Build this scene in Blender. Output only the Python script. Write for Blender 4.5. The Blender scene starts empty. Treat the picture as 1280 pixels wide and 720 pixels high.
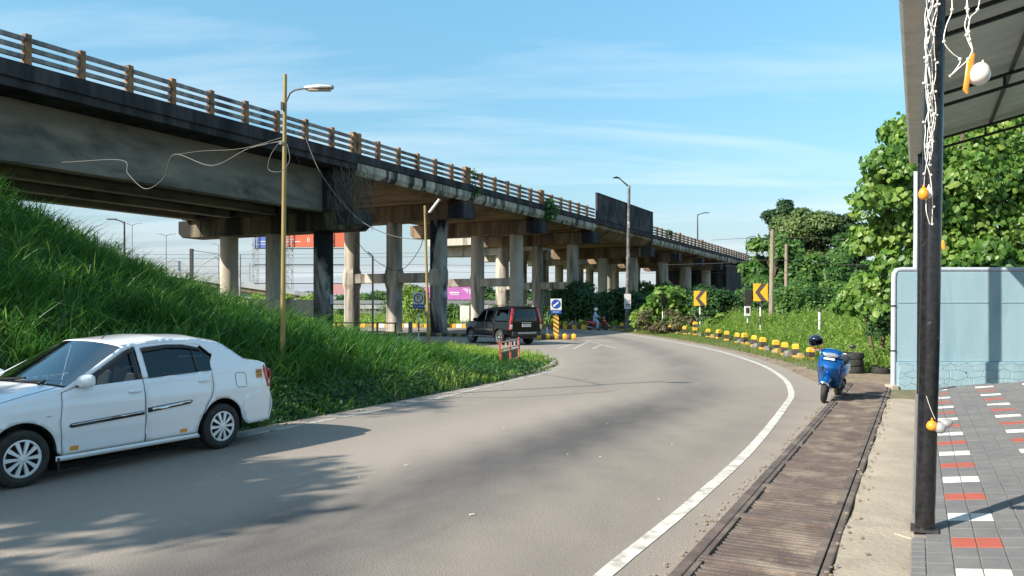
import bpy, bmesh, math, random
import numpy as np
from mathutils import Vector, Matrix
from mathutils.geometry import delaunay_2d_cdt
R = math.radians
SC = bpy.context.scene
COL = SC.collection
random.seed(7)
RNG = np.random.default_rng(11)

# ------------------------------------------------------------------ camera
EYE = 1.85
cam_d = bpy.data.cameras.new('camera'); cam = bpy.data.objects.new('camera', cam_d); COL.objects.link(cam)
cam.location = (0, 0, EYE); cam.rotation_euler = (R(90), 0, 0)
cam_d.sensor_width = 36; cam_d.lens = 36*1000/1280; cam_d.shift_y = 23/1280
cam_d.clip_start = .05; cam_d.clip_end = 6000
SC.camera = cam
# ------------------------------------------------------------------ light
SUN_EL = 34; SDX, SDY = .87, .49          # direction the shadows fall
n_ = math.hypot(SDX, SDY); SDX /= n_; SDY /= n_
sd = bpy.data.lights.new('sun', 'SUN'); sun = bpy.data.objects.new('sun', sd); COL.objects.link(sun)
sd.energy = 5.0; sd.angle = R(.5); sd.color = (1, .93, .82)
sun.rotation_euler = Vector((SDX*math.cos(R(SUN_EL)), SDY*math.cos(R(SUN_EL)), -math.sin(R(SUN_EL)))).to_track_quat('-Z', 'Y').to_euler()
W = bpy.data.worlds.new('World'); SC.world = W; W.use_nodes = True
nt = W.node_tree; N = nt.nodes; L = nt.links; N.clear()
def nd(t, **k):
    n = N.new(t)
    for a, b in k.items(): setattr(n, a, b)
    return n
out = nd('ShaderNodeOutputWorld'); bg = nd('ShaderNodeBackground'); bg.inputs[1].default_value = .128
sky = nd('ShaderNodeTexSky'); sky.sky_type = 'NISHITA'; sky.sun_disc = False
sky.sun_elevation = R(SUN_EL); sky.sun_rotation = math.atan2(-SDX, -SDY) % (2*math.pi)
sky.air_density = 1.0; sky.dust_density = .6; sky.ozone_density = 1.3; sky.altitude = 0
tc = nd('ShaderNodeTexCoord'); sp = nd('ShaderNodeSeparateXYZ'); L.new(tc.outputs['Generated'], sp.inputs[0])
def mth(op, a, b=None, c=None, clamp=False):
    m = nd('ShaderNodeMath', operation=op); m.use_clamp = clamp
    for i, v in enumerate((a, b, c)):
        if v is None: continue
        if isinstance(v, (int, float)): m.inputs[i].default_value = v
        else: L.new(v, m.inputs[i])
    return m.outputs[0]
zc = mth('MAXIMUM', sp.outputs[2], .02); zz = mth('ADD', zc, .12)
cx = mth('DIVIDE', sp.outputs[0], zz); cy = mth('DIVIDE', sp.outputs[1], zz)
cb = nd('ShaderNodeCombineXYZ'); L.new(cx, cb.inputs[0]); L.new(cy, cb.inputs[1])
mp = nd('ShaderNodeMapping'); mp.inputs['Rotation'].default_value = (0, 0, R(68)); mp.inputs['Scale'].default_value = (.38, 1.5, 1); mp.inputs['Location'].default_value = (2.37, 4.6, 0)
L.new(cb.outputs[0], mp.inputs[0])
nz = nd('ShaderNodeTexNoise'); nz.inputs['Scale'].default_value = 1.0; nz.inputs['Detail'].default_value = 9; nz.inputs['Roughness'].default_value = .55; nz.inputs['Distortion'].default_value = .35
L.new(mp.outputs[0], nz.inputs['Vector'])
cr = nd('ShaderNodeValToRGB'); cr.color_ramp.elements[0].position = .50; cr.color_ramp.elements[1].position = .76
L.new(nz.outputs[0], cr.inputs[0])
cloudf = mth('MULTIPLY', cr.outputs[0], .6, clamp=True)
hs = nd('ShaderNodeHueSaturation'); hs.inputs['Hue'].default_value = .476; hs.inputs['Saturation'].default_value = 1.17
hr = nd('ShaderNodeMapRange'); hr.inputs[1].default_value = 0; hr.inputs[2].default_value = .42; hr.inputs[3].default_value = .48; hr.inputs[4].default_value = 1.12; L.new(sp.outputs[2], hr.inputs[0])
L.new(hr.outputs[0], hs.inputs['Value']); L.new(sky.outputs[0], hs.inputs['Color'])
hz_ = nd('ShaderNodeMapRange'); hz_.inputs[1].default_value = 0; hz_.inputs[2].default_value = .16; hz_.inputs[3].default_value = .8; hz_.inputs[4].default_value = 0; L.new(sp.outputs[2], hz_.inputs[0])
hm_ = nd('ShaderNodeMixRGB'); L.new(hz_.outputs[0], hm_.inputs[0]); L.new(hs.outputs[0], hm_.inputs[1]); hm_.inputs[2].default_value = (2.55, 3.05, 3.75, 1)
mx = nd('ShaderNodeMixRGB'); L.new(cloudf, mx.inputs[0]); L.new(hm_.outputs[0], mx.inputs[1]); mx.inputs[2].default_value = (4.5, 4.9, 5.2, 1)
L.new(mx.outputs[0], bg.inputs[0]); L.new(bg.outputs[0], out.inputs[0])
SC.view_settings.view_transform = 'Standard'; SC.view_settings.look = 'None'
SC.view_settings.exposure = .86; SC.view_settings.gamma = 1.0
SC.cycles.use_denoising = True
SC.cycles.max_bounces = 8; SC.cycles.transparent_max_bounces = 12; SC.cycles.diffuse_bounces = 4

# ------------------------------------------------------------------ materials
def mat(name, col, rough=.8, metal=0, col2=None, scale=3., detail=6, lo=.35, hi=.65, stretch=(1, 1, 1), bump=0, bscale=None, rot=0,
        col3=None, scale3=.6, lo3=.5, hi3=.7, spec=.5, coat=0, trans=0, bstretch=None, attr=None, emit=None, coord='Object'):
    m = bpy.data.materials.new(name); m.use_nodes = True
    t = m.node_tree; n = t.nodes; l = t.links
    b = n['Principled BSDF']; b.inputs['Base Color'].default_value = (*col, 1); b.inputs['Roughness'].default_value = rough
    b.inputs['Metallic'].default_value = metal; b.inputs['Specular IOR Level'].default_value = spec
    b.inputs['Coat Weight'].default_value = coat; b.inputs['Coat Roughness'].default_value = .04
    if trans: b.inputs['Transmission Weight'].default_value = trans
    tcn = n.new('ShaderNodeTexCoord'); src = tcn.outputs[coord]
    def noise(sc, st, det=detail, dist=0):
        mp = n.new('ShaderNodeMapping'); mp.inputs['Scale'].default_value = st; l.new(src, mp.inputs[0])
        if rot:
            m0 = n.new('ShaderNodeMapping'); m0.inputs['Rotation'].default_value = (0, 0, rot); l.new(src, m0.inputs[0]); l.new(m0.outputs[0], mp.inputs[0])
        z = n.new('ShaderNodeTexNoise'); z.inputs['Scale'].default_value = sc; z.inputs['Detail'].default_value = det; z.inputs['Roughness'].default_value = .62
        z.inputs['Distortion'].default_value = dist
        l.new(mp.outputs[0], z.inputs['Vector']); return z.outputs[0]
    def ramp(s, a, bb):
        r = n.new('ShaderNodeMapRange'); r.inputs[1].default_value = a; r.inputs[2].default_value = bb; l.new(s, r.inputs[0]); return r.outputs[0]
    def mix(f, a, bb):
        x = n.new('ShaderNodeMixRGB')
        l.new(f, x.inputs[0])
        for i, v in ((1, a), (2, bb)):
            if isinstance(v, tuple): x.inputs[i].default_value = (*v, 1)
            else: l.new(v, x.inputs[i])
        return x.outputs[0]
    c = None
    if col2 is not None:
        c = mix(ramp(noise(scale, stretch), lo, hi), col, col2)
    if col3 is not None:
        c = mix(ramp(noise(scale3, stretch if bstretch is None else (1, 1, 1), dist=.4), lo3, hi3), c if c is not None else col, col3)
    if attr is not None:      # (attribute name, colour)
        a = n.new('ShaderNodeAttribute'); a.attribute_name = attr[0]
        c = mix(a.outputs['Fac'], c if c is not None else col, attr[1])
    if c is not None: l.new(c, b.inputs['Base Color'])
    if bump:
        bp = n.new('ShaderNodeBump'); bp.inputs['Strength'].default_value = bump; bp.inputs['Distance'].default_value = .02
        l.new(noise(bscale or scale*6, bstretch or (1, 1, 1), 8), bp.inputs['Height']); l.new(bp.outputs[0], b.inputs['Normal'])
    if emit: b.inputs['Emission Color'].default_value = (*emit, 1); b.inputs['Emission Strength'].default_value = 1
    return m
def leafmat(name, c1, c2, c3, transl=.35, rough=.55):
    m = bpy.data.materials.new(name); m.use_nodes = True
    t = m.node_tree; n = t.nodes; l = t.links
    b = n['Principled BSDF']; b.inputs['Roughness'].default_value = rough; b.inputs['Specular IOR Level'].default_value = .35
    a = n.new('ShaderNodeAttribute'); a.attribute_name = 'tint'
    r = n.new('ShaderNodeValToRGB'); e = r.color_ramp.elements
    e[0].position = 0; e[0].color = (*c1, 1); e[1].position = 1; e[1].color = (*c3, 1)
    k = e.new(.55); k.color = (*c2, 1)
    l.new(a.outputs['Fac'], r.inputs[0]); l.new(r.outputs[0], b.inputs['Base Color'])
    tr = n.new('ShaderNodeBsdfTranslucent'); hsv = n.new('ShaderNodeHueSaturation'); hsv.inputs['Value'].default_value = 1.5; hsv.inputs['Hue'].default_value = .485
    l.new(r.outputs[0], hsv.inputs['Color']); l.new(hsv.outputs[0], tr.inputs[0])
    ms = n.new('ShaderNodeMixShader'); ms.inputs[0].default_value = transl
    l.new(b.outputs[0], ms.inputs[1]); l.new(tr.outputs[0], ms.inputs[2]); l.new(ms.outputs[0], n['Material Output'].inputs[0])
    return m
def glassmat(name, tint, alpha, rough=.02):
    m = bpy.data.materials.new(name); m.use_nodes = True
    t = m.node_tree; n = t.nodes; l = t.links
    tr = n.new('ShaderNodeBsdfTransparent'); tr.inputs[0].default_value = (*tint, 1)
    gl = n.new('ShaderNodeBsdfGlossy'); gl.inputs['Roughness'].default_value = rough
    fr = n.new('ShaderNodeFresnel'); fr.inputs[0].default_value = 1.5
    ad = n.new('ShaderNodeMath'); ad.operation = 'ADD'; ad.inputs[1].default_value = alpha; l.new(fr.outputs[0], ad.inputs[0])
    ms = n.new('ShaderNodeMixShader'); l.new(ad.outputs[0], ms.inputs[0]); l.new(tr.outputs[0], ms.inputs[1]); l.new(gl.outputs[0], ms.inputs[2])
    l.new(ms.outputs[0], n['Material Output'].inputs[0]); return m
M = {}
def concrete(name, base, dark, stain, s=.9, lo3=.45, hi3=.62, st=(1.6, 1.6, .22)):
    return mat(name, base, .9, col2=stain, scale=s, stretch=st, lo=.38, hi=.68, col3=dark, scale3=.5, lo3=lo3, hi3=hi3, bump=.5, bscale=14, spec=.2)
M['conc'] = concrete('weathered concrete', (.47, .425, .35), (.10, .09, .08), (.32, .28, .23), lo3=.48, hi3=.64)
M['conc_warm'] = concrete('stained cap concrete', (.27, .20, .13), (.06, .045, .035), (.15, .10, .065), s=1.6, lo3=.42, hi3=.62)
M['conc_white'] = concrete('streaked fascia concrete', (.52, .49, .42), (.03, .03, .033), (.26, .24, .20), s=.8, lo3=.46, hi3=.60, st=(2.6, 2.6, .25))
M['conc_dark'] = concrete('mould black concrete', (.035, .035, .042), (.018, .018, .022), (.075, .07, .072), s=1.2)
M['girder'] = concrete('grey girder concrete', (.15, .145, .125), (.06, .06, .055), (.27, .24, .195), s=.75, lo3=.50, hi3=.70, st=(.45, .45, 1.2))
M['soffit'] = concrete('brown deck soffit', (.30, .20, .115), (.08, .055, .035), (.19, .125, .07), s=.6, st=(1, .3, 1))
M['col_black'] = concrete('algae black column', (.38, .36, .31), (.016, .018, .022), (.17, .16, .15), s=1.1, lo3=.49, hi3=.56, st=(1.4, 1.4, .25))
M['rail_c'] = concrete('parapet rail concrete', (.24, .24, .245), (.08, .08, .09), (.36, .35, .33), s=3)
M['post_o'] = mat('orange painted post', (.31, .165, .075), .85, col2=(.17, .10, .055), scale=2.5, lo=.4, hi=.65, col3=(.05, .04, .04), scale3=2.5, lo3=.50, hi3=.66)
M['yellow'] = mat('yellow kerb paint', (.78, .44, .03), .75, col2=(.55, .30, .03), scale=6, col3=(.3, .24, .13), scale3=2.2, lo3=.6, hi3=.72, bump=.3, coord='Object')
M['black'] = mat('black kerb paint', (.035, .032, .03), .7, col2=(.07, .06, .05), scale=6, col3=(.2, .17, .13), scale3=2.5, lo3=.62, hi3=.75, bump=.3)
M['white'] = mat('white paint', (.78, .77, .73), .6, col2=(.62, .6, .55), scale=5)
M['steel'] = mat('galvanised steel', (.42, .43, .43), .45, .7, col2=(.3, .3, .3), scale=8)
M['darksteel'] = mat('dark painted steel', (.03, .03, .035), .5, .2, col2=(.07, .055, .045), scale=7)
M['blackgloss'] = mat('gloss black pipe paint', (.008, .008, .01), .22, 0, col2=(.02, .02, .022), scale=18, col3=(.2, .2, .19), scale3=16, lo3=.68, hi3=.74, bump=.06, bscale=10)
M['rust'] = mat('rusty steel grate', (.155, .115, .094), .7, .1, col2=(.09, .066, .055), scale=3, col3=(.29, .235, .18), scale3=2.0, lo3=.5, hi3=.75, bump=.5, bscale=60)
M['wood'] = mat('weathered wooden pole', (.33, .27, .19), .85, col2=(.16, .13, .10), scale=6, stretch=(3, 3, .2), bump=.3)
M['yellowpole'] = mat('mustard painted pole', (.34, .25, .07), .6, col2=(.22, .16, .055), scale=4, stretch=(1, 1, .25), col3=(.12, .09, .06), scale3=3, lo3=.62, hi3=.72)
M['bark'] = mat('bark', (.16, .12, .085), .95, col2=(.08, .062, .045), scale=5, stretch=(3, 3, .4), bump=.8, bscale=18)
M['rubber'] = mat('tyre rubber', (.012, .012, .012), .75, col2=(.035, .033, .03), scale=12, bump=.15, bscale=50)
M['plastic'] = mat('black plastic', (.018, .018, .02), .4)
M['chrome'] = mat('chrome', (.8, .8, .8), .12, 1)
M['alloy'] = mat('silver wheel cover', (.78, .79, .80), .38, .2)
M['white_body'] = mat('white car paint', (.86, .87, .89), .3, 0, coat=1, col2=(.83, .84, .86), scale=1.2)
M['black_body'] = mat('black car paint', (.003, .003, .004), .3, 0, coat=.35, spec=.25)
M['blue_body'] = mat('metallic blue paint', (.004, .095, .33), .24, .55, coat=1, col2=(.006, .11, .36), scale=30)
M['red_body'] = mat('red scooter paint', (.42, .015, .02), .25, .1, coat=1)
M['redlens'] = mat('red lamp lens', (.5, .012, .012), .12, coat=1)
M['clearlens'] = mat('clear lamp lens', (.72, .74, .76), .08, .35, coat=1)
M['amber'] = mat('amber reflector', (.8, .3, .02), .3, coat=.5)
M['seat'] = mat('dark seat fabric', (.03, .03, .034), .8, bump=.2)
M['glass'] = glassmat('car glass', (.75, .82, .80), .02)
M['glass_dark'] = glassmat('tinted glass', (.07, .08, .10), .04)
M['glass_ws'] = glassmat('windscreen glass', (.45, .53, .50), .30, .02)
M['skin'] = mat('skin', (.28, .15, .09), .6)

# ------------------------------------------------------------------ mesh builder
def setp(o, label=None, cat=None, group=None, kind=None):
    if label: o['label'] = label
    if cat: o['category'] = cat
    if group: o['group'] = group
    if kind: o['kind'] = kind
    return o
def empty(name, loc=(0, 0, 0), rz=0, label=None, cat=None, group=None, rot=None):
    o = bpy.data.objects.new(name, None); COL.objects.link(o); o.location = loc
    o.rotation_euler = rot if rot else (0, 0, rz); o.empty_display_size = .2
    return setp(o, label, cat, group)
class MB:
    def __init__(s): s.v = []; s.f = []; s.mi = []; s.T = Matrix.Identity(4)
    def add(s, vs, fs, mi=0):
        b = len(s.v); s.v += [tuple(s.T @ Vector(p)) for p in vs]; s.f += [tuple(b+i for i in f) for f in fs]; s.mi += [mi]*len(fs); return s
    def box(s, c, d, rz=0, mi=0, rot=None):
        x, y, z = (q/2 for q in d)
        m = Matrix.Translation(c) @ ((rot.to_4x4() if rot else Matrix.Rotation(rz, 4, 'Z')))
        vs = [m @ Vector((i*x, j*y, k*z)) for k in (-1, 1) for j in (-1, 1) for i in (-1, 1)]
        return s.add(vs, [(0, 2, 3, 1), (4, 5, 7, 6), (0, 1, 5, 4), (2, 6, 7, 3), (0, 4, 6, 2), (1, 3, 7, 5)], mi)
    def span(s, x0, x1, y0, y1, z0, z1, mi=0):
        return s.box(((x0+x1)/2, (y0+y1)/2, (z0+z1)/2), (abs(x1-x0), abs(y1-y0), abs(z1-z0)), 0, mi)
    def bar(s, a, b, w, h=None, mi=0, up=(0, 0, 1)):
        a = Vector(a); b = Vector(b); d = b-a
        h = h or w; x = d.normalized(); y = Vector(up).cross(x)
        if y.length < 1e-4: y = Vector((0, 1, 0)).cross(x)
        if y.length < 1e-4: y = Vector((1, 0, 0)).cross(x)
        y.normalize(); z = x.cross(y)
        rot = Matrix((x, y, z)).transposed()
        return s.box((a+b)/2, (d.length, w, h), mi=mi, rot=rot)
    def tube(s, pts, r, n=10, caps=True, mi=0, sx=1, sy=1):
        pts = [Vector(p) for p in pts]; k = len(pts)
        rs = r if isinstance(r, (list, tuple)) else [r]*k
        vs = []; fs = []; u = None
        for i, p in enumerate(pts):
            t = (pts[min(i+1, k-1)]-pts[max(i-1, 0)]).normalized()
            if u is None:
                u = t.orthogonal().normalized()
                if abs(t.z) > .9: u = Vector((1, 0, 0)); u = (u-t*u.dot(t)).normalized()
            else: u = (u-t*u.dot(t)).normalized()
            w = t.cross(u)
            for j in range(n):
                a = 2*math.pi*j/n; vs.append(p+u*(math.cos(a)*rs[i]*sx)+w*(math.sin(a)*rs[i]*sy))
        for i in range(k-1):
            for j in range(n):
                a = i*n+j; b = i*n+(j+1) % n; fs.append((a, b, b+n, a+n))
        if caps: fs += [tuple(range(n))[::-1], tuple((k-1)*n+j for j in range(n))]
        return s.add(vs, fs, mi)
    def prism(s, poly, z0, z1, mi=0):
        k = len(poly)
        vs = [(x, y, z0) for x, y in poly]+[(x, y, z1) for x, y in poly]
        fs = [tuple(range(k))[::-1], tuple(range(k, 2*k))]+[(i, (i+1) % k, (i+1) % k+k, i+k) for i in range(k)]
        return s.add(vs, fs, mi)
    def lathe(s, prof, n=24, axis='Z', c=(0, 0, 0), mi=0, closed=False):
        vs = []; fs = []; k = len(prof)
        for r, h in prof:
            for j in range(n):
                a = 2*math.pi*j/n; p = (r*math.cos(a), r*math.sin(a), h)
                if axis == 'Y': p = (p[0], p[2], p[1])
                if axis == 'X': p = (p[2], p[0], p[1])
                vs.append((p[0]+c[0], p[1]+c[1], p[2]+c[2]))
        for i in range(k if closed else k-1):
            for j in range(n):
                a = i*n+j; b = i*n+(j+1) % n; i2 = (i+1) % k; fs.append((a, b, i2*n+(j+1) % n, i2*n+j))
        return s.add(vs, fs, mi)
    def loft(s, secs, mi=0, caps=True, n=16):
        """secs: (centre, half width, half height, exponent, (ux),(uy)) superellipse rings"""
        vs = []; fs = []
        for c, a, b, ex, ux, uy in secs:
            c = Vector(c); ux = Vector(ux); uy = Vector(uy)
            for j in range(n):
                t = 2*math.pi*j/n; ct, st = math.cos(t), math.sin(t)
                x = math.copysign(abs(ct)**(2/ex), ct)*a; y = math.copysign(abs(st)**(2/ex), st)*b
                vs.append(c+ux*x+uy*y)
        k = len(secs)
        for i in range(k-1):
            for j in range(n):
                a = i*n+j; b = i*n+(j+1) % n; fs.append((a, b, b+n, a+n))
        if caps: fs += [tuple(range(n))[::-1], tuple((k-1)*n+j for j in range(n))]
        return s.add(vs, fs, mi)
    def grid(s, rows, mi=0, closed=False):
        n = len(rows[0]); vs = [p for r in rows for p in r]; fs = []
        for i in range(len(rows)-1):
            for j in range(n-1): a = i*n+j; fs.append((a, a+1, a+n+1, a+n))
        return s.add(vs, fs, mi)
    def ball(s, c, r, n=12, sc=(1, 1, 1), mi=0):
        rows = []
        for i in range(n+1):
            ph = math.pi*i/n
            rows.append([(c[0]+r*sc[0]*math.sin(ph)*math.cos(2*math.pi*j/(n*2)), c[1]+r*sc[1]*math.sin(ph)*math.sin(2*math.pi*j/(n*2)), c[2]+r*sc[2]*math.cos(ph)) for j in range(n*2+1)])
        return s.grid(rows, mi)
    def build(s, name, mats, parent=None, smooth=False, bevel=0, label=None, cat=None, group=None, kind=None, merge=True, solid=0, loc=None, bseg=2, sub=0, angle=40):
        me = bpy.data.meshes.new(name); me.from_pydata(s.v, [], s.f)
        if not isinstance(mats, (list, tuple)): mats = [mats]
        for m in mats: me.materials.append(m)
        me.polygons.foreach_set('material_index', s.mi)
        bm = bmesh.new(); bm.from_mesh(me)
        if merge: bmesh.ops.remove_doubles(bm, verts=bm.verts, dist=1e-5)
        bmesh.ops.recalc_face_normals(bm, faces=bm.faces)
        if loc is not None and parent is None:
            bmesh.ops.translate(bm, verts=bm.verts, vec=-Vector(loc))
        bm.to_mesh(me); bm.free()
        if smooth:
            me.polygons.foreach_set('use_smooth', [True]*len(me.polygons)); me.set_sharp_from_angle(angle=R(angle))
        o = bpy.data.objects.new(name, me); COL.objects.link(o); o.parent = parent
        if loc is not None and parent is None: o.location = loc
        if solid: q = o.modifiers.new('s', 'SOLIDIFY'); q.thickness = solid; q.offset = -1
        if sub: q = o.modifiers.new('u', 'SUBSURF'); q.levels = q.render_levels = sub
        if bevel:
            q = o.modifiers.new('b', 'BEVEL'); q.width = bevel; q.segments = bseg; q.limit_method = 'ANGLE'; q.angle_limit = R(35)
        return setp(o, label, cat, group, kind)
def copy_tree(o, parent=None):
    c = o.copy(); COL.objects.link(c)
    if parent is not None: c.parent = parent
    for ch in list(o.children): copy_tree(ch, c)
    return c
def G(px, py, z=0):                # ground point seen at a photograph pixel
    Y = 1000*(EYE-z)/(py-383); return ((px-640)/1000*Y, Y)
def PX(px, Y): return (px-640)/1000*Y
def PZ(py, Y): return EYE+(383-py)/1000*Y
TH = math.atan2(.8917, .4526)
def BR(e, d): return (-.8917*e+.4526*d, .4526*e+.8917*d)
def text(s_, size, name, m_, parent, loc, rot, ext=.002, label=None, align='CENTER'):
    cu = bpy.data.curves.new(name, 'FONT'); cu.body = s_; cu.size = size; cu.extrude = ext; cu.align_x = align; cu.align_y = 'CENTER'; cu.resolution_u = 3
    o = bpy.data.objects.new(name, cu); COL.objects.link(o); o.location = loc; o.rotation_euler = rot; cu.materials.append(m_)
    bpy.context.view_layer.update(); me = bpy.data.meshes.new_from_object(o.evaluated_get(bpy.context.evaluated_depsgraph_get())); q = bpy.data.objects.new(name, me); COL.objects.link(q)
    q.location = loc; q.rotation_euler = rot; q.parent = parent; bpy.data.objects.remove(o); return q
def smooth(a, b, x):
    t = min(1, max(0, (x-a)/(b-a))); return t*t*(3-2*t)
def resample(pts, n):
    """Catmull-Rom through pts, n steps a segment"""
    p = [Vector((*q, 0)[:3]) if len(q) == 2 else Vector(q) for q in pts]; o = []
    for i in range(len(p)-1):
        a = p[max(i-1, 0)]; b = p[i]; c = p[i+1]; d = p[min(i+2, len(p)-1)]
        for k in range(n):
            t = k/n; o.append(.5*((2*b)+(c-a)*t+(2*a-5*b+4*c-d)*t*t+(3*b-a-3*c+d)*t**3))
    o.append(p[-1]); return o
# ------------------------------------------------------------------ fast meshes (leaves, blades)
def fast_mesh(name, V, loops, totals, mats, parent=None, tint=None, smooth_=False, mi=None):
    me = bpy.data.meshes.new(name)
    me.vertices.add(len(V)); me.vertices.foreach_set('co', np.asarray(V, dtype=np.float32).ravel())
    loops = np.asarray(loops, dtype=np.int32).ravel(); totals = np.asarray(totals, dtype=np.int32)
    me.loops.add(len(loops)); me.loops.foreach_set('vertex_index', loops)
    me.polygons.add(len(totals)); st = np.zeros(len(totals), dtype=np.int32); st[1:] = np.cumsum(totals)[:-1]
    me.polygons.foreach_set('loop_start', st); me.polygons.foreach_set('loop_total', totals)
    for m in (mats if isinstance(mats, (list, tuple)) else [mats]): me.materials.append(m)
    if mi is not None: me.polygons.foreach_set('material_index', np.asarray(mi, dtype=np.int32))
    if tint is not None:
        a = me.attributes.new('tint', 'FLOAT', 'FACE'); a.data.foreach_set('value', np.asarray(tint, dtype=np.float32))
    if smooth_: me.polygons.foreach_set('use_smooth', np.ones(len(totals), dtype=bool))
    me.update(calc_edges=True); me.validate()
    o = bpy.data.objects.new(name, me); COL.objects.link(o); o.parent = parent; return o
def unit(a): return a/np.maximum(np.linalg.norm(a, axis=1, keepdims=True), 1e-9)
def blades(P, length, width, lean, leandir=None, leanamt=0., droop=.5):
    """P (n,3) roots -> curved blades; lean = random lean, leandir = common lean"""
    n = len(P); th = RNG.uniform(0, 2*np.pi, n); d = np.stack([np.cos(th), np.sin(th), np.zeros(n)], 1)
    out_ = d*(lean*RNG.uniform(.2, 1., n))[:, None]
    if leandir is not None: out_ = out_+np.array([leandir[0], leandir[1], 0])*(leanamt*RNG.uniform(.3, 1.3, n))[:, None]
    ph = RNG.uniform(0, 2*np.pi, n); side = np.stack([np.cos(ph), np.sin(ph), np.zeros(n)], 1)
    L_ = length if isinstance(length, np.ndarray) else np.full(n, length)
    w = width if isinstance(width, np.ndarray) else np.full(n, width)
    V = []
    for t, ww in ((0, .7), (.35, 1), (.72, .7)):
        c = P+np.array([0, 0, 1])*(L_*t*(1-.28*droop*t*t*2))[:, None]+out_*(L_*t*t)[:, None]
        V += [c-side*(w*ww/2)[:, None], c+side*(w*ww/2)[:, None]]
    V.append(P+np.array([0, 0, 1])*(L_*(1-.75*droop*RNG.uniform(.3, 1.2, n)))[:, None]+out_*(L_*1.12)[:, None])
    V = np.stack(V, 1).reshape(-1, 3); b = (np.arange(n)*7)[:, None]
    lp = np.concatenate([b+np.array([[0, 1, 3, 2]]), b+np.array([[2, 3, 5, 4]]), b+np.array([[4, 5, 6]])], 1)
    return V, lp, np.tile([4, 4, 3], n)
def leaves(P, Nrm, size, droop=.25, wide=.62, big=True):
    n = len(P); Nrm = unit(Nrm+RNG.normal(0, .45, (n, 3)))
    a = unit(np.cross(Nrm, RNG.normal(0, 1, (n, 3)))); a = unit(a+np.array([0, 0, -droop])); b = unit(np.cross(Nrm, a))
    up = np.cross(a, b); s_ = size*RNG.uniform(.6, 1.25, n)[:, None] if not isinstance(size, np.ndarray) else size[:, None]
    fold = up*s_*.13
    if big:
        V = [P, P+a*s_*.22-b*s_*wide*.46-fold, P+a*s_*.62-b*s_*wide*.40-fold, P+a*s_-up*s_*.12, P+a*s_*.62+b*s_*wide*.40-fold, P+a*s_*.22+b*s_*wide*.46-fold]
        k = 6; idx = [[0, 1, 2, 3], [0, 3, 4, 5]]
        tot = [4, 4]
    else:
        V = [P, P+a*s_*.5-b*s_*wide*.5-fold, P+a*s_, P+a*s_*.5+b*s_*wide*.5-fold]; k = 4; idx = [[0, 1, 2], [0, 2, 3]]; tot = [3, 3]
    V = np.stack(V, 1).reshape(-1, 3); bb = (np.arange(n)*k)[:, None]
    lp = np.concatenate([bb+np.array([i]) for i in idx], 1)
    return V, lp, np.tile(tot, n)
def region_tris(outer, holes=(), step=.5, step2=None):
    """triangulate a 2D region with interior grid points"""
    step2 = step2 or step
    def dens(poly):
        o = []
        for i in range(len(poly)):
            a = poly[i]; b = poly[(i+1) % len(poly)]; L_ = math.dist(a, b); k = max(1, int(L_/max(step, step2)))
            for j in range(k): t = j/k; o.append((a[0]+(b[0]-a[0])*t, a[1]+(b[1]-a[1])*t))
        return o
    loops = [dens([(p[0], p[1]) for p in outer])]+[dens([(p[0], p[1]) for p in h]) for h in holes]
    pts = []; edges = []
    for lp in loops:
        b = len(pts); pts += lp; edges += [(b+i, b+(i+1) % len(lp)) for i in range(len(lp))]
    E = np.array([[*pts[a], *pts[b]] for a, b in edges])
    def inside(q):
        c = np.zeros(len(q), bool)
        for x1, y1, x2, y2 in E:
            with np.errstate(divide='ignore', invalid='ignore'):
                m = ((y1 > q[:, 1]) != (y2 > q[:, 1])) & (q[:, 0] < (x2-x1)*(q[:, 1]-y1)/(y2-y1+1e-30)+x1)
            c ^= m
        return c
    xs = [p[0] for p in loops[0]]; ys = [p[1] for p in loops[0]]
    gx = np.arange(min(xs)+step/2, max(xs), step); gy = np.arange(min(ys)+step2/2, max(ys), step2)
    if len(gx) and len(gy):
        q = np.stack(np.meshgrid(gx, gy), -1).reshape(-1, 2); q = q[inside(q)]
        if len(q):
            d = np.full(len(q), 1e9)
            for x1, y1, x2, y2 in E:
                vx, vy = x2-x1, y2-y1; t = np.clip(((q[:, 0]-x1)*vx+(q[:, 1]-y1)*vy)/(vx*vx+vy*vy+1e-12), 0, 1)
                d = np.minimum(d, np.hypot(q[:, 0]-x1-t*vx, q[:, 1]-y1-t*vy))
            q = q[d > min(step, step2)*.35]; pts = pts+[tuple(p) for p in q]
    r = delaunay_2d_cdt([Vector(p) for p in pts], edges, [], 0, 1e-6)
    v = [tuple(p) for p in r[0]]; f = [tuple(t) for t in r[2]]
    cen = np.array([[sum(v[i][0] for i in t)/3, sum(v[i][1] for i in t)/3] for t in f])
    k = inside(cen); return v, [t for t, kk in zip(f, k) if kk]

# ------------------------------------------------------------------ ground
M['earth'] = mat('dry earth and thin grass', (.16, .13, .075), .95, col2=(.075, .10, .03), scale=.35, lo=.42, hi=.6, col3=(.23, .18, .12), scale3=1.2, lo3=.5, hi3=.75, bump=.6, bscale=9)
M['soil'] = mat('dark soil under grass', (.035, .045, .018), .95, col2=(.03, .05, .015), scale=.8, bump=.5, bscale=6)
mb = MB(); ex = [-2500, -900, -300, -120, -60, -30, 0, 30, 60, 120, 300, 900, 2500]; ey = [-300, -60, -20, 0, 20, 40, 60, 90, 140, 260, 600, 1500, 4500]
mb.grid([[(x, y, 0) for x in ex] for y in ey]); mb.build('ground', M['earth'], kind='structure')

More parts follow.
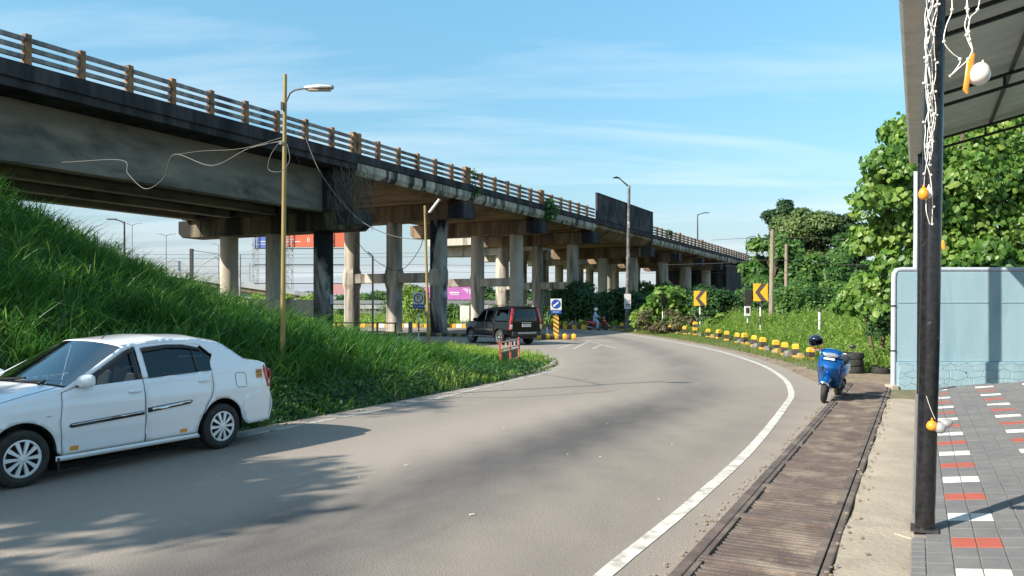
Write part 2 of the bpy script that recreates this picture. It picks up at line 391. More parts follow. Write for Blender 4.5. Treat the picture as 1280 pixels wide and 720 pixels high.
# road outline
RIGHT = [BR(1.42, d) for d in (-12, 0, 6, 12, 17.5)]+[(7.75, 21.6), (8.45, 26), (8.85, 31), (9.05, 38), (8.8, 46), (8.35, 52), (7.3, 60), (5, 64.8), (0, 68.5), (-8, 70), (-20, 71), (-60, 73)]
LEFT = [BR(8.95, d) for d in (-12, 0, 6, 10)]+[BR(9.05, 13), (-.39, 19.5), (.9, 23), (1.5, 26), (.9, 29.5), (-1.4, 34), (-5.5, 39), (-9.5, 42.5), (-25, 50.5), (-60, 60)]
RIGHT = [tuple(p)[:2] for p in resample(RIGHT, 6)]; LEFT = [tuple(p)[:2] for p in resample(LEFT, 6)]
M['asphalt'] = mat('worn asphalt', (.112, .103, .098), .88, col2=(.085, .079, .076), scale=1.3, stretch=(.3, 1, 1), rot=-TH, col3=(.165, .148, .13), scale3=.8, lo3=.45, hi3=.7,
                   bump=.55, bscale=75, attr=('dust', (.335, .285, .235)), spec=.3)
def add_speckle(m, sc=220, amt=.35):
    t = m.node_tree; n = t.nodes; l = t.links; b = n['Principled BSDF']; src = b.inputs['Base Color'].links[0].from_socket
    c = n.new('ShaderNodeTexCoord'); z = n.new('ShaderNodeTexNoise'); z.inputs['Scale'].default_value = sc; z.inputs['Detail'].default_value = 2; l.new(c.outputs['Object'], z.inputs['Vector'])
    r = n.new('ShaderNodeMapRange'); r.inputs[1].default_value = .3; r.inputs[2].default_value = .7; r.inputs[3].default_value = 1-amt; r.inputs[4].default_value = 1+amt; l.new(z.outputs[0], r.inputs[0])
    x = n.new('ShaderNodeMixRGB'); x.blend_type = 'MULTIPLY'; x.inputs[0].default_value = 1; l.new(src, x.inputs[1]); l.new(r.outputs[0], x.inputs[2]); l.new(x.outputs[0], b.inputs['Base Color'])
add_speckle(M['asphalt'])
v, f = region_tris(RIGHT+LEFT[::-1], step=.55)
me = bpy.data.meshes.new('road'); me.from_pydata([(x, y, .005) for x, y in v], [], f); me.materials.append(M['asphalt'])
a = me.attributes.new('dust', 'FLOAT', 'POINT')
RL = [G(755, 720), G(805, 679), G(870, 625), G(940, 560), G(980, 510), G(989, 490), G(975, 470), G(940, 452), G(880, 435), G(800, 420.5), (6.6, 60.6), (3.8, 63.8), (-2, 67.2), (-10, 68.6), (-24, 69.6)]
RL = [BR(1.92, -8), BR(1.92, -3), BR(1.92, 1.5)]+RL[0:]; RLs = [tuple(p)[:2] for p in resample(RL, 8)]
def lerp_(a, b, t): return a+(b-a)*t
def pdist(p, poly): return min(math.dist(p, q) for q in poly)
for i, (x, y) in enumerate(v):
    e = -.8917*x+.4526*y
    dl = pdist((x, y), LEFT); dr = pdist((x, y), RLs)
    inner = any(False for _ in ())
    ew = e+.05*math.sin(y*.35)
    d = (max(.88*smooth(4.5, 5.7, ew)*(1-.3*smooth(6.2, 7.6, e)), .62*(1-smooth(3.1, 4.0, ew))*(1-.25*math.exp(-((ew-2.5)/.3)**2)))) if y < 26 else .62
    rr_ = pdist((x, y), RIGHT)
    if y >= 12: d = lerp_(d, .72-.42*math.exp(-((rr_-2.9)/.75)**2)-.25*math.exp(-((rr_-5.3)/.8)**2), smooth(12, 20, y))
    rd = pdist((x, y), RIGHT)
    d = max(d, .8*(1-smooth(.2, 1.25, rd))) if y < 60 else d
    if y < 17: d = max(d, .85 if e < 1.85 else .0)
    d = max(d, .9*(1-smooth(0, .9, dl)))
    a.data[i].value = d
o = bpy.data.objects.new('road', me); COL.objects.link(o); o['kind'] = 'structure'
# markings
M['line'] = mat('worn road line paint', (.62, .595, .53), .8, col2=(.46, .43, .37), scale=3, col3=(.27, .24, .21), scale3=6, lo3=.50, hi3=.70)
def ribbon(pts, w, z=.010, mb=None):
    mb = mb or MB(); rows = []
    for i, p in enumerate(pts):
        a = Vector(pts[max(i-1, 0)]); b = Vector(pts[min(i+1, len(pts)-1)]); t = (b-a).normalized(); nx, ny = -t[1], t[0]
        ww = w*(1+.03*math.sin(i*2.3))
        rows.append([(p[0]+nx*ww/2, p[1]+ny*ww/2, z), (p[0]-nx*ww/2, p[1]-ny*ww/2, z)])
    return mb.grid(rows)
ribbon(RLs, .125).build('road_edge_line', M['line'], kind='structure')
M['line_faint'] = mat('faded road line paint', (.50, .47, .41), .8, col2=(.33, .3, .26), scale=2, col3=(.22, .2, .17), scale3=5, lo3=.5, hi3=.6)
LL = [BR(8.55, d) for d in (-8, 0, 6, 10, 13)]+[(-.1, 19.6), (1.3, 23.1)]
ribbon([tuple(p)[:2] for p in resample(LL, 8)], .10).build('faded_edge_line', M['line_faint'], kind='structure')
mb = MB(); Pm = lambda a, b: G(a, b)
for a_, b_ in (((655, 437), (773, 436)), ((733, 426), (773, 436.5)), ((700, 424.5), (735, 425.5)), ((717, 430), (697, 436)), ((735, 427.5), (717, 436.3)), ((752, 431.5), (740, 436.3))):
    ribbon([Pm(*a_), Pm(*b_)], .14, mb=mb)
mb.build('hatch_marking', M['line_faint'], kind='structure')
# tar joint and crack lines
M['tar'] = mat('tar seam', (.05, .047, .045), .7)
mb = MB()
for pts in ([(500, 497), (640, 497), (770, 489)],):
    q = [G(*p) for p in pts]; q = [tuple(p)[:2] for p in resample(q, 14)]; q = [(x+random.uniform(-.015, .015), y+random.uniform(-.03, .03)) for x, y in q]
    ribbon(q, .02 if pts[0][0] == 500 else .007, .009, mb)
mb.build('road_cracks', M['tar'], kind='structure')
# little litter pieces on the road
mb = MB()
M['litter'] = mat('pale litter', (.7, .62, .52), .8)
for i in range(14):
    x = random.uniform(-3.2, 2.4); y = random.uniform(5.5, 13)
    s_ = random.uniform(.006, .014); mb.box((x, y, .012), (s_*1.6, s_, .006), random.uniform(0, 3))
for p in ((508, 583), (590, 645)): x, y = G(*p); mb.box((x, y, .014), (.045, .02, .008), .4)
mb.build('road_litter', M['litter'], label='scattered pale crumbs of litter and grit on the road', cat='litter', kind='stuff')
mb = MB()
for i in range(520):
    k = i % 4
    if k < 2: e_, d_ = random.gauss(1.56, .05), random.uniform(3.5, 18)
    elif k == 2: e_, d_ = random.gauss(8.75, .22), random.uniform(2, 17)
    else: e_, d_ = random.gauss(.50, .05), random.uniform(3.5, 19)
    x, y = BR(e_, d_); s_ = random.uniform(.006, .018); mb.ball((x, y, .012 if k != 3 else .045), s_, 3, (1.3, 1, .6))
M['grit'] = mat('grit', (.30, .25, .19), .95, col2=(.15, .12, .09), scale=9)
mb.build('edge_grit', M['grit'], label='fine grit and pebbles gathered along the road and drain edges', cat='grit', kind='stuff', merge=False)
# dirt verge
M['dirt'] = mat('brown dirt verge', (.25, .18, .115), .95, col2=(.16, .12, .075), scale=1.2, col3=(.33, .26, .18), scale3=4, bump=.8, bscale=14)
vg = [BR(1.4, 18.0), BR(.55, 18.0), BR(.5, 19.6), (10.2, 18.4), (10.6, 20.5), (9.9, 22), (10.6, 25.5), (11.2, 31), (11.4, 38), (11.4, 46), (11.0, 52), (9.8, 60), (7, 65.5), (1, 70), (-8, 72), (-30, 73.5)]
vg2 = [(x, y) for x, y in RIGHT if y > 17.2 and x > -31]
v, f = region_tris(vg+vg2[::-1], step=1.2); mb = MB(); mb.add([(x, y, .003) for x, y in v], f); mb.build('dirt_verge', M['dirt'], kind='structure')

# ------------------------------------------------------------------ drain, apron and paved forecourt (frame e, d along the road)
def padz(e): return .03+.125*max(0, .05-e) if e < .05 else .03*smooth(.57, .05, e)
fr = empty('drain_grating', (*BR(1, 5), 0), TH, 'long rust brown steel grating over the roadside drain', 'drain cover')
def lc(e, d): return (d-5, e-1)        # local frame of the drain (x along, y towards the road)
mb = MB(); L0 = -6; L1 = 15.6
mb.span(L0, L1, .41, .50, 0.0, .05); mb.span(L0, L1, -.46, -.40, .0, .036)
mb.build('side_rail', M['rust'], fr, bevel=.012)
x = L0; k = 0
while x < L1-.2:
    w = random.choice([1.28, 1.33, 1.38]); mb = MB(); x1 = min(x+w, L1)
    mb.span(x, x+.055, -.395, .405, .008, .052); mb.span(x1-.07, x1-.014, -.395, .405, .008, .052); mb.span(x, x1-.014, -.395, -.335, .006, .048); mb.span(x, x1-.014, .36, .405, .006, .048)
    q = x+.075
    while q < x1-.08:
        bw = random.uniform(.040, .052); mb.box((q+bw/2, .005, .018+random.uniform(-.006, .006)), (bw, .79, .03), random.uniform(-.005, .005)); q += bw+random.uniform(.028, .042)
    mb.build('grating_panel', M['rust'], fr, bevel=.003, bseg=1); x = x1
M['drainpit'] = mat('drain darkness', (.012, .011, .01), .9)
mb = MB(); mb.add([(*BR(e, d), .0065) for e, d in ((1.41, -1), (.6, -1), (.6, 20.6), (1.41, 20.6))], [(0, 1, 2, 3)]); mb.build('drain_dark_sheet', M['drainpit'], kind='structure')  # flat sheet, shade of the pit below the bars put into its colour
M['apron'] = mat('rough concrete apron', (.40, .345, .27), .92, col2=(.31, .27, .21), scale=1.3, col3=(.24, .205, .165), scale3=1.1, lo3=.55, hi3=.75, bump=.7, bscale=22, spec=.2)
mb = MB(); rows = []
for i in range(70):
    d = -6+i*.34
    rows.append([(*BR(e, d), z+(.006*math.sin(d*5+e*9) if 0 < j < 5 else 0)) for j, (e, z) in enumerate(((.545+.02*math.sin(d*3), -.02), (.535+.02*math.sin(d*3), .02), (.4, .036), (.25, .038), (.1, .034), (.048, .03), (.048, -.05)))])
mb.grid(rows); mb.build('concrete_apron', M['apron'], kind='structure', smooth=True)
# concrete slab around the pole foot
mb = MB(); 
for (e, d) in [(-.03, 7.15)]:
    x, y = BR(e, d); mb.box((x, y, .027), (.36, .26, .024), .45)
mb.build('pole_footing', M['apron'], kind='structure', bevel=.01)
M['pv_grey'] = mat('charcoal paver', (.135, .135, .138), .85, col2=(.18, .175, .168), scale=2.6, col3=(.2, .19, .17), scale3=1.1, lo3=.55, hi3=.8, bump=.4, bscale=60)
M['pv_red'] = mat('brick red paver', (.40, .085, .055), .85, col2=(.33, .09, .06), scale=5, bump=.3, bscale=60)
M['pv_white'] = mat('white paver', (.72, .71, .66), .8, col2=(.6, .58, .52), scale=5, bump=.3, bscale=60)
M['joint'] = mat('paver joint sand', (.22, .20, .17), .95, bump=.4)
for m_ in ('pv_grey', 'pv_red', 'pv_white'): add_speckle(M[m_], 160, .22)
mb = MB(); TW = .165; TL = .27
cols = []; e = .048; cols.append((e, e-.10, 'n'))
e -= .10; cols.append((e, e-.17, 'g')); e -= .17; kinds = ['c', 'c', 'g', 'g', 'g']; i = 0
while e > -4.6: cols.append((e, e-TW, kinds[i % 5])); e -= TW; i += 1
for ci, (e0, e1, kd) in enumerate(cols):
    d = -3.0+(.11 if kd == 'g' and ci % 2 else 0); r = 0; TLc = .135 if kd == 'n' else TL
    while d < 19.5:
        g = .004; j = 0
        X0, X1 = d+g, d+TLc-g
        if ci == 0 and abs(d-7.15) < .26: d += TLc; r += 1; continue
        dz = random.uniform(-.002, .002); tilt = random.uniform(-.002, .002)
        pts = [(e0-g, X0), (e1+g, X0), (e1+g, X1), (e0-g, X1)]
        top = [(*BR(*p), padz(p[0])+dz+.012+(tilt if q > 1 else 0)) for q, p in enumerate(pts)]
        ch = .004; pin = [(e0-g-ch, X0+ch), (e1+g+ch, X0+ch), (e1+g+ch, X1-ch), (e0-g-ch, X1-ch)]
        topi = [(*BR(*p), padz(p[0])+dz+.015+(tilt if q > 1 else 0)) for q, p in enumerate(pin)]
        bot = [(a, b, c-.03) for a, b, c in top]
        mi = 0
        if kd == 'c' and r % 3 == 0: mi = 2 if (r//3+(0 if ci < 5 else 0)) % 2 else 1
        mb.add(bot+top+topi, [(8, 9, 10, 11), (4, 5, 9, 8), (5, 6, 10, 9), (6, 7, 11, 10), (7, 4, 8, 11), (0, 1, 5, 4), (1, 2, 6, 5), (2, 3, 7, 6), (3, 0, 4, 7)], mi)
        d += TLc; r += 1
mb.build('forecourt_paving', [M['pv_grey'], M['pv_red'], M['pv_white']], kind='structure', merge=False)
mb = MB(); rows = [[(*BR(e, d), padz(e)+.006) for e in (.048, .0, -1, -2, -3, -4.7, -7, -12, -20)] for d in (-12, -6, 0, 6, 12, 19.5)]
mb.grid(rows); mb.build('forecourt_bed', M['joint'], kind='structure')

# ------------------------------------------------------------------ embankment
HK = [(-14, 5.9), (0, 5.9), (6, 5.8), (10, 5.35), (12.9, 4.35), (18, 1.85), (21.5, .62), (24.9, .10), (27.4, 0), (30, 0), (33, 0), (60, 0)]
def hd(d):
    for (a, p), (b, q) in zip(HK, HK[1:]):
        if d <= b: t = max(0, (d-a)/(b-a)); return p+(q-p)*t
    return 0
def emb(e, d):
    e0 = 8.95 if d < 17 else 8.95+(d-17)*.25
    s_ = (e-e0)/(21.5-e0)
    if s_ <= 0: return -.06
    p = min(1, s_)**1.12; p = p*(1-.12*math.sin(math.pi*min(1, s_)))
    b = 1-smooth(24, 40, e)*.97
    return .04*smooth(0, .1, s_)+hd(d)*p*b+.05*math.sin(e*1.3+d*.9)*min(1, s_*4)*(1 if hd(d) > .3 else .3)
def emb_xy(x, y): return emb(-.8917*x+.4526*y, .4526*x+.8917*y)
mb = MB(); es = [8.9+.5*i for i in range(68)]; ds = [-16+.7*i for i in range(70)]
rows = [[(*BR(e, d), emb(e, d)) for e in es] for d in ds]; mb.grid(rows)
# cut the sheet where the side road runs
keep = []
def in_road(x, y, m=.0):
    # side road / main road region to the camera's right of LEFT
    c = False; P = LEFT+[( -60, 200), (60, 200), (60, -60), LEFT[0]] if False else POLY
    for i in range(len(P)):
        x1, y1 = P[i]; x2, y2 = P[(i+1) % len(P)]
        if (y1 > y) != (y2 > y) and x < (x2-x1)*(y-y1)/(y2-y1)+x1: c = not c
    return c
POLY = RIGHT+LEFT[::-1]
mb.f = [f_ for f_ in mb.f if not in_road(sum(mb.v[i][0] for i in f_)/4, sum(mb.v[i][1] for i in f_)/4)]; mb.mi = [0]*len(mb.f)
mb.build('embankment', M['soil'], kind='structure', smooth=True)
# ------------------------------------------------------------------ viaduct; local x along, y across (away from the road), z up
D0, E0 = 34.94, 27.16
vi = empty('viaduct', (*BR(E0, D0), 0), TH, 'weathered concrete road flyover on round columns with orange parapet posts', 'flyover')
POSTS = [2*n-18 for n in range(-14, 27-0+1)]
ZT = 10.12
U0, U1 = -46, 102
def col_piece(name, mb, m_, bev=.03, parent=vi, smooth_=False): return mb.build(name, m_, parent, bevel=bev, smooth=smooth_)
def column(x, y, h, r=.56, m_=None, parent=vi):
    prof = [(0, 0), (r*1.06, 0), (r*1.06, .05), (r, .3)]+[(r*(1+.006*math.sin(i*1.7)), .3+(h-.3)*i/8) for i in range(1, 8)]+[(r, h), (0, h)]
    mb = MB(); mb.lathe(prof, 28, c=(x, y, 0)); return mb.build('column', m_ or M['conc'], parent, smooth=True)
def tie(x, ya, yb, z, h, parent=vi, w=.75, collars=(), r=.56):
    mb = MB(); mb.span(x-w/2, x+w/2, ya, yb, z-h/2, z+h/2); col_piece('tie_beam', mb, M['conc'], .05, parent)
    for y in collars:
        mb = MB(); rr = r*1.16
        prof = [(r*1.001, z-h/2-.42), (rr, z-h/2-.08), (rr, z+h/2+.08), (r*1.001, z+h/2+.42)]
        mb.lathe(prof, 8, c=(x, y, 0)); mb.build('column_collar', M['conc'], parent)
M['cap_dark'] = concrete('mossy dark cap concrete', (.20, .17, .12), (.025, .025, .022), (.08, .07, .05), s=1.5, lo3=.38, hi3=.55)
JO = [0, 12, 24, 36, 54, 66, 78, 90, 102]
# girder span (left)
for y in (1.75, 5.1, 8.5, 11.3):
    mb = MB()
    pf = [(-.30, 6.98), (.30, 6.98), (.30, 7.32), (.13, 7.55), (.13, 8.7), (.34, 8.95), (.34, 9.22), (-.34, 9.22), (-.34, 8.95), (-.13, 8.7), (-.13, 7.55), (-.30, 7.32)]
    if y == 1.75: pf = [(-.30, 6.98), (.30, 6.98), (.30, 9.22), (-.30, 9.22)]
    n = len(pf); xa, xb = -33.2, -.9
    vs = [(xa, y+p, q) for p, q in pf]+[(xb, y+p, q) for p, q in pf]
    mb.add(vs, [tuple(range(n)), tuple(range(n, 2*n))]+[(i, (i+1) % n, (i+1) % n+n, i+n) for i in range(n)])
    if y == 1.75:
        mb2 = mb; 
    mb.build('girder', M['girder'], vi, bevel=.02)
for xx in (-22.5, -12):
    mb = MB()
    for a, b in ((2.06, 4.96), (5.25, 8.36), (8.66, 11.15)): mb.span(xx-.15, xx+.15, a, b, 7.6, 9.2)
    mb.build('cross_diaphragm', M['girder'], vi)
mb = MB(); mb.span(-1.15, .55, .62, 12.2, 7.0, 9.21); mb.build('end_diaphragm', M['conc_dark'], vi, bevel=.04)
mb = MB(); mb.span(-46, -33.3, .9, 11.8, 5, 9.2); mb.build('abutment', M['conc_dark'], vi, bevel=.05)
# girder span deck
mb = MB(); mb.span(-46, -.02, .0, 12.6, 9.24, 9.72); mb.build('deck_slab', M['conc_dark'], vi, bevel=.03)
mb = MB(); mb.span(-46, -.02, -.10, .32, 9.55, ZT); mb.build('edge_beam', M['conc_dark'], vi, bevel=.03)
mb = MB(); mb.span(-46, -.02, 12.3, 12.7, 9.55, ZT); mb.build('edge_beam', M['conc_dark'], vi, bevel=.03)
# slab spans with sloping cantilever edge
for i, (a, b) in enumerate(zip(JO, JO[1:])):
    wall = (a == 36)
    prof = [(.02, 9.62), (.02, 9.72), (12.58, 9.72), (12.58, 9.62), (11.5, 8.88), (1.25, 8.88)] if not wall else [(.02, 9.35), (.02, 9.72), (12.58, 9.72), (12.58, 9.35), (11.9, 8.7), (.8, 8.7)]
    def pr(p, m_, nm, aa, bb, bv=.02):
        n = len(p); mb = MB(); vs = [(aa, y, z) for y, z in p]+[(bb, y, z) for y, z in p]
        mb.add(vs, [tuple(range(n)), tuple(range(n, 2*n))]+[(j, (j+1) % n, (j+1) % n+n, j+n) for j in range(n)]); return mb.build(nm, m_, vi, bevel=bv)
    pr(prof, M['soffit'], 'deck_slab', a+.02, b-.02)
    if not wall: pr([(-.02, 9.66), (-.06, 9.60), (-.04, 9.25), (.16, 8.98), (.30, 9.0), (.30, 9.66)], M['conc_white'], 'fascia_beam', a+.03, b-.03)
    mb = MB(); mb.span(a+.02, b-.02, -.12, .34, 9.665, ZT); mb.build('edge_beam', M['conc_dark'], vi, bevel=.03)
    mb = MB(); mb.span(a+.02, b-.02, 12.28, 12.72, 9.665, ZT); mb.build('edge_beam', M['conc_dark'], vi, bevel=.03)
mb = MB(); mb.span(-46, 102, .34, 12.27, 9.73, 9.80); mb.build('road_surface', M['asphalt'], vi)
# side wall panel
M['panelwall'] = concrete('mottled dark panel', (.045, .045, .055), (.02, .02, .025), (.10, .095, .095), s=.8, st=(1, 1, .8))
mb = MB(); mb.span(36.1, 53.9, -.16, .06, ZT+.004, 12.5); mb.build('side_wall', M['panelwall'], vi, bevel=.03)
mb = MB(); mb.span(36.1, 53.9, -.19, .09, 12.5, 12.62); mb.build('wall_coping', M['conc_dark'], vi, bevel=.02)
# piers
for i, u in enumerate(JO[:-1]):
    ys = (2.34, 5.9, 9.5) if i == 0 else (2.34, 6.05, 9.8)
    if i >= 4: ys = (2.34, 6.0, 9.7)
    ct, cbm = (7.0, 5.98) if i == 0 else (8.86, 7.75) if i < 4 else (8.66, 7.5)
    mb = MB(); y0, y1 = (-.35, 12.9) if i == 0 else (-.05, 12.3)
    w = .8
    p = [(y0, cbm+.28), (y0, ct), (y1, ct), (y1, cbm+.28), (y1-.35, cbm), (y0+.35, cbm)]
    n = 6; vs = [(u-w, y, z) for y, z in p]+[(u+w, y, z) for y, z in p]
    mb.add(vs, [tuple(range(n)), tuple(range(n, 2*n))]+[(j, (j+1) % n, (j+1) % n+n, j+n) for j in range(n)])
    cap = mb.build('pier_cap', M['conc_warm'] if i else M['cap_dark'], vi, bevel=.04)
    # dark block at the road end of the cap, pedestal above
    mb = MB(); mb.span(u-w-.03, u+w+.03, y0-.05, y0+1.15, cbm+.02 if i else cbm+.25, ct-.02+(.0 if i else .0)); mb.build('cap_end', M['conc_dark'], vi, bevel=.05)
    r = (.54, .60, .56, .56, .62, .78, .72, .70)[i]
    for j, y in enumerate(ys):
        column(u, y, cbm+.02, r if j == 0 else min(r, .58)*.97, M['col_black'] if (i, j) in ((0, 0), (1, 0)) else M['conc'])
    if i == 0: tie(u, ys[0], ys[2]+.1, 1.75, .95)
    elif i < 4: tie(u, ys[0], ys[2], 3.85, .68, collars=ys[0:], r=r*.97)
    else: tie(u, ys[0], ys[2], 3.0, .7, w=.5)
# far abutment and retaining wall
mb = MB(); mb.span(96, 150, .5, 12.2, 0, 8.85); mb.build('abutment', M['conc_dark'], vi, bevel=.05)
mb = MB(); mb.span(102.02, 150, 0, 12.6, 9.3, ZT); mb.build('deck_slab', M['conc_dark'], vi)
# parapet
def post(u, double=False, side=0, far=False):
    y = .12 if side == 0 else 12.48; mb = MB()
    if double:
        mb.span(u-.34, u-.03, y-.15, y+.15, ZT+.003, ZT+1.16); mb.span(u+.03, u+.34, y-.15, y+.15, ZT+.003, ZT+1.16)
    else: mb.span(u-.115, u+.115, y-.13, y+.13, ZT+.003, ZT+1.06)
    mb.build('parapet_post', M['post_o'], vi, bevel=.015)
us = [-18+2*n for n in range(-6, 27)]
for k, u in enumerate(us):
    post(u, u in (0, 12, 24))
us2 = [54.3+2*i for i in range(0, 30)]
for u in us2: post(u, abs(u-66.3) < .1 or abs(u-78.3) < .1)
for side, y in ((0, .12), (1, 12.48)):
    for a, b in ((-46, -.4), (.4, 11.6), (12.4, 23.6), (24.4, 36.0), (54.1, 78), (78.4, 114)):
        mb = MB()
        for z in (.26, .57, .88): mb.span(a, b, y-.07, y+.07, ZT+z-.078, ZT+z+.078)
        mb.build('parapet_rail', M['rail_c'], vi, bevel=.012)
# bearing pedestals on first cap + small brackets
mb = MB()
for y in (1.75, 5.1, 8.5, 11.3): pass
for xx, zz_ in ((13, 0), (26, 0)): pass
# patches (posters) on columns
M['poster'] = mat('faded paper poster', (.45, .48, .56), .9, col2=(.2, .22, .3), scale=6)
def poster(u, y, r, z, w, h, ang):
    mb = MB(); rows = []
    for zz_ in (z, z+h):
        rows.append([(u+(r+.012)*math.cos(ang+t), y+(r+.012)*math.sin(ang+t), zz_) for t in [(-.5+k/6)*w/r for k in range(7)]])
    mb.grid(rows); mb.build('poster', M['poster'], vi, solid=.003)
am = R(-90-8)
poster(12, 2.34, .60, 2.5, .33, .42, am-.0); poster(0, 2.34, .54, 2.0, .25, .5, am+.2); poster(12, 2.34, .60, 2.3, .2, .35, am+.7); poster(12, 6.05, .58, 2.3, .25, .4, am-.5)
# hanging roots on the first pier
def strands(name, n, fn, m_, parent=None, **k):
    mb = MB()
    for i in range(n): mb.tube(fn(i), random.uniform(.006, .014), 3, False)
    return mb.build(name, m_, parent, merge=False, **k)
M['dryroot'] = mat('dry hanging roots', (.22, .19, .14), .95, col2=(.1, .085, .065), scale=4)
def rootfn(i):
    u = random.uniform(-1.9, 1.3); y = random.choice([-.12, .3, .55])+random.uniform(-.35, .1); z = random.uniform(7.6, 9.6); L_ = random.uniform(.5, 1.9)
    p = [(u, y, z)]; 
    for k in range(5): u += random.uniform(-.12, .22); y += random.uniform(-.12, .05); z -= L_/5; p.append((u, y, z))
    return p
def rootfn2(i):
    u = random.uniform(-1.2, 1.2); y = random.uniform(12.2, 13.0); z = random.uniform(6.6, 7.4); p = [(u, y, z)]
    for k in range(4): u += random.uniform(-.2, .2); y += random.uniform(-.3, .3); z -= random.uniform(.05, .25); p.append((u, y, z))
    return p
rt = strands('hanging_roots', 240, rootfn, M['dryroot'], vi)
rt.parent = None; rt.matrix_world = Matrix.Translation((*BR(E0, D0), 0)) @ Matrix.Rotation(TH, 4, 'Z')
setp(rt, 'dry tangled roots hanging over the near end of the first pier', 'roots')

# ------------------------------------------------------------------ second viaduct beyond the first
v2 = empty('parallel_viaduct', (*BR(43, 82.6), 0), TH, 'second sunlit flyover seen between the columns of the first', 'flyover')
mb = MB(); mb.span(-3, 60, -1, 8.5, 8.9, 9.9); mb.build('deck_slab', M['conc'], v2, bevel=.03)
for i, u in enumerate((-.5, 11, 23, 35, 47)):
    mb = MB(); mb.span(u-.8, u+.8, -1.2, 8.7, 7.75, 8.88); mb.build('pier_cap', M['conc'], v2, bevel=.05)
    for y in (.0, 3.0): column(u, y, 7.8, .72 if y == 0 else .6, M['conc'], v2)
# ------------------------------------------------------------------ vegetation
M['grass'] = leafmat('guinea grass', (.02, .075, .012), (.045, .16, .022), (.19, .33, .06), .44, .42)
M['grass_y'] = leafmat('short verge grass', (.06, .13, .02), (.13, .21, .04), (.30, .30, .10), .35, .6)
M['weed'] = leafmat('leafy weeds', (.07, .16, .02), (.15, .27, .035), (.34, .42, .09), .42, .5)
M['leaf_mid0'] = leafmat('small weed leaves', (.02, .06, .012), (.04, .11, .02), (.10, .19, .04), .35, .5)
M['lawn'] = leafmat('sunny lawn grass', (.10, .20, .025), (.21, .34, .04), (.42, .48, .11), .42, .5)
M['leaf_big'] = leafmat('broad glossy leaves', (.05, .125, .02), (.115, .225, .035), (.25, .35, .07), .4, .4)
M['leaf_dark'] = leafmat('dark tree leaves', (.012, .035, .010), (.022, .062, .015), (.06, .12, .03), .28, .5)
M['leaf_mid'] = leafmat('mid green leaves', (.03, .08, .016), (.05, .13, .022), (.12, .21, .04), .33, .5)
M['leaf_lite'] = leafmat('pale feathery leaves', (.06, .11, .03), (.11, .17, .05), (.21, .26, .08), .35, .55)
M['leaf_bush'] = leafmat('dense creeper leaves', (.015, .045, .012), (.03, .08, .02), (.07, .15, .03), .3, .5)
M['leaf_brown'] = leafmat('dry brown twigs', (.05, .05, .025), (.10, .08, .04), (.14, .16, .05), .15, .9)
def scatter_grass(name, label, P, L_, w, lean, m_, leandir=None, leanamt=0, droop=.5, tintf=None):
    V, lp, tt = blades(P, L_, w, lean, leandir, leanamt, droop)
    n = len(P)
    patch = .5+.28*np.sin(P[:, 0]*1.1+1.3*np.sin(P[:, 1]*.7))*np.sin(P[:, 1]*.9+.6)
    t = np.clip(patch*.55+RNG.uniform(-.1, .55, n), 0, 1)
    dry = RNG.uniform(0, 1, n) > .965; t[dry] = 1
    if tintf is not None: t = np.clip(t*.8+tintf, 0, 1)
    o = fast_mesh(name, V, lp, tt, m_, tint=np.repeat(t, 3)); return setp(o, label, 'grass', kind='stuff')
# embankment grass: d, e samples
def samp(n, e0, e1, d0, d1, clump=0):
    if clump:
        k = n//clump; c = np.stack([RNG.uniform(e0, e1, k), RNG.uniform(d0, d1, k)], 1)
        q = np.repeat(c, clump, 0)+RNG.normal(0, .10, (k*clump, 2))
    else: q = np.stack([RNG.uniform(e0, e1, n), RNG.uniform(d0, d1, n)], 1)
    e, d = q[:, 0], q[:, 1]; x = -.8917*e+.4526*d; y = .4526*e+.8917*d
    return e, d, x, y
e, d, x, y = samp(99000, 9.05, 25, 2, 26, 18)
z = np.array([emb(a, b) for a, b in zip(e, d)])
inr = np.array([in_road(a, b) for a, b in zip(x, y)])
vis = (x > -.72*y-1) & (y > 4)
k = (z > -.03) & ~inr & vis
P = np.stack([x, y, z-.02], 1)[k]; ek = e[k]; dk = d[k]
tall = np.clip((ek-9.1)/1.6, .25, 1)*np.clip((25-dk)/9, .18, 1)
clumpy = 1+.25*np.sin(P[:, 0]*2.3+np.sin(P[:, 1]*1.9)*2)
tuft = np.repeat(RNG.uniform(.45, 1.3, len(z)//18+1), 18)[:len(z)][k]; TUFT = np.repeat(RNG.uniform(-.25, .3, len(z)//18+1), 18)[:len(z)][k]; TUFT[tuft < .6] += .15
Ln = RNG.uniform(.5, 1.1, len(P))*tall*tuft
g = scatter_grass('embankment_grass', 'tall lush grass covering the embankment behind the white car', P, Ln, RNG.uniform(.016, .036, len(P))*(.6+.4*tall), .55, M['grass'], (.8, -.45), .45, .8, tintf=TUFT)
# lit grass tongue towards the bridge foot
e, d, x, y = samp(84000, 9.0, 31, 13, 41, 7)
z = np.array([max(emb(a, b), 0) for a, b in zip(e, d)]); inr = np.array([in_road(a, b) for a, b in zip(x, y)])
k = ~inr & (x > -.55*y) & ((d > 21) | (RNG.uniform(0, 1, len(d)) < (d-12)/5))
P = np.stack([x, y, z-.01], 1)[k]
# stay on the camera's side of the side road
edge = np.array([min(math.hypot(a-p, b-q) for p, q in LEFT[40:]) for a, b in P[:, :2]]) if False else None
k2 = (P[:, 1] < 36+(-P[:, 0])*.75); P = P[k2]
tipd = np.hypot(P[:, 0]-.2, P[:, 1]-24)
Ln = RNG.uniform(.14, .40, len(P))*(1+.3*np.sin(P[:, 0]*3+P[:, 1]))*np.clip(tipd/5, .3, 1)
scatter_grass('lawn_grass', 'sunlit shorter grass on the tongue of land beside the road', P, Ln, RNG.uniform(.012, .028, len(P)), .7, M['lawn'], (.3, -.2), .2, .6)
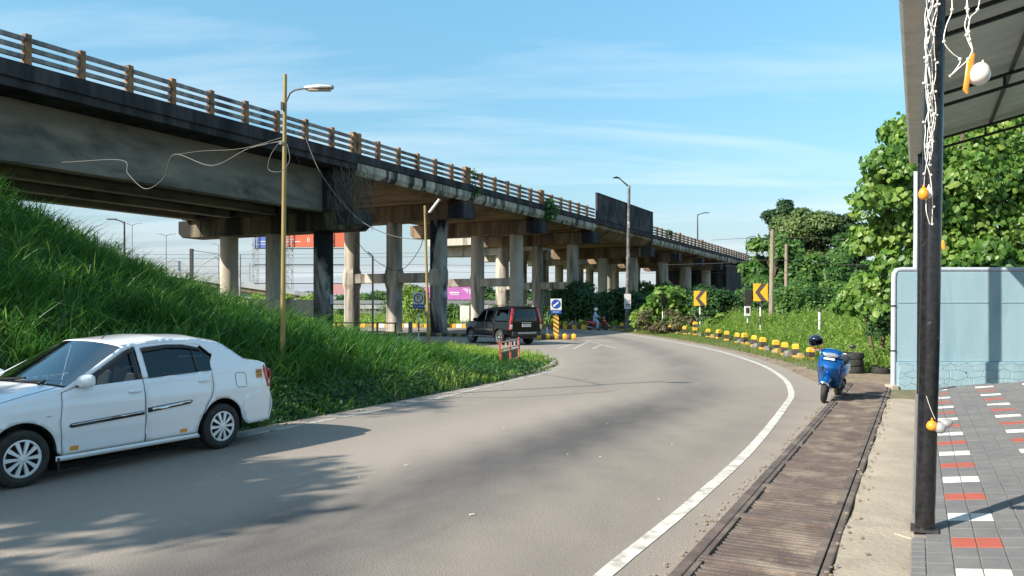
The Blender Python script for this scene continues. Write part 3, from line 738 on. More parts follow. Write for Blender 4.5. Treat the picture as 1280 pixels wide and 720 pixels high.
# small leafy weeds along the foot of the embankment
e, d, x, y = samp(9000, 8.98, 10.3, 4, 21, 9)
z = np.array([max(emb(a, b), 0) for a, b in zip(e, d)]); inr = np.array([in_road(a, b) for a, b in zip(x, y)]); k = ~inr
P = np.stack([x, y, z+RNG.uniform(.02, .26, len(x))*np.clip((e-8.9)/.6, .2, 1)], 1)[k]
V, lp, tt = leaves(P, np.tile([.3, -.4, 1.], (len(P), 1)), .085, .3, .7, False)
lw = fast_mesh('edge_weeds', V, lp, tt, M['leaf_mid0'], tint=np.repeat(RNG.uniform(0, .8, len(P)), 2)); setp(lw, 'small dark leafy weeds along the road edge at the foot of the embankment', 'weeds', kind='stuff')
# weeds right of the kerb posts
def field(name, label, poly, n, L_, w, m_, lean=.5, leaf=0, zf=None, cat='grass', ls=.12):
    xs = [p[0] for p in poly]; ys = [p[1] for p in poly]
    q = np.stack([RNG.uniform(min(xs), max(xs), n), RNG.uniform(min(ys), max(ys), n)], 1)
    c = np.zeros(n, bool)
    for i in range(len(poly)):
        x1, y1 = poly[i]; x2, y2 = poly[(i+1) % len(poly)]
        if y1 == y2: continue
        m = ((y1 > q[:, 1]) != (y2 > q[:, 1])) & (q[:, 0] < (x2-x1)*(q[:, 1]-y1)/(y2-y1)+x1); c ^= m
    q = q[c]; n = len(q); z = zf(q[:, 0], q[:, 1]) if zf else np.zeros(n)
    P = np.stack([q[:, 0], q[:, 1], z], 1)
    cl = .75+.45*np.sin(q[:, 0]*1.7+2*np.sin(q[:, 1]*.8))*np.sin(q[:, 1]*1.3)
    Ln = RNG.uniform(.5, 1, n)*L_*cl
    V, lp, tt = blades(P, Ln, RNG.uniform(.6, 1.2, n)*w, lean, None, 0, .6)
    lp = lp.ravel(); ti = np.repeat(np.clip(RNG.uniform(0, .8, n)+.25*(cl-.75), 0, 1), 3)
    if leaf:
        s_ = RNG.integers(0, n, leaf); PP = P[s_]+np.stack([RNG.normal(0, .12, leaf), RNG.normal(0, .12, leaf), RNG.uniform(.1, 1.05, leaf)*Ln[s_]], 1)
        V2, lp2, tt2 = leaves(PP, np.tile([0, -.3, 1.], (leaf, 1)), ls, .3, .6, False)
        lp = np.concatenate([lp, (lp2+len(V)).ravel()]); V = np.concatenate([V, V2]); tt = np.concatenate([tt, tt2]); ti = np.concatenate([ti, np.repeat(RNG.uniform(.1, 1, leaf), 2)])
    o = fast_mesh(name, V, lp, tt, m_, tint=ti); return setp(o, label, cat, kind='stuff')
ROW = [(10.15, 27.4), (10.75, 30.8), (11.0, 34), (11.35, 39), (11.4, 45), (11.2, 49), (10.6, 54), (9.8, 59.5), (8.8, 63.5), (4, 68), (-3, 71.5)]
side_poly = [(9.4, 22.4), (10.3, 25.5)]+[(x+.35, y) for x, y in ROW[:7]]+[(19, 54), (26, 50), (27, 30), (16, 21.5), (11.5, 21.2)]
def sst(a, b, x): t = np.clip((x-a)/(b-a), 0, 1); return t*t*(3-2*t)
rise = lambda x, y: .95*sst(11.0, 14.5, x)*sst(21, 33, y)
mb = MB(); mb.grid([[(x, y, float(rise(x, y))-.03) for x in np.arange(10.9, 30.1, .8)] for y in np.arange(20, 62, 1.)]); mb.build('verge_bank', M['soil'], kind='structure', smooth=True)
field('roadside_weeds', 'bright green waist high weeds behind the yellow and black kerb posts', side_poly, 80000, .98, .026, M['weed'], .7, 60000, rise, ls=.10)
verge_poly = [(8.6, 22.4), (9.0, 26), (9.3, 31), (9.45, 38), (9.2, 46), (8.8, 52), (7.7, 60), (10.2, 60.5), (11.6, 52), (11.9, 45), (11.8, 38), (11.5, 33), (10.9, 28), (9.9, 23.2)]
field('verge_grass', 'sparse yellowish grass on the dirt between the road and the kerb posts', verge_poly, 42000, .20, .014, M['grass_y'], .9)
far_poly = [(-55, 74.5), (14, 74.5), (22, 90), (22, 150), (-75, 150), (-70, 74.5)]
field('far_field_grass', 'tall sunlit grass on the open field beyond the flyover', far_poly, 42000, 1.1, .10, M['weed'], .5, 12000, ls=.28)
under_poly = [(-26, 47), (-14, 43.2), (-10.2, 42.2), (-12.5, 46.4), (-24, 50)]

def crown(name, clumps, leaf, n, m_, parent, big=False, wide=.6, droop=.25, jit=.5, gap=None):
    Ps = []; Ns = []; T_ = []
    tot = sum(c[1][0]*c[1][1]+c[1][0]*c[1][2] for c in clumps)
    for c, r in clumps:
        k = max(8, int(n*(r[0]*r[1]+r[0]*r[2])/tot)); u = unit(RNG.normal(0, 1, (k, 3))); u[:, 2] = np.where(u[:, 2] < -.55, -u[:, 2], u[:, 2])
        rad = RNG.uniform(.45, 1.08, (k, 1))**.6
        Ps.append(np.array(c)+u*np.array(r)*rad*(1+.12*np.sin(u[:, :1]*9+u[:, 1:2]*7))); Ns.append(u+np.array([0, -.15, .55]))
        T_.append(np.clip(RNG.uniform(-.25, .35)+RNG.uniform(.05, .85, k), 0, 1))
    P = np.concatenate(Ps); V, lp, tt = leaves(P, np.concatenate(Ns), leaf, droop, wide, big)
    return fast_mesh(name, V, lp, tt, m_, parent, tint=np.repeat(np.concatenate(T_), 2))
def mkclumps(n, c, R_, r0, r1, flat=.8, low=-1.):
    o = []
    for i in range(n):
        for _ in range(20):
            u = RNG.normal(0, 1, 3); u /= np.linalg.norm(u)
            if u[2] > low: break
        q = RNG.uniform(.35, 1)**.5; r = RNG.uniform(r0, r1)
        o.append(((c[0]+u[0]*R_[0]*q, c[1]+u[1]*R_[1]*q, c[2]+u[2]*R_[2]*q), (r, r, r*flat)))
    return o
def tree(name, label, base, clumps, leaf, n, m_, cat='tree', group=None, tr=.25, big=False, th=None, branches=True, wide=.6, droop=.25):
    t = empty(name, (*base[:2], base[2] if len(base) > 2 else 0), 0, label, cat, group)
    bx, by = base[:2]; bz = base[2] if len(base) > 2 else 0
    loc = [((c[0]-bx, c[1]-by, c[2]-bz), r) for c, r in clumps]
    top = max(c[2] for c, r in loc); cxm = sum(c[0] for c, r in loc)/len(loc); cym = sum(c[1] for c, r in loc)/len(loc); low = min(c[2]-r[2] for c, r in loc)
    if branches:
        mb = MB(); fork = th or max(.4, low+.15*(top-low))
        pts = [(0, 0, -.1), (cxm*.1+.05, cym*.1, fork*.5), (cxm*.35, cym*.35, fork), (cxm*.8, cym*.8, (fork+top)/2), (cxm, cym, top*.95)]
        pr = resample(pts, 4); mb.tube(pr, [tr*(1-.85*i/(len(pr)-1)) for i in range(len(pr))], 9)
        for ib, (c, r) in enumerate(loc):
            if len(loc) > 60 and ib % 4: continue
            hz = min(max(fork, c[2]-abs(c[2])*.25-r[2]), top*.9); f = min(1, max(0, (hz-fork)/(top-fork+1e-6))); s = (cxm*(.35+.6*f), cym*(.35+.6*f), hz)
            m_id = ((s[0]+c[0])/2+random.uniform(-.2, .2), (s[1]+c[1])/2, (s[2]+c[2])/2-.1*r[0]); rb = tr*(.34-.18*f)
            mb.tube([s, m_id, c], [rb, rb*.6, rb*.2], 5, False)
        mb.build('trunk', M['bark'], t, smooth=True)
    crown('crown', loc, leaf, n, m_, t, big, wide, droop); return t
# broad leaved tree behind the blue wall
cl = []
for (px, py, Y, r) in [(1112, 205, 23, .85), (1100, 255, 23, .9), (1122, 290, 23.5, 1.0), (1090, 300, 23.5, .8), (1135, 230, 24, 1.2), (1150, 180, 24, .9), (1175, 260, 24, 1.4), (1170, 320, 23.5, 1.2),
    (1205, 225, 24, 1.4), (1230, 290, 24, 1.4), (1250, 230, 24.5, 1.5), (1275, 280, 24.5, 1.5), (1225, 185, 24.5, 1.1), (1270, 175, 25, 1.3), (1300, 220, 25, 1.6), (1330, 270, 25, 1.6), (1340, 180, 25, 1.5),
    (1210, 330, 23, 1.0), (1260, 335, 23, 1.0), (1310, 330, 24, 1.2), (1190, 205, 26, 1.4), (1240, 160, 26, 1.5), (1120, 330, 23, .8), (1135, 165, 25, .9), (1098, 228, 23.5, .6)]:
    cl.append(((PX(px, Y), Y+.2, PZ(py, Y)), (r*.82, r*.82, r*.68)))
    for q in range(3): cl.append(((PX(px, Y)+random.uniform(-.55, .55)*r, Y+random.uniform(-.4, .4)*r, PZ(py, Y)+random.uniform(-.45, .45)*r), (r*.5, r*.5, r*.4)))
tree('broad_leaf_tree', 'big tree with broad drooping leaves rising behind the blue wall', (13.5, 25), cl, .195, 33000, M['leaf_big'], tr=.3, big=True, wide=.85, droop=.9, th=1.2)
cl = []
for (px, py, Y, r) in [(1080, 352, 24, .45), (1066, 366, 23.5, .42), (1054, 384, 23.5, .36), (1085, 380, 23, .4), (1100, 362, 23.5, .55), (1104, 392, 22.5, .4)]:
    cl.append(((PX(px, Y), Y, PZ(py, Y)), (r, r, r*.75)))
tree('broad_leaf_sapling', 'lower broad leaved sapling spreading left of the blue wall', (10.7, 23.5, .1), cl, .2, 1100, M['leaf_big'], tr=.08, big=True, wide=.85, droop=.9, th=.5)
# far trees
def T(nm, lab, px, Y, py_top, wpx, m_, leaf, n, py_bot=392, nc=22, flat=.7, big=False, tr=.3, gx=None, cat='tree', group=None, rr=(.22, .36), low=-.7, br=True):
    zt = PZ(py_top, Y); zb = max(.2, PZ(py_bot, Y)); w = wpx/1000*Y/2; hz = (zt-zb)/2
    r0, r1 = rr[0]*min(w, hz*1.3), rr[1]*min(w, hz*1.3)
    c = mkclumps(nc, (PX(px, Y), Y, zb+hz), (w-r0, (w-r0)*.9, max(hz-r0*flat, .2)), r0, r1, flat, low)
    return tree(nm, lab, (PX(px, Y), Y), c, leaf, n, m_, cat, group, tr, big, branches=br)
T('rounded_tree', 'rounded bright leaved tree hiding the far end of the flyover', 966, 62, 290, 84, M['leaf_mid'], .42, 7500, 372, 24, big=True)
T('tall_tree', 'tallest dark tree whose crown stands above the others', 985, 88, 248, 66, M['leaf_dark'], .42, 6500, 310, 22, flat=.6)
T('feathery_tree', 'pale feathery tree in the middle of the far trees', 1010, 82, 257, 112, M['leaf_lite'], .40, 14000, 350, 40)
T('layered_tree', 'dark tree with layered open crown right of the feathery tree', 1056, 80, 266, 84, M['leaf_dark'], .38, 7500, 335, 30, flat=.55, rr=(.16, .28))
T('bushy_tree', 'low bushy green tree below the layered tree', 1028, 60, 312, 96, M['leaf_mid'], .38, 12000, 392, 34)
T('slender_tree', 'slender dark tree behind the pole pair', 978, 72, 300, 50, M['leaf_dark'], .4, 4500, 395, 18)
T('shade_tree', 'dark dense tree between bushy tree and broad leaved sapling', 1072, 66, 300, 46, M['leaf_dark'], .4, 3500, 392, 16)
T('broad_crown_tree', 'wide mid green tree closing the gap left of the big broad leaved tree', 1058, 74, 292, 90, M['leaf_mid'], .4, 9000, 392, 26)
T('shrub', 'leafy green shrub against the shadow of the flyover end', 952, 57, 338, 60, M['leaf_mid'], .36, 4500, 402, 16, cat='bush')
# hedges of creepers
def bush(nm, lab, px0, px1, Y, py_top, m_, leaf, n, zb=0, nc=14, dY=3, big=False, cat='bush', group=None, jag=.12):
    c = []; x0, x1 = PX(px0, Y), PX(px1, Y); zt = PZ(py_top, Y)
    for i in range(nc):
        x = x0+(x1-x0)*(i+.5)/nc+random.uniform(-.2, .2); hh = (zt-zb)*(1-random.uniform(0, jag)*2)
        r = max((x1-x0)/nc*.95, hh*.25)
        c.append(((x, Y+random.uniform(-.3, .3)*dY, zb+hh-r*.8), (r, r, r*.8)))
        c.append(((x+random.uniform(-.3, .3), Y+random.uniform(-.5, .2)*dY, zb+hh*.45), (r*1.15, r*1.2, hh*.45)))
    return tree(nm, lab, ((x0+x1)/2, Y, zb), c, leaf, n, m_, cat, group, .07, big)
bush('creeper_hedge', 'dark creeper mound behind the chevron signs under the flyover end', 872, 980, 54, 352, M['leaf_bush'], .26, 11000, nc=11)
bush('creeper_bank', 'sunlit green creeper bank right of the two concrete poles', 968, 1078, 47, 351, M['leaf_mid'], .24, 12000, nc=11)
bush('dark_thicket', 'large dark thicket in shade behind the scooter rider', 692, 790, 70, 352, M['leaf_bush'], .34, 12000, nc=12, dY=5)
bush('thicket', 'dense bush in shade right of the lamp post', 778, 842, 70, 362, M['leaf_bush'], .33, 6000, nc=8, dY=4)
bush('banana_like_shrub', 'broad leaved bright shrub behind the left chevron sign', 812, 892, 57, 356, M['leaf_big'], .42, 2800, nc=8, big=True)
bush('dry_shrub', 'brown dried out shrub in front of the bright leaved shrub', 806, 872, 53.5, 384, M['leaf_brown'], .24, 1500, nc=11, dY=1.5, jag=.4)
bush('bright_shrub', 'small bright green shrub left of the dry shrub', 792, 812, 58, 380, M['weed'], .3, 1300, nc=4, dY=1.5)
bush('leafy_shrub', 'leafy green shrub in sun between thicket and flyover column', 690, 735, 82, 349, M['leaf_mid'], .4, 3000, nc=6)
bush('leafy_shrub', 'green shrub row showing between the far columns', 800, 860, 96, 350, M['leaf_mid'], .5, 3000, nc=7)
bush('low_creeper', 'light green low creepers at the foot of the dark creeper mound', 886, 948, 51, 391, M['weed'], .2, 6500, nc=9, dY=1.5)
bush('ditch_shrub', 'dark leaved shrub beside the left end of the blue wall', 1090, 1114, 23, 376, M['leaf_bush'], .15, 1000, zb=.75, nc=3, dY=1)
# greenery seen under the flyover
bush('garden_shrub', 'yellow green shrub behind the no parking sign', 506, 530, 76, 352, M['weed'], .3, 2600, nc=4)
bush('garden_shrub', 'dark green shrub right of the no parking sign', 484, 512, 112, 366, M['leaf_mid'], .32, 2200, nc=4)
bush('garden_shrub', 'rounded shrub between the first and second pier columns', 452, 482, 175, 362, M['leaf_mid'], .45, 2400, nc=5)
bush('garden_shrub', 'low green hedge seen below the orange billboard', 318, 402, 95, 366, M['weed'], .4, 4500, nc=9)
bush('garden_shrub', 'shrub below the pink billboard right of the black column', 560, 592, 88, 377, M['leaf_mid'], .38, 2200, nc=5)
bush('garden_shrub', 'shrub in front of the white far rail behind the black vehicle', 618, 690, 90, 378, M['leaf_mid'], .4, 2600, nc=8)
bush('garden_shrub', 'tufted shrub between second pier columns by the blue sign plate', 418, 436, 125, 372, M['leaf_mid'], .34, 1500, nc=3)
for i, (a, b, Y, t, lab) in enumerate([(380, 480, 300, 362, 'distant row of trees left of the second pier'), (480, 560, 320, 361, 'distant row of trees behind the pink billboard'),
        (560, 640, 300, 355, 'distant grey green trees beyond the white rail'), (640, 720, 310, 357, 'distant trees between the third pier columns'), (200, 330, 330, 366, 'distant trees behind the concrete flyover ramp')]):
    bush('distant_trees', lab, a, b, Y, t, M['leaf_bush'], 1.7, 2200, nc=9, dY=8, cat='trees', group='distant trees on the horizon')
bush('distant_trees', 'distant trees behind the roadside weeds at the right', 1060, 1130, 130, 345, M['leaf_bush'], .8, 2500, nc=8, dY=8, cat='trees', group='distant trees on the horizon')
# plants rooted in the bridge joints
def jointplant(u, zlist, lab, leaf=.24, n=160):
    cl = []; x, y = BR(E0-.15, D0+u)
    for dz, r in zlist: cl.append(((x+random.uniform(-.3, .3), y+random.uniform(-.2, .2), ZT+dz), (r, r, r*.8)))
    t = tree('wall_plant', lab, (x, y, ZT-.5), cl, leaf, n, M['leaf_mid'], 'plant', 'plants growing from the parapet', .025, True)
jointplant(12.6, [(.5, .35), (.0, .35), (-.5, .45), (.9, .25)], 'leafy sapling growing from the parapet at the second double post')
jointplant(24.9, [(.1, .6), (-.5, .75), (-1.0, .5)], 'larger bush hanging over the parapet at the third double post', .28, 420)
jointplant(61.5, [(.8, .5), (.4, .4)], 'small bush on the parapet right of the solid wall panel', .3, 120)
# trees left of the frame that shade the car and the embankment
RNG = np.random.default_rng(5); random.seed(5)
def bigtree(nm, lab, x, y, zt, rad, n, zb=4.2):
    c = mkclumps(22, (x, y, (zt+zb)/2), (rad*.85, rad*.85, (zt-zb)/2*.8), rad*.24, rad*.38, .7)
    tree(nm, lab, (x, y), c, .30, n, M['leaf_mid'], tr=.35)
bigtree('roadside_tree', 'big roadside tree left of the picture shading the parked white car', -16.0, 4.9, 10.4, 4.3, 22000, 3.4)
bigtree('roadside_tree', 'third roadside tree left of the picture, standing highest on the bank', -25.5, 13.5, 15.5, 5, 8500, 6.5)
bigtree('roadside_tree', 'big roadside tree left of the picture shading the embankment grass', -19.5, 8.2, 13.5, 4.6, 8500, 5)
bigtree('roadside_tree', 'nearest roadside tree left of the camera shading the lower road', -15.4, .1, 9.8, 3.3, 13000, 3.6)
# ------------------------------------------------------------------ cars; x forward (rear axle at 0), y left, z up
def lerp(a, b, t): return a+(b-a)*t
def pw(pts, x):
    for (a, p), (b, q) in zip(pts, pts[1:]):
        if x <= b: t = max(0, (x-a)/(b-a)); return p+(q-p)*t
    return pts[-1][1]
def arc(cx, cz, r, a0, a1, n=14): return [(cx+r*math.cos(R(lerp(a0, a1, i/n))), cz+r*math.sin(R(lerp(a0, a1, i/n)))) for i in range(n+1)]
class Shell:
    def __init__(s, W, wplan, zbelt, tumble, flare=.03): s.W = W; s.wp = wplan; s.zb = zbelt; s.tb = tumble; s.fl = flare
    def y(s, x, z, off=0):
        w = pw(s.wp, x)*s.W; zb = pw(s.zb, x)
        zz = min(z, zb)
        t = (zz-.5)/(zb-.5) if zz > .5 else (zz-.5)/.4
        y = w*(1-(.055*t*t if t > 0 else .06*t*t))
        y -= .010*math.exp(-((zz-.40)/.05)**2)-.013*max(0, 1-abs(zz-.76-.02*x)/.11)
        if z > zb: q = z-zb; y -= s.tb*q+.10*q*q
        return y+off
    def side(s, mb, outer, holes=(), step=.07, off=0, mi=0, sgn=1):
        v, f = region_tris(outer, holes, step); mb.add([(x, sgn*s.y(x, z, off), z) for x, z in v], f, mi); return mb
def paint(mb, nm, m_, par, sol=.012, **k): return mb.build(nm, m_, par, smooth=True, solid=sol, angle=50, **k)
def top_surface(sh, st, i0, i1, sub=8, n=16, ex=2.6, off=0):
    rows = []
    for i in range(i0, i1):
        for k in range(sub+(1 if i == i1-1 else 0)):
            t = k/sub; (a, b, c, d), (e, f, g, h) = st[i], st[i+1]
            sx, sz, cx, cz = lerp(a, e, t), lerp(b, f, t), lerp(c, g, t), lerp(d, h, t); sy = sh.y(sx, sz)
            row = []
            for j in range(2*n+1):
                v = -1+j/n; q = abs(v); w = q**ex; row.append((lerp(cx, sx, q*q), v*sy, lerp(cz, sz, w)+off))
            rows.append(row)
    return rows
def wheel(par, x, y, r, w, sgn, cover='alloy', n=10, nm='wheel', label=None, steer=0):
    t = empty(nm, (x, y, r)); t.parent = par; t.rotation_euler = (0, 0, steer)
    mb = MB(); h = w/2; ri = r*.66
    prof = [(ri, -h*.85), (ri+.02, -h), (r-.035, -h), (r-.008, -h*.8), (r, -h*.45), (r, h*.45), (r-.008, h*.8), (r-.035, h), (ri+.02, h), (ri, h*.85)]
    mb.lathe(prof, 40, 'Y', closed=True); mb.build('tyre', M['rubber'], t, smooth=True)
    mb = MB(); o = sgn*h*.78
    mb.lathe([(ri*1.01, o), (ri*.96, o+sgn*.012), (ri*.9, o), (ri*.88, o-sgn*.05), (0, o-sgn*.055)], 40, 'Y', mi=1)
    mb.lathe([(ri*1.015, o-sgn*.02), (ri*1.0, o+sgn*.010), (ri*.93, o+sgn*.014), (ri*.88, o-sgn*.004)], 40, 'Y')
    for i in range(n):
        a = 2*math.pi*i/n; ca, sa = math.cos(a), math.sin(a); pts = []
        for rr, ww, hh in ((ri*.16, .022, .02), (ri*.55, .030, .014), (ri*.93, .046, .006)):
            for s_ in (-1, 1): pts.append((rr*ca-s_*ww/2*sa, o+sgn*hh, rr*sa+s_*ww/2*ca))
        ptb = [(p[0], p[1]-sgn*.02, p[2]) for p in pts]
        mb.add(pts+ptb, [(0, 1, 3, 2), (2, 3, 5, 4), (0, 2, 8, 6), (2, 4, 10, 8), (1, 3, 9, 7), (3, 5, 11, 9)])
    mb.lathe([(0, o+sgn*.028), (ri*.13, o+sgn*.026), (ri*.2, o+sgn*.012), (ri*.2, o-sgn*.02)], 20, 'Y')
    mb.build('rim', [M[cover], M['plastic']], t, smooth=True, angle=30); return t

def sedan():
    c = empty('parked_car', (0, 0, 0), 0, 'white four door saloon with amber stickers parked by the grassy embankment', 'car')
    sh = Shell(.845, [(-.98, .80), (-.90, .865), (-.75, .925), (-.5, .965), (-.1, .99), (.6, 1), (2.0, 1), (2.6, .985), (2.95, .945), (3.2, .87), (3.38, .74)],
               [(-1, 1.02), (-.5, 1.0), (0, .985), (.5, .965), (1.15, .945), (1.9, .93), (2.3, .9), (2.9, .82), (3.4, .66)], .40)
    P = M['white_body']; r = .292; ar = .345
    st = [(3.30, .60, 3.40, .64), (3.18, .70, 3.30, .74), (2.9, .80, 3.02, .845), (2.5, .885, 2.58, .94), (2.1, .955, 2.22, 1.005),        # bonnet 0-4
          (2.05, .965, 2.19, 1.01), (1.30, 1.375, 1.44, 1.445),                                                                       # windscreen 5-6
          (1.26, 1.39, 1.40, 1.455), (.70, 1.445, .75, 1.498), (.2, 1.425, .2, 1.482), (-.12, 1.36, -.18, 1.42),                                       # roof 7-10
          (-.15, 1.345, -.21, 1.41), (-.47, 1.125, -.64, 1.138),                                                                        # rear window 11-12
          (-.51, 1.108, -.67, 1.125), (-.74, 1.088, -.87, 1.108), (-.85, 1.055, -.965, 1.08)]                                              # boot 13-15
    body = MB()
    for s in (1, -1):
        # rear quarter
        q = [(-.915, .30), (-.93, .66), (-.90, .85), (-.86, .99), (-.85, 1.055), (-.74, 1.088), (-.51, 1.108), (-.47, 1.125), (-.34, 1.215), (-.15, 1.345), (-.08, 1.352),
             (.04, 1.25), (.12, 1.13), (.135, 1.0), (.13, .85), (.17, .70), (.30, .50)]+[p for p in arc(0, .30, ar+.012, 33, 147)]+[(-.35, .36), (-.42, .28), (-.75, .27)]
        sh.side(body, q, [], .05, sgn=s)
        # sill
        sh.side(body, [(.345, .20), (2.2, .20), (2.2, .255), (.385, .255)], [], .08, sgn=s)
        # roof side frame: rail, pillars
        fr = [(2.16, .955), (2.05, .985), (1.30, 1.375), (1.26, 1.39), (.98, 1.42), (.70, 1.445), (.45, 1.44), (.2, 1.425), (-.12, 1.36), (-.08, 1.352), (.04, 1.25), (.06, 1.225), (.09, 1.245), (.20, 1.345), (.45, 1.39), (.70, 1.40), (1.0, 1.385), (1.22, 1.345), (1.32, 1.305), (1.98, .965), (2.13, .925)]
        sh.side(body, fr, [], .05, sgn=s)
        # front wing
        fw = [(2.145, .26), (2.165, .60), (2.13, .925), (2.12, .95), (2.5, .885), (2.9, .80), (3.0, .765), (2.92, .63)]+[p for p in arc(2.55, .30, ar+.012, 52, 148, 12)]+[(2.20, .26)]
        fw = [(2.145, .26), (2.165, .60), (2.13, .925), (2.10, .955), (2.5, .885), (2.9, .80), (3.12, .725), (3.16, .66), (2.97, .60), (2.86, .50)]+arc(2.55, .30, ar+.012, 40, 180, 14)
        sh.side(body, fw, [], .05, sgn=s)
    body.grid(top_surface(sh, st, 0, 4)); body.grid(top_surface(sh, st, 7, 10)); body.grid(top_surface(sh, st, 13, 15))
    # header strips joining screens
    for a, b in ((4, 5), (6, 7), (10, 11), (12, 13)): body.grid(top_surface(sh, st, a, b, 2))
    rows = []          # tail panel between boot edge and bumper
    for k in range(9):
        t = k/8; z = lerp(1.055, .62, t); xs = lerp(-.84, -.93, min(1, t*1.6)); xc = lerp(-.965, -1.005, min(1, t*1.6)); sy = sh.y(max(xs, -.93), z)
        rows.append([(lerp(xc, xs, abs(-1+j/12)**2), (-1+j/12)*sy, z+(.025*(1-abs(-1+j/12)**2) if k == 0 else 0)) for j in range(25)])
    body.grid(rows); paint(body, 'body', P, c, .012)
    # bumpers
    mb = MB()
    rows = []
    for k in range(9):
        t = k/8; z = lerp(.66, .26, t); b_ = .045*math.sin(math.pi*min(1, t*1.1)); xs = -.905-b_; xc = -1.0-b_
        sy = sh.y(-.9, z)+.006
        rows.append([(lerp(xc, xs, abs(-1+j/12)**2.4), (-1+j/12)*sy, z) for j in range(25)])
    mb.grid(rows)
    for s in (1, -1): sh.side(mb, [(-.93, .27), (-.955, .45), (-.94, .64), (-.60, .72), (-.38, .69), (-.30, .52), (-.36, .36), (-.42, .27)] if False else [(-.91, .27), (-.94, .45), (-.93, .655), (-.62, .70), (-.35, .665), (-.342, .50), (-.375, .38), (-.44, .27)], [], .06, .008, sgn=s)
    paint(mb, 'rear_bumper', P, c, .012)
    mb = MB(); rows = []
    for k in range(9):
        t = k/8; z = lerp(.62, .22, t); b_ = .04*math.sin(math.pi*t); sy = sh.y(3.3, z)
        rows.append([(lerp(3.40+b_, 3.24+b_*.5, abs(-1+j/12)**2.4), (-1+j/12)*sy, z) for j in range(25)])
    mb.grid(rows)
    for s in (1, -1): sh.side(mb, arc(2.55, .30, ar+.012, 0, 40, 6)+[(2.86, .52), (2.98, .605), (3.16, .655), (3.26, .62), (3.26, .22), (2.92, .22)], [], .06, .004, sgn=s)
    paint(mb, 'front_bumper', P, c, .012)
    # doors
    for s in (1, -1):
        d1 = empty('door', (1.6, 0, 0)); d1.parent = c
        def loc(mb, off): mb.T = Matrix.Translation((-off, 0, 0)); return mb
        mb = loc(MB(), 1.6); sh.side(mb, [(1.15, .262), (2.135, .262), (2.155, .60), (2.12, .922), (1.97, .962), (1.16, .992), (1.145, .992)], [], .06, sgn=s); paint(mb, 'door_panel', P, d1)
        mb = loc(MB(), 1.6); sh.side(mb, [(1.155, 1.0), (1.225, 1.0), (1.225, 1.325), (1.155, 1.375)], [], .06, .001, sgn=s); paint(mb, 'window_trim', M['plastic'], d1, .01)
        mb = loc(MB(), 1.6); sh.side(mb, [(1.82, .985), (1.97, .968), (1.79, 1.062)], [], .06, .002, sgn=s); paint(mb, 'mirror_base', M['plastic'], d1, .01)
        mb = loc(MB(), 1.6); sh.side(mb, [(1.90, .965), (1.76, 1.075), (1.33, 1.298), (1.22, 1.345), (1.155, 1.363), (1.155, 1.318), (1.22, 1.30), (1.31, 1.262), (1.70, 1.055), (1.82, .968)], [], .05, .014, sgn=s); paint(mb, 'rain_visor', M['plastic'], d1, .006)
        mb = loc(MB(), 1.6); sh.side(mb, [(1.225, .99), (1.90, .97), (1.60, 1.15), (1.32, 1.30), (1.225, 1.335)], [], .08, -.02, sgn=s); paint(mb, 'window', M['glass'], d1, 0)
        mb = loc(MB(), 1.6); sh.side(mb, [(1.165, .585), (2.05, .545), (2.075, .565), (2.05, .59), (1.165, .63)], [], .08, .012, sgn=s); mb.build('side_moulding', M['plastic'], d1, smooth=True, solid=.014)
        mb = loc(MB(), 1.6); sh.side(mb, [(1.165, .612), (2.04, .572), (2.055, .58), (1.165, .624)], [], .08, .017, sgn=s); mb.build('moulding_strip', M['chrome'], d1, smooth=True, solid=.006)
        mb = loc(MB(), 1.6); sh.side(mb, [(1.965, .30), (2.06, .30), (2.06, .345), (1.965, .345)], [], .08, .004, sgn=s); mb.build('sticker', M['amber'], d1, smooth=True)
        def handle(x, z, par, off):
            y = sh.y(x, z); mb = loc(MB(), off); mb.loft([((x-.085, s*(y+.006), z), .016, .004, 2, (0, s, 0), (0, 0, 1)), ((x-.07, s*(y+.016), z), .016, .018, 2, (0, s, 0), (0, 0, 1)), ((x, s*(y+.026), z+.002), .014, .023, 2.4, (0, s, 0), (0, 0, 1)), ((x+.07, s*(y+.016), z), .016, .018, 2, (0, s, 0), (0, 0, 1)), ((x+.085, s*(y+.006), z), .016, .004, 2, (0, s, 0), (0, 0, 1))])
            mb.build('door_handle', P, par, smooth=True)
        handle(1.27, .865, d1, 1.6)
        # mirror
        mb = loc(MB(), 1.6); y = sh.y(1.86, 1.0)
        mb.loft([((1.82, s*(y+.07), 1.03), .02, .03, 2.4, (0, s, 0), (0, 0, 1)), ((1.84, s*(y+.10), 1.035), .10, .072, 3, (0, s, 0), (0, 0, 1)), ((1.90, s*(y+.105), 1.035), .112, .078, 3, (0, s, 0), (0, 0, 1)), ((1.955, s*(y+.09), 1.03), .09, .062, 2.6, (0, s, 0), (0, 0, 1)), ((1.985, s*(y+.08), 1.025), .04, .03, 2, (0, s, 0), (0, 0, 1))])
        mb.bar((1.87, s*(y-.01), .985), (1.89, s*(y+.06), 1.0), .06, .035)
        mb.build('wing_mirror', P, d1, smooth=True, sub=1)
        d2 = empty('door', (.6, 0, 0)); d2.parent = c
        mb = loc(MB(), .6); sh.side(mb, [(1.13, .262), (1.13, .995), (.12, 1.03), (.145, .99), (.143, .85), (.185, .705), (.31, .51), (.385, .34), (.40, .262)], [], .06, sgn=s); paint(mb, 'door_panel', P, d2)
        mb = loc(MB(), .6); sh.side(mb, [(1.13, 1.003), (1.06, 1.003), (1.06, 1.35), (.70, 1.372), (.45, 1.36), (.25, 1.315), (.22, 1.345), (.45, 1.392), (.70, 1.403), (1.0, 1.387), (1.13, 1.365)], [], .05, .001, sgn=s)
        paint(mb, 'window_trim', M['plastic'] if False else P, d2, .01)
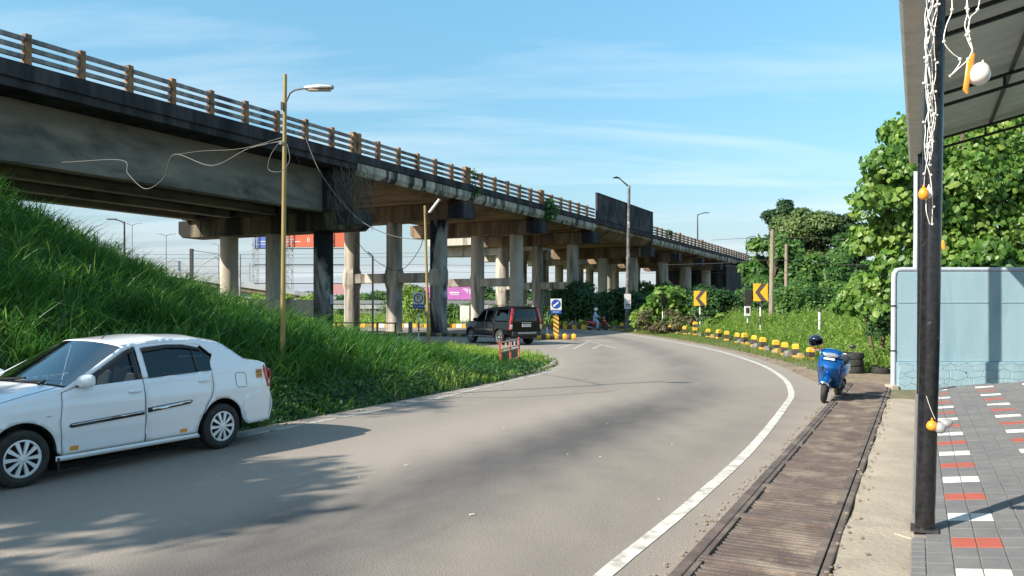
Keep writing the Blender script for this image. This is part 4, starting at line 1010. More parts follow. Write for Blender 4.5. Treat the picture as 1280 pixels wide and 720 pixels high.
        mb = loc(MB(), .6); sh.side(mb, [(1.06, 1.008), (1.06, 1.345), (.70, 1.368), (.45, 1.355), (.25, 1.31), (.10, 1.20), (.08, 1.14), (.13, 1.03)], [], .08, -.012, sgn=s); paint(mb, 'window', M['glass_dark'], d2, 0)
        mb = loc(MB(), .6); sh.side(mb, [(.36, 1.018), (.335, 1.018), (.335, 1.34), (.36, 1.347)], [], .08, .0, sgn=s); sh.side(mb, [(1.06, .998), (.13, 1.028), (.13, 1.04), (1.06, 1.012)], [], .08, .004, sgn=s); paint(mb, 'window_seal', M['plastic'], d2, .01)
        mb = loc(MB(), .6); sh.side(mb, [(1.06, 1.30), (1.06, 1.352), (.70, 1.376), (.47, 1.366), (.25, 1.32), (.20, 1.275), (.27, 1.295), (.47, 1.325), (.70, 1.335)], [], .05, .014, sgn=s); paint(mb, 'rain_visor', M['plastic'], d2, .006)
        mb = loc(MB(), .6); sh.side(mb, [(1.115, .60), (1.115, .655), (.52, .69), (.48, .675), (.52, .645)], [], .08, .012, sgn=s); mb.build('side_moulding', M['plastic'], d2, smooth=True, solid=.014)
        mb = loc(MB(), .6); sh.side(mb, [(1.06, .617), (1.06, .648), (.53, .682), (.505, .672), (.53, .655)], [], .08, .016, sgn=s); mb.build('moulding_strip', M['chrome'], d2, smooth=True, solid=.008)
        mb = loc(MB(), .6); sh.side(mb, [(.56, .30), (.66, .30), (.66, .342), (.56, .342)], [], .08, .004, sgn=s); mb.build('sticker', M['amber'], d2, smooth=True)
        handle(.285, .91, d2, .6)
        # tail lamp wrapping the corner
        mb = MB(); lv = [(-.905, .735), (-.925, .80), (-.905, .90), (-.865, .995), (-.80, 1.035), (-.775, .98), (-.80, .90), (-.83, .80), (-.835, .735)]
        sh.side(mb, lv, [], .04, .008, sgn=s); 
        v, f = region_tris([(.44, .74), (.735, .74), (.735, .97), (.60, .99), (.50, .93)], [], .05)
        mb.add([(-1.012+.11*(yy/.76)**2.4-.004, s*yy, zz) for yy, zz in v], f)
        tl = paint(mb, 'tail_lamp', M['redlens'], c, .01)
        mb = MB(); sh.side(mb, [(-.905, .80), (-.915, .88), (-.87, .80), (-.865, .765), (-.90, .765)], [], .04, .014, sgn=s); paint(mb, 'lamp_insert', M['clearlens'], tl, .004)
        # head lamp
        mb = MB(); sh.side(mb, [(3.28, .60), (3.25, .66), (3.0, .765), (2.86, .775), (2.98, .66), (3.16, .60)], [], .05, .006, sgn=s); paint(mb, 'headlight', M['clearlens'], c, .01)
        # indicator
        mb = MB(); y = sh.y(2.30, .70); mb.ball((2.28, s*y, .70), .03, 8, (1, .35, .55)); mb.build('side_indicator', M['clearlens'], c, smooth=True)
        # mud flap + arch liner
        mb = MB(); mb.box((2.175, s*.74, .2), (.02, .16, .2)); mb.build('mud_flap', M['plastic'], c)
        for xc in (0, 2.55):
            mb = MB(); rows = [[(xc+ (ar+.0)*math.cos(R(a)), s*yy, .30+(ar)*math.sin(R(a))) for a in range(-12, 193, 12)] for yy in (.52, .80)]
            mb.grid(rows); mb.add([(xc, s*.52, .3)]+[(xc+ar*math.cos(R(a)), s*.52, .3+ar*math.sin(R(a))) for a in range(-12, 193, 12)], [(0, i, i+1) for i in range(1, 17)]); mb.build('wheel_arch', M['plastic'], c)
        for xc in (0, 2.55): wheel(c, xc, s*.745, r, .175, s)
    # fuel flap outline, plate sticker on the seen side
    mb = MB(); pts = [(-.42, .80), (-.42, .93), (-.40, .96), (-.26, .965), (-.235, .945), (-.235, .80), (-.26, .775), (-.40, .775)]
    pp = [(x, sh.y(x, z)+.001, z) for x, z in pts]; mb.tube(pp+[pp[0]], .0035, 4, False); mb.build('fuel_flap', M['plastic'], c)
    mb = MB(); sh.side(mb, [(-.74, .865), (-.62, .865), (-.62, .985), (-.74, .985)], [], .05, .005); pl = mb.build('number_sticker', mat('orange number sticker', (.62, .30, .07), .6), c, smooth=True)
    yy = sh.y(-.68, .93)
    bl = mat('sticker ink', (.05, .03, .02), .7); an = math.atan2(sh.y(-.62, .93)-sh.y(-.74, .93), .12)
    for s_, z in (('KL 43', .952), ('J 8329', .897)): text(s_, .043, 'lettering', bl, pl, (-.68, yy+.009, z), (R(93), 0, math.pi+an), .001)
    # glass
    mb = MB(); mb.grid(top_surface(sh, [(2.03, .975, 2.17, 1.022), (1.32, 1.367, 1.46, 1.437)], 0, 1, 10, 16, off=.002)); g = paint(mb, 'windscreen', M['glass_ws'], c, 0)
    mb = MB(); mb.grid(top_surface(sh, [(-.17, 1.337, -.23, 1.40), (-.455, 1.137, -.625, 1.148)], 0, 1, 8, 16, off=.002)); paint(mb, 'rear_window', M['glass_dark'], c, 0)
    mb = MB()
    for a, b in (((2.25, .15, 1.025), (1.98, .62, 1.03)), ((2.24, -.45, 1.025), (2.12, .12, 1.055))): mb.bar(a, b, .022, .02)
    mb.bar((2.20, .50, 1.005), (2.08, .42, 1.035), .02); mb.build('wiper', M['plastic'], c)
    mb = MB(); mb.tube([(1.28, .22, 1.46), (1.20, .22, 1.53)], [.007, .003], 6); mb.build('aerial', M['plastic'], c)
    for s in (1, -1):
        mb = MB(); pl = [(x, s*(sh.y(x, z)-.055), z+.028) for x, z in ((3.1, .735), (2.9, .805), (2.7, .847), (2.5, .89), (2.3, .925), (2.12, .958))]
        mb.tube(pl, .004, 4, False); mb.build('bonnet_seam', M['plastic'], c)
    # grille, plates
    mb = MB(); mb.box((3.43, 0, .60), (.03, .7, .10)); mb.build('grille', M['plastic'], c, bevel=.01)
    mb = MB(); mb.box((-1.062, 0, .50), (.012, .5, .12)); mb.build('number_plate', M['yellow'], c, bevel=.004)
    # cabin
    mb = MB(); mb.span(-.45, 3.1, -.66, .66, .21, .30); mb.span(2.25, 3.15, -.5, .5, .3, .66); mb.span(-.82, -.02, -.5, .5, .3, .85); mb.build('underbody', M['plastic'], c)
    mb = MB(); mb.loft([((2.2, -.62, .84), .14, .12, 3, (1, 0, 0), (0, 0, 1)), ((2.0, -.64, .84), .0, .0, 3, (1, 0, 0), (0, 0, 1))][:0] or [((2.02, y, .88), .16, .10, 3, (1, 0, 0), (0, 0, 1)) for y in (-.66, -.3, 0, .3, .66)]); mb.build('dashboard', M['plastic'], c, smooth=True)
    mb = MB(); mb.T = Matrix.Translation((1.72, -.36, .93)) @ Matrix.Rotation(R(62), 4, 'Y')
    mb.tube([(.19*math.cos(t), .19*math.sin(t), 0) for t in [i*math.pi/12 for i in range(25)]], .014, 8, False); mb.bar((-.18, 0, 0), (.18, 0, 0), .03); mb.build('steering_wheel', M['plastic'], c, smooth=True)
    for y in (-.36, .36):
        mb = MB(); U = ((1, 0, 0), (0, 1, 0))
        mb.loft([((1.22, y, .34), .22, .23, 3, *U), ((1.24, y, .52), .25, .25, 3, *U), ((1.24, y, .56), .2, .2, 3, *U)])
        mb.loft([((1.02, y, .50), .07, .23, 3, *U), ((.94, y, .8), .06, .24, 3, *U), ((.87, y, 1.06), .045, .20, 3, *U), ((.85, y, 1.10), .03, .15, 3, *U)])
        mb.loft([((.85, y, 1.12), .04, .09, 3, *U), ((.84, y, 1.18), .055, .13, 3, *U), ((.82, y, 1.27), .04, .10, 2.4, *U)]); mb.build('seat', M['seat'], c, smooth=True)
    mb = MB(); U = ((1, 0, 0), (0, 1, 0)); mb.loft([((.28, 0, .36), .24, .62, 4, *U), ((.28, 0, .54), .24, .62, 4, *U)]); mb.loft([((.05, 0, .52), .08, .62, 4, *U), ((-.12, 0, 1.06), .05, .58, 4, *U)])
    for y in (-.36, .36): mb.loft([((-.14, y, 1.06), .04, .11, 3, *U), ((-.17, y, 1.2), .035, .10, 3, *U)])
    mb.build('rear_seat', M['seat'], c, smooth=True)
    mb = MB(); mb.box((1.26, -.28, 1.36), (.02, .22, .07)); mb.build('rear_view_mirror', M['plastic'], c, bevel=.01)
    return c
car = sedan()
fx, fy = -4.94, 8.26; rx, ry = -3.74, 10.45
hx, hy = fx-rx, fy-ry; hl = math.hypot(hx, hy); hx /= hl; hy /= hl
ang = math.atan2(hy, hx); lx, ly = -hy, hx             # left of heading
car.rotation_euler = (0, 0, ang); car.location = (rx-lx*.80+hx*.07, ry-ly*.80+hy*.07, .005)

def suv():
    c = empty('parked_suv', (0, 0, 0), 0, 'black boxy four wheel drive standing at the junction seen from behind', 'car')
    sh = Shell(.90, [(-1.0, .93), (-.8, .965), (-.4, .99), (0, 1), (2.3, 1), (2.9, .98), (3.2, .93), (3.5, .82)], [(-1, 1.16), (1, 1.14), (2.4, 1.10), (3.4, .98)], .17)
    P = M['black_body']; r = .365; ar = .43
    st = [(3.42, .95, 3.50, .98), (3.30, 1.03, 3.40, 1.07), (2.9, 1.09, 2.95, 1.14), (2.36, 1.12, 2.45, 1.19), (2.32, 1.13, 2.42, 1.20), (1.80, 1.66, 1.92, 1.73), (1.76, 1.68, 1.88, 1.75), (1.2, 1.77, 1.2, 1.83), (0, 1.80, 0, 1.87), (-.86, 1.77, -.92, 1.84)]
    mb = MB()
    for s in (1, -1):
        sh.side(mb, [(-.95, .50), (-.97, .9), (-.94, 1.16), (-.90, 1.45), (-.86, 1.77), (-.62, 1.78), (-.66, 1.2), (-.60, 1.15), (.44, 1.15), (.42, .80), (.50, .45), (.46, .42)]+arc(0, .37, ar, 8, 172, 16)+[(-.46, .50)], [], .07, sgn=s)
        sh.side(mb, [(2.26, .42), (2.26, 1.10), (2.36, 1.12), (2.9, 1.09), (3.30, 1.03), (3.40, .95), (3.42, .5), (3.12, .45)]+arc(2.68, .37, ar, 8, 172, 16), [], .07, sgn=s)
        sh.side(mb, [(-.86, 1.77), (0, 1.80), (1.2, 1.77), (1.76, 1.68), (2.32, 1.13), (2.20, 1.12), (1.70, 1.60), (1.2, 1.68), (0, 1.70), (-.64, 1.69)], [], .06, sgn=s)
        for a, b in ((1.30, 1.38), (.36, .46)): sh.side(mb, [(a, 1.13), (b, 1.13), (b-.02, 1.69), (a-.02, 1.69)], [], .06, sgn=s)
    mb.grid(top_surface(sh, st, 0, 4)); mb.grid(top_surface(sh, st, 5, 9, ex=4)); 
    rows = []
    def xr(z, v): return -(.90+.09*smooth(1.84, 1.15, z))-.05*(1-abs(v)**2)
    def rear(mb, poly, holes=(), off=0):
        v, f = region_tris(poly, holes, .07); mb.add([(xr(z, y/.86)-off, y, z) for y, z in v], f); return mb
    oy = [(-.86, .48), (.86, .48), (.87, 1.15), (.775, 1.78), (.6, 1.82), (0, 1.84), (-.6, 1.82), (-.775, 1.78), (-.87, 1.15)]
    glass = [(-.62, 1.14), (.62, 1.14), (.66, 1.25), (.60, 1.70), (-.60, 1.70), (-.66, 1.25)]
    rear(mb, oy, [glass]); mb.grid([[(3.50-.08*abs(v)**2, v*.74, z) for v in [(-1+j/8) for j in range(17)]] for z in (.45, .7, .97)])
    paint(mb, 'body', P, c, .012)
    mb = rear(MB(), glass, (), -.012); paint(mb, 'rear_window', M['glass_dark'], c, 0)
    mb = MB(); mb.grid(top_surface(sh, st, 4, 5)); paint(mb, 'windscreen', M['glass_ws'], c, 0)
    for s in (1, -1):
        for (a, b, nm) in ((1.385, 2.25, 'front'), (.465, 1.375, 'rear')):
            x0 = (a+b)/2; d = empty('door', (x0, 0, 0)); d.parent = c
            mb = MB(); mb.T = Matrix.Translation((-x0, 0, 0)); sh.side(mb, [(a, .44), (b, .44), (b, 1.105), (a, 1.135)], [], .07, sgn=s); paint(mb, 'door_panel', P, d)
            mb = MB(); mb.T = Matrix.Translation((-x0, 0, 0)); sh.side(mb, [(a, 1.14), (b-.03, 1.11), (1.72 if nm == 'front' else b-.06, 1.58 if nm == 'front' else 1.68), (a, 1.685)], [], .08, -.01, sgn=s); paint(mb, 'window', M['glass'], d, 0)
            mb = MB(); mb.T = Matrix.Translation((-x0, 0, 0)); y = sh.y(a+.12, 1.02); mb.box((a+.13, s*(y+.02), 1.02), (.16, .03, .03)); mb.build('door_handle', P, d, bevel=.008)
            mb = MB(); mb.T = Matrix.Translation((-x0, 0, 0)); y = sh.y(1, .66); mb.box((x0, s*(y+.012), .68), (b-a-.03, .03, .12)); mb.build('door_cladding', M['plastic'], d, bevel=.012)
            mb = MB(); mb.T = Matrix.Translation((-x0, 0, 0)); mb.box((x0, s*(y+.03), .735), (b-a-.06, .012, .025)); mb.build('chrome_strip', M['chrome'], d)
        mb = MB(); sh.side(mb, [(.355, 1.16), (-.62, 1.17), (-.60, 1.68), (.345, 1.69)], [], .08, -.01, sgn=s); paint(mb, 'quarter_window', M['glass_dark'], c, 0)
        mb = MB(); y = sh.y(1, .4); mb.box((1.35, s*(y+.05), .40), (1.7, .16, .05)); mb.build('side_step', M['steel'], c, bevel=.015)
        mb = MB(); mb.tube([(1.35, s*.66, 1.80), (1.25, s*.66, 1.88), (-.6, s*.66, 1.92), (-.72, s*.66, 1.85)], .018, 8); mb.build('roof_rail', M['darksteel'], c, smooth=True)
        mb = MB(); y = sh.y(2.15, 1.15); mb.loft([((2.08, s*(y+.12), 1.2), .1, .08, 3, (0, s, 0), (0, 0, 1)), ((2.2, s*(y+.12), 1.2), .09, .07, 3, (0, s, 0), (0, 0, 1))]); mb.build('wing_mirror', P, c, smooth=True)
        mb = MB(); pl_ = [(s*.90, .74), (s*.80, .74), (s*.76, 1.16), (s*.70, 1.45), (s*.64, 1.74), (s*.765, 1.75), (s*.81, 1.5), (s*.89, 1.15)]
        v, f = region_tris(pl_, [], .06); mb.add([(xr(z, min(1, abs(y)/.86))-.02, y, z) for y, z in v], f)
        sh.side(mb, [(-.985, .74), (-.985, 1.15), (-.93, 1.5), (-.88, 1.75), (-.80, 1.75), (-.82, 1.3), (-.84, 1.1), (-.84, .74)], [], .06, .012, sgn=s)
        tl = paint(mb, 'tail_lamp', M['redlens'], c, .015)
        mb = MB(); v, f = region_tris([(s*.895, .78), (s*.80, .78), (s*.78, .98), (s*.89, .98)], [], .06); mb.add([(xr(z, min(1, abs(y)/.86))-.036, y, z) for y, z in v], f); paint(mb, 'lamp_insert', M['clearlens'], tl, .01)
        for xc in (0, 2.68):
            mb = MB(); rows = [[(xc+ar*math.cos(R(a)), s*yy, .37+ar*math.sin(R(a))) for a in range(0, 181, 12)] for yy in (.5, .87)]
            mb.grid(rows); mb.build('wheel_arch', M['plastic'], c)
            mb = MB(); mb.tube([(xc+(ar+.02)*math.cos(R(a)), s*(sh.y(xc, .7)+.02), .37+(ar+.02)*math.sin(R(a))) for a in range(0, 181, 12)], .035, 6, True); mb.build('arch_flare', M['plastic'], c, smooth=True)
            wheel(c, xc, s*.79, r, .235, s, 'steel', n=6)
        mb = MB(); mb.box((3.47, s*.62, .93), (.06, .26, .16)); mb.build('headlight', M['clearlens'], c, bevel=.02)
    mb = MB(); mb.box((-1.04, 0, .55), (.16, 1.62, .20)); mb.build('rear_bumper', M['plastic'], c, bevel=.04)
    mb = MB(); mb.box((-1.125, 0, .585), (.03, 1.02, .085)); mb.build('bumper_step', M['steel'], c, bevel=.012)
    mb = MB(); mb.box((-1.055, .0, .94), (.02, .50, .13)); np_ = mb.build('number_plate', M['white'], c, bevel=.004)
    text('KL 07 BF 5479', .075, 'lettering', M['plastic'], np_, (-1.067, 0, .94), (R(90), 0, R(-90)), .001)
    mb = MB(); mb.box((-1.04, 0, 1.07), (.03, .56, .035)); mb.build('plate_garnish', M['chrome'], c, bevel=.008)
    mb = MB(); mb.loft([((-.93, -.5, 1.80), .08, .02, 2, (1, 0, 0), (0, 0, 1)), ((-1.0, 0, 1.83), .10, .025, 2, (1, 0, 0), (0, 0, 1)), ((-.93, .5, 1.80), .08, .02, 2, (1, 0, 0), (0, 0, 1))]); sp_ = mb.build('spoiler', P, c, smooth=True)
    mb = MB(); mb.box((-1.04, 0, 1.825), (.02, .26, .02)); mb.build('brake_light', M['redlens'], c)
    mb = MB(); mb.bar((-.975, -.02, 1.16), (-.96, .42, 1.26), .02, .02); mb.build('rear_wiper', M['plastic'], c)
    mb = MB(); mb.span(-.9, 3.35, -.7, .7, .32, .50); mb.build('underbody', M['plastic'], c)
    for y in (-.38, .38):
        for x in (1.2, .35):
            mb = MB(); U = ((1, 0, 0), (0, 1, 0)); mb.loft([((x+.2, y, .6), .25, .24, 3, *U), ((x+.2, y, .8), .25, .25, 3, *U)]); mb.loft([((x, y, .8), .07, .24, 3, *U), ((x-.12, y, 1.3), .05, .2, 3, *U)]); mb.loft([((x-.13, y, 1.34), .04, .12, 3, *U), ((x-.14, y, 1.5), .035, .1, 3, *U)]); mb.build('seat', M['seat'], c, smooth=True)
    return c
s_ = suv(); s_.location = (.12, 38.8, .005); s_.rotation_euler = (0, 0, R(90+33))
M['scooterlens'] = mat('scooter lens', (.36, .38, .41), .1, .5, coat=1)
# ------------------------------------------------------------------ scooters; x forward (front axle 0), y left, z up
def scooter(label, paint_, loc, rz, lean, plate=True, steer=0):
    c = empty('parked_scooter' if plate else 'scooter', loc, 0, label, 'scooter', rot=None)
    c.rotation_mode = 'XYZ'; c.rotation_euler = (lean, 0, rz)
    X = (1, 0, 0); Y = (0, 1, 0); Z = (0, 0, 1)
    for nm, x in (('front', 0), ('rear', -1.24)):
        w = empty('wheel', (x, 0, .228)); w.parent = c; w.rotation_euler = (0, 0, steer if nm == 'front' else 0)
        mb = MB(); r = .215; r = .228; prof = [(.135, -.038), (.17, -.055), (.205, -.044), (r-.003, -.02), (r, 0), (r-.003, .02), (.205, .044), (.17, .055), (.135, .038)]; mb.lathe(prof, 32, 'Y', closed=True); mb.build('tyre', M['rubber'], w, smooth=True)
        mb = MB(); mb.lathe([(.137, -.03), (.13, -.02), (.12, -.018), (.12, .018), (.13, .02), (.137, .03)], 32, 'Y', closed=True)
        for i in range(5):
            a = 2*math.pi*i/5; mb.bar((0, 0, 0), (.125*math.cos(a), 0, .125*math.sin(a)), .035, .03)
        mb.lathe([(0, -.05), (.04, -.05), (.04, .05), (0, .05)], 16, 'Y'); mb.build('rim', M['plastic'], w, smooth=True, angle=30)
    # fork and link
    mb = MB()
    for s in (1, -1): mb.tube([(.0, s*.062, .215), (-.05, s*.062, .42), (-.10, s*.04, .55)], .018, 8)
    mb.build('fork', M['darksteel'], c, smooth=True)
    # mudguard
    mb = MB(); rows = []
    for k in range(13):
        a = R(lerp(40, 165, k/12)); wv = .105*(.55+.45*math.sin(math.pi*min(1, (k+2)/12))); ro = .285+.03*math.sin(math.pi*k/12)
        rows.append([(ro*math.cos(a)*(1-.05*abs(v)**2), v*wv, .215+ro*math.sin(a)-.055*abs(v)**3) for v in [(-1+j/6) for j in range(13)]])
    mb.grid(rows); mb.build('front_mudguard', paint_, c, smooth=True, solid=.008)
    mb = MB(); mb.tube([(.175, -.10, .36), (.215, -.06, .405), (.228, 0, .412), (.215, .06, .405), (.175, .10, .36)], .014, 6); mb.build('mudguard_trim', M['chrome'], c, smooth=True)
    # apron: rings from below up (centre x,z, half depth, half width)
    mb = MB()
    ring = [(-.25, .30, .04, .10), (-.22, .37, .06, .14), (-.15, .47, .09, .165), (-.085, .58, .115, .185), (-.05, .68, .11, .205), (-.07, .77, .085, .20), (-.12, .85, .055, .16), (-.15, .89, .03, .10)]
    mb.loft([((x-.05, 0, z), d*1.12, w*1.04, 1.75, X, Y) for x, z, d, w in ring], n=28); mb.build('front_apron', paint_, c, smooth=True, angle=28)
    mb = MB()   # leg shield wings
    rows = []
    for k in range(9):
        t = k/8; z = lerp(.31, .87, t); x = lerp(-.28, -.19, t); w = .155+.08*math.sin(math.pi*min(1, t*.62+.05)); rows.append([(x-.05*abs(v)**2+.03, v*w, z) for v in [(-1+j/8) for j in range(17)]])
    mb.grid(rows); mb.build('leg_shield', paint_, c, smooth=True, solid=.02)
    for s in (-1,):
        mb = MB(); mb.loft([((.035, s*.085, .70), .012, .012, 2, Y, Z), ((.03, s*.115, .64), .014, .035, 2.2, Y, Z), ((.04, s*.125, .58), .004, .008, 2, Y, Z)][:3]); mb.build('apron_vent', M['plastic'], c, smooth=True)
    if plate:
        mb = MB(); mb.box((-.03, 0, .845), (.008, .20, .04), rot=Matrix.Rotation(R(-38), 3, 'Y')); mb.build('number_plate', M['white'], c, bevel=.003)
    # headlight cowl
    H = empty('handlebar_head', (-.17, 0, .94)); H.parent = c; H.rotation_euler = (0, 0, steer)
    mb = MB(); mb.loft([((.11, 0, -.03), .12, .03, 2.4, Y, Z), ((.085, 0, -.015), .185, .062, 2.4, Y, Z), ((.03, 0, .005), .205, .085, 2.5, Y, Z), ((-.04, 0, .015), .19, .085, 2.5, Y, Z), ((-.10, 0, .01), .14, .06, 2.4, Y, Z), ((-.12, 0, .0), .08, .03, 2.2, Y, Z)], n=24)
    mb.build('headlight_cowl', paint_, H, smooth=True, angle=60)
    mb = MB(); mb.loft([((.118, 0, -.032), .10, .022, 2.2, Y, Z), ((.105, 0, -.026), .135, .044, 2.3, Y, Z), ((.08, 0, -.022), .150, .053, 2.4, Y, Z)], n=24); mb.build('headlight', M['scooterlens'], H, smooth=True)
    for s in (1, -1):
        mb = MB(); mb.loft([((.085, s*.145, -.01), .03, .022, 2.2, Y, Z), ((.045, s*.17, -.005), .037, .035, 2.2, Y, Z), ((.0, s*.19, .0), .02, .02, 2.2, Y, Z)]); mb.build('indicator_lamp', M['amber'] if not plate else M['clearlens'], H, smooth=True)
        mb = MB(); mb.tube([(-.03, s*.16, .02), (-.05, s*.24, .03), (-.09, s*.35, .035)], [.012, .018, .018], 8); mb.build('handle_grip', M['plastic'], H, smooth=True)
        mb = MB(); mb.tube([(-.0, s*.2, .03), (.02, s*.26, .03), (-.03, s*.36, .03)], .006, 6); mb.build('brake_lever', M['steel'], H, smooth=True)
        mb = MB(); mb.tube([(-.04, s*.21, .04), (-.03, s*.27, .12), (-.02, s*.33, .16)], .006, 6); mb.ball((-.02, s*.355, .185), .06, 8, (.35, 1, .68)); mb.build('mirror', M['plastic'], H, smooth=True)
    # floorboard, body, seat
    mb = MB(); mb.loft([((-.30, 0, .30), .15, .03, 4, Y, Z), ((-.45, 0, .28), .17, .035, 4, Y, Z), ((-.62, 0, .28), .16, .04, 4, Y, Z), ((-.74, 0, .33), .13, .05, 3, Y, Z)], n=20); mb.build('floorboard', M['plastic'], c, smooth=True)
    mb = MB(); mb.loft([((-.66, 0, .47), .10, .14, 3, Y, Z), ((-.78, 0, .52), .15, .17, 2.6, Y, Z), ((-1.05, 0, .56), .18, .15, 2.4, Y, Z), ((-1.30, 0, .62), .165, .12, 2.4, Y, Z), ((-1.50, 0, .68), .12, .075, 2.3, Y, Z), ((-1.58, 0, .70), .07, .035, 2, Y, Z)], n=24); mb.build('rear_body', paint_, c, smooth=True, angle=60)
    mb = MB(); mb.loft([((-.62, 0, .70), .07, .03, 2.4, Y, Z), ((-.72, 0, .735), .12, .05, 2.6, Y, Z), ((-.95, 0, .745), .145, .055, 2.8, Y, Z), ((-1.12, 0, .775), .14, .06, 2.8, Y, Z), ((-1.36, 0, .80), .12, .05, 2.6, Y, Z), ((-1.45, 0, .795), .07, .03, 2.2, Y, Z)], n=22); mb.build('saddle', M['seat'], c, smooth=True)
    mb = MB(); mb.tube([(-1.2, .12, .76), (-1.5, .12, .83), (-1.62, .05, .85), (-1.62, -.05, .85), (-1.5, -.12, .83), (-1.2, -.12, .76)], .013, 8); mb.build('grab_rail', M['darksteel'], c, smooth=True)
    mb = MB(); mb.ball((-1.57, 0, .66), .06, 8, (.5, 1.3, .7)); mb.build('tail_lamp', M['redlens'], c, smooth=True)
    mb = MB(); mb.loft([((-.85, .0, .33), .08, .10, 3, Y, Z), ((-1.05, .03, .27), .10, .10, 3, Y, Z), ((-1.3, .06, .24), .05, .07, 3, Y, Z)]); mb.build('engine', M['darksteel'], c, smooth=True)
    mb = MB(); mb.tube([(-.95, -.10, .2), (-1.15, -.14, .22), (-1.5, -.15, .30)], [.02, .045, .05], 12); mb.build('exhaust', M['steel'], c, smooth=True)
    mb = MB(); mb.tube([(-.62, .12, .25), (-.60, .27, .02)], .010, 6); mb.tube([(-.62, .27, .02), (-.57, .27, .02)], .012, 6); mb.build('side_stand', M['darksteel'], c, smooth=True)
    mb = MB(); mb.loft([((-1.3, 0, .40), .05, .01, 2, Y, Z), ((-1.48, 0, .36), .07, .01, 2, Y, Z), ((-1.6, 0, .24), .07, .01, 2, Y, Z)]); mb.build('rear_mudguard', M['plastic'], c, smooth=True)
    return c, H
x, y = G(1029, 504)
blue, bh = scooter('parked metallic blue scooter leaning on its side stand beside the drain', M['blue_body'], (x, y, .01), R(-124), R(-7), True, R(8))
# helmet hanging from the right mirror
hm = empty('helmet', (0, 0, 0), 0, 'dark navy open face helmet hung on the handlebar of the blue scooter', 'helmet')
bpy.context.view_layer.update()
hp = bh.matrix_world @ Vector((-.0, -.31, .19))
hm.location = hp; hm.rotation_euler = (R(8), R(-10), R(-105))
M['navy'] = mat('navy helmet shell', (.006, .012, .045), .15, .1, coat=1)
mb = MB(); rows = []
for i in range(15):
    ph = R(lerp(0, 118, i/14)); rows.append([(.135*math.sin(ph)*math.cos(a)*(1.12), .135*math.sin(ph)*math.sin(a), .135*math.cos(ph)-(.035 if i > 11 else 0)*0) for a in [2*math.pi*j/32 for j in range(33)]])
b_ = len(rows); fs = []
for i in range(14):
    for j in range(32):
        aa = 360*j/32; front = min(aa, 360-aa) < 62
        if front and i >= 9: continue
        fs.append((i*33+j, i*33+j+1, (i+1)*33+j+1, (i+1)*33+j))
mb.add([p for r_ in rows for p in r_], fs); mb.build('shell', M['navy'], hm, smooth=True, solid=.012)
mb = MB(); mb.tube([(.135*1.13*math.sin(R(84))*math.cos(a), .136*math.sin(a), .135*math.cos(R(84))+.01) for a in [R(k) for k in range(-62, 63, 8)]], .008, 6); mb.build('peak_trim', M['plastic'], hm, smooth=True)
mb = MB(); mb.tube([(.02, .10, -.05), (.04, .06, -.14), (.04, 0, -.16), (.04, -.06, -.14), (.02, -.10, -.05)], .007, 6); mb.build('chin_strap', M['redlens'], hm, smooth=True)
# red scooter and rider
RX, RY = G(745, 413); rz = R(-14)
red, rh = scooter('red scooter stopped at the far side of the bend under its rider', M['red_body'], (RX+.72, RY-.25, .01), rz, 0, False)
def skin(name, pts, edges, m_, parent, sub=1, root=0):
    me = bpy.data.meshes.new(name); me.from_pydata([p[0] for p in pts], edges, []); me.materials.append(m_)
    o = bpy.data.objects.new(name, me); COL.objects.link(o); o.parent = parent
    md = o.modifiers.new('skin', 'SKIN'); md.use_smooth_shade = True
    for i, p in enumerate(pts):
        r = p[1]; me.skin_vertices[0].data[i].radius = r if isinstance(r, tuple) else (r, r); me.skin_vertices[0].data[i].use_root = (i == root)
    if sub: q = o.modifiers.new('sub', 'SUBSURF'); q.levels = q.render_levels = sub
    return o
pr = empty('person', (RX+.72-.85*math.cos(rz), RY-.25-.85*math.sin(rz), .0), rz, 'person in pale blue clothes and white helmet sitting on the red scooter with feet down', 'person')
M['shirt'] = mat('pale blue shirt', (.42, .52, .72), .8, col2=(.36, .46, .66), scale=8)
M['trouser'] = mat('light blue trousers', (.36, .46, .66), .85, col2=(.30, .40, .60), scale=8)
M['helmetw'] = mat('white helmet', (.75, .76, .78), .25, coat=1)
# joints: pelvis 0, spine1, chest2, neck3, head4, shoulders etc.
J = [((0, 0, .86), .10), ((.02, 0, 1.02), .105), ((.05, 0, 1.24), .12), ((.07, 0, 1.42), .055), ((.10, 0, 1.55), .085), ((.11, 0, 1.63), .085),
     ((.05, .18, 1.34), .055), ((.16, .24, 1.10), .042), ((.42, .27, 1.02), .032), ((.05, -.18, 1.34), .055), ((.16, -.24, 1.10), .042), ((.42, -.27, 1.02), .032),
     ((.03, .12, .82), .085), ((.30, .20, .62), .062), ((.22, .27, .12), .042), ((.36, .28, .05), .038), ((.03, -.12, .82), .085), ((.30, -.20, .62), .062), ((.22, -.27, .12), .042), ((.36, -.28, .05), .038)]
E_ = [(0, 1), (1, 2), (2, 3), (3, 4), (4, 5), (2, 6), (6, 7), (7, 8), (2, 9), (9, 10), (10, 11), (0, 12), (12, 13), (13, 14), (14, 15), (0, 16), (16, 17), (17, 18), (18, 19)]
for s, w_ in ((1, 8), (-1, 11)):
    p = J[w_][0]; 
    for k in range(4):
        yk = p[1]-s*(-.03+.02*k); b = len(J); J += [((p[0]+.06, yk, p[2]), .011), ((p[0]+.10, yk, p[2]-.02), .010), ((p[0]+.09, yk, p[2]-.05), .009)]; E_ += [(w_, b), (b, b+1), (b+1, b+2)]
    b = len(J); J += [((p[0]+.03, p[1]-s*.035, p[2]-.02), .012), ((p[0]+.06, p[1]-s*.05, p[2]-.035), .010)]; E_ += [(w_, b), (b, b+1)]
skin('body', J, E_, M['skin'], pr)
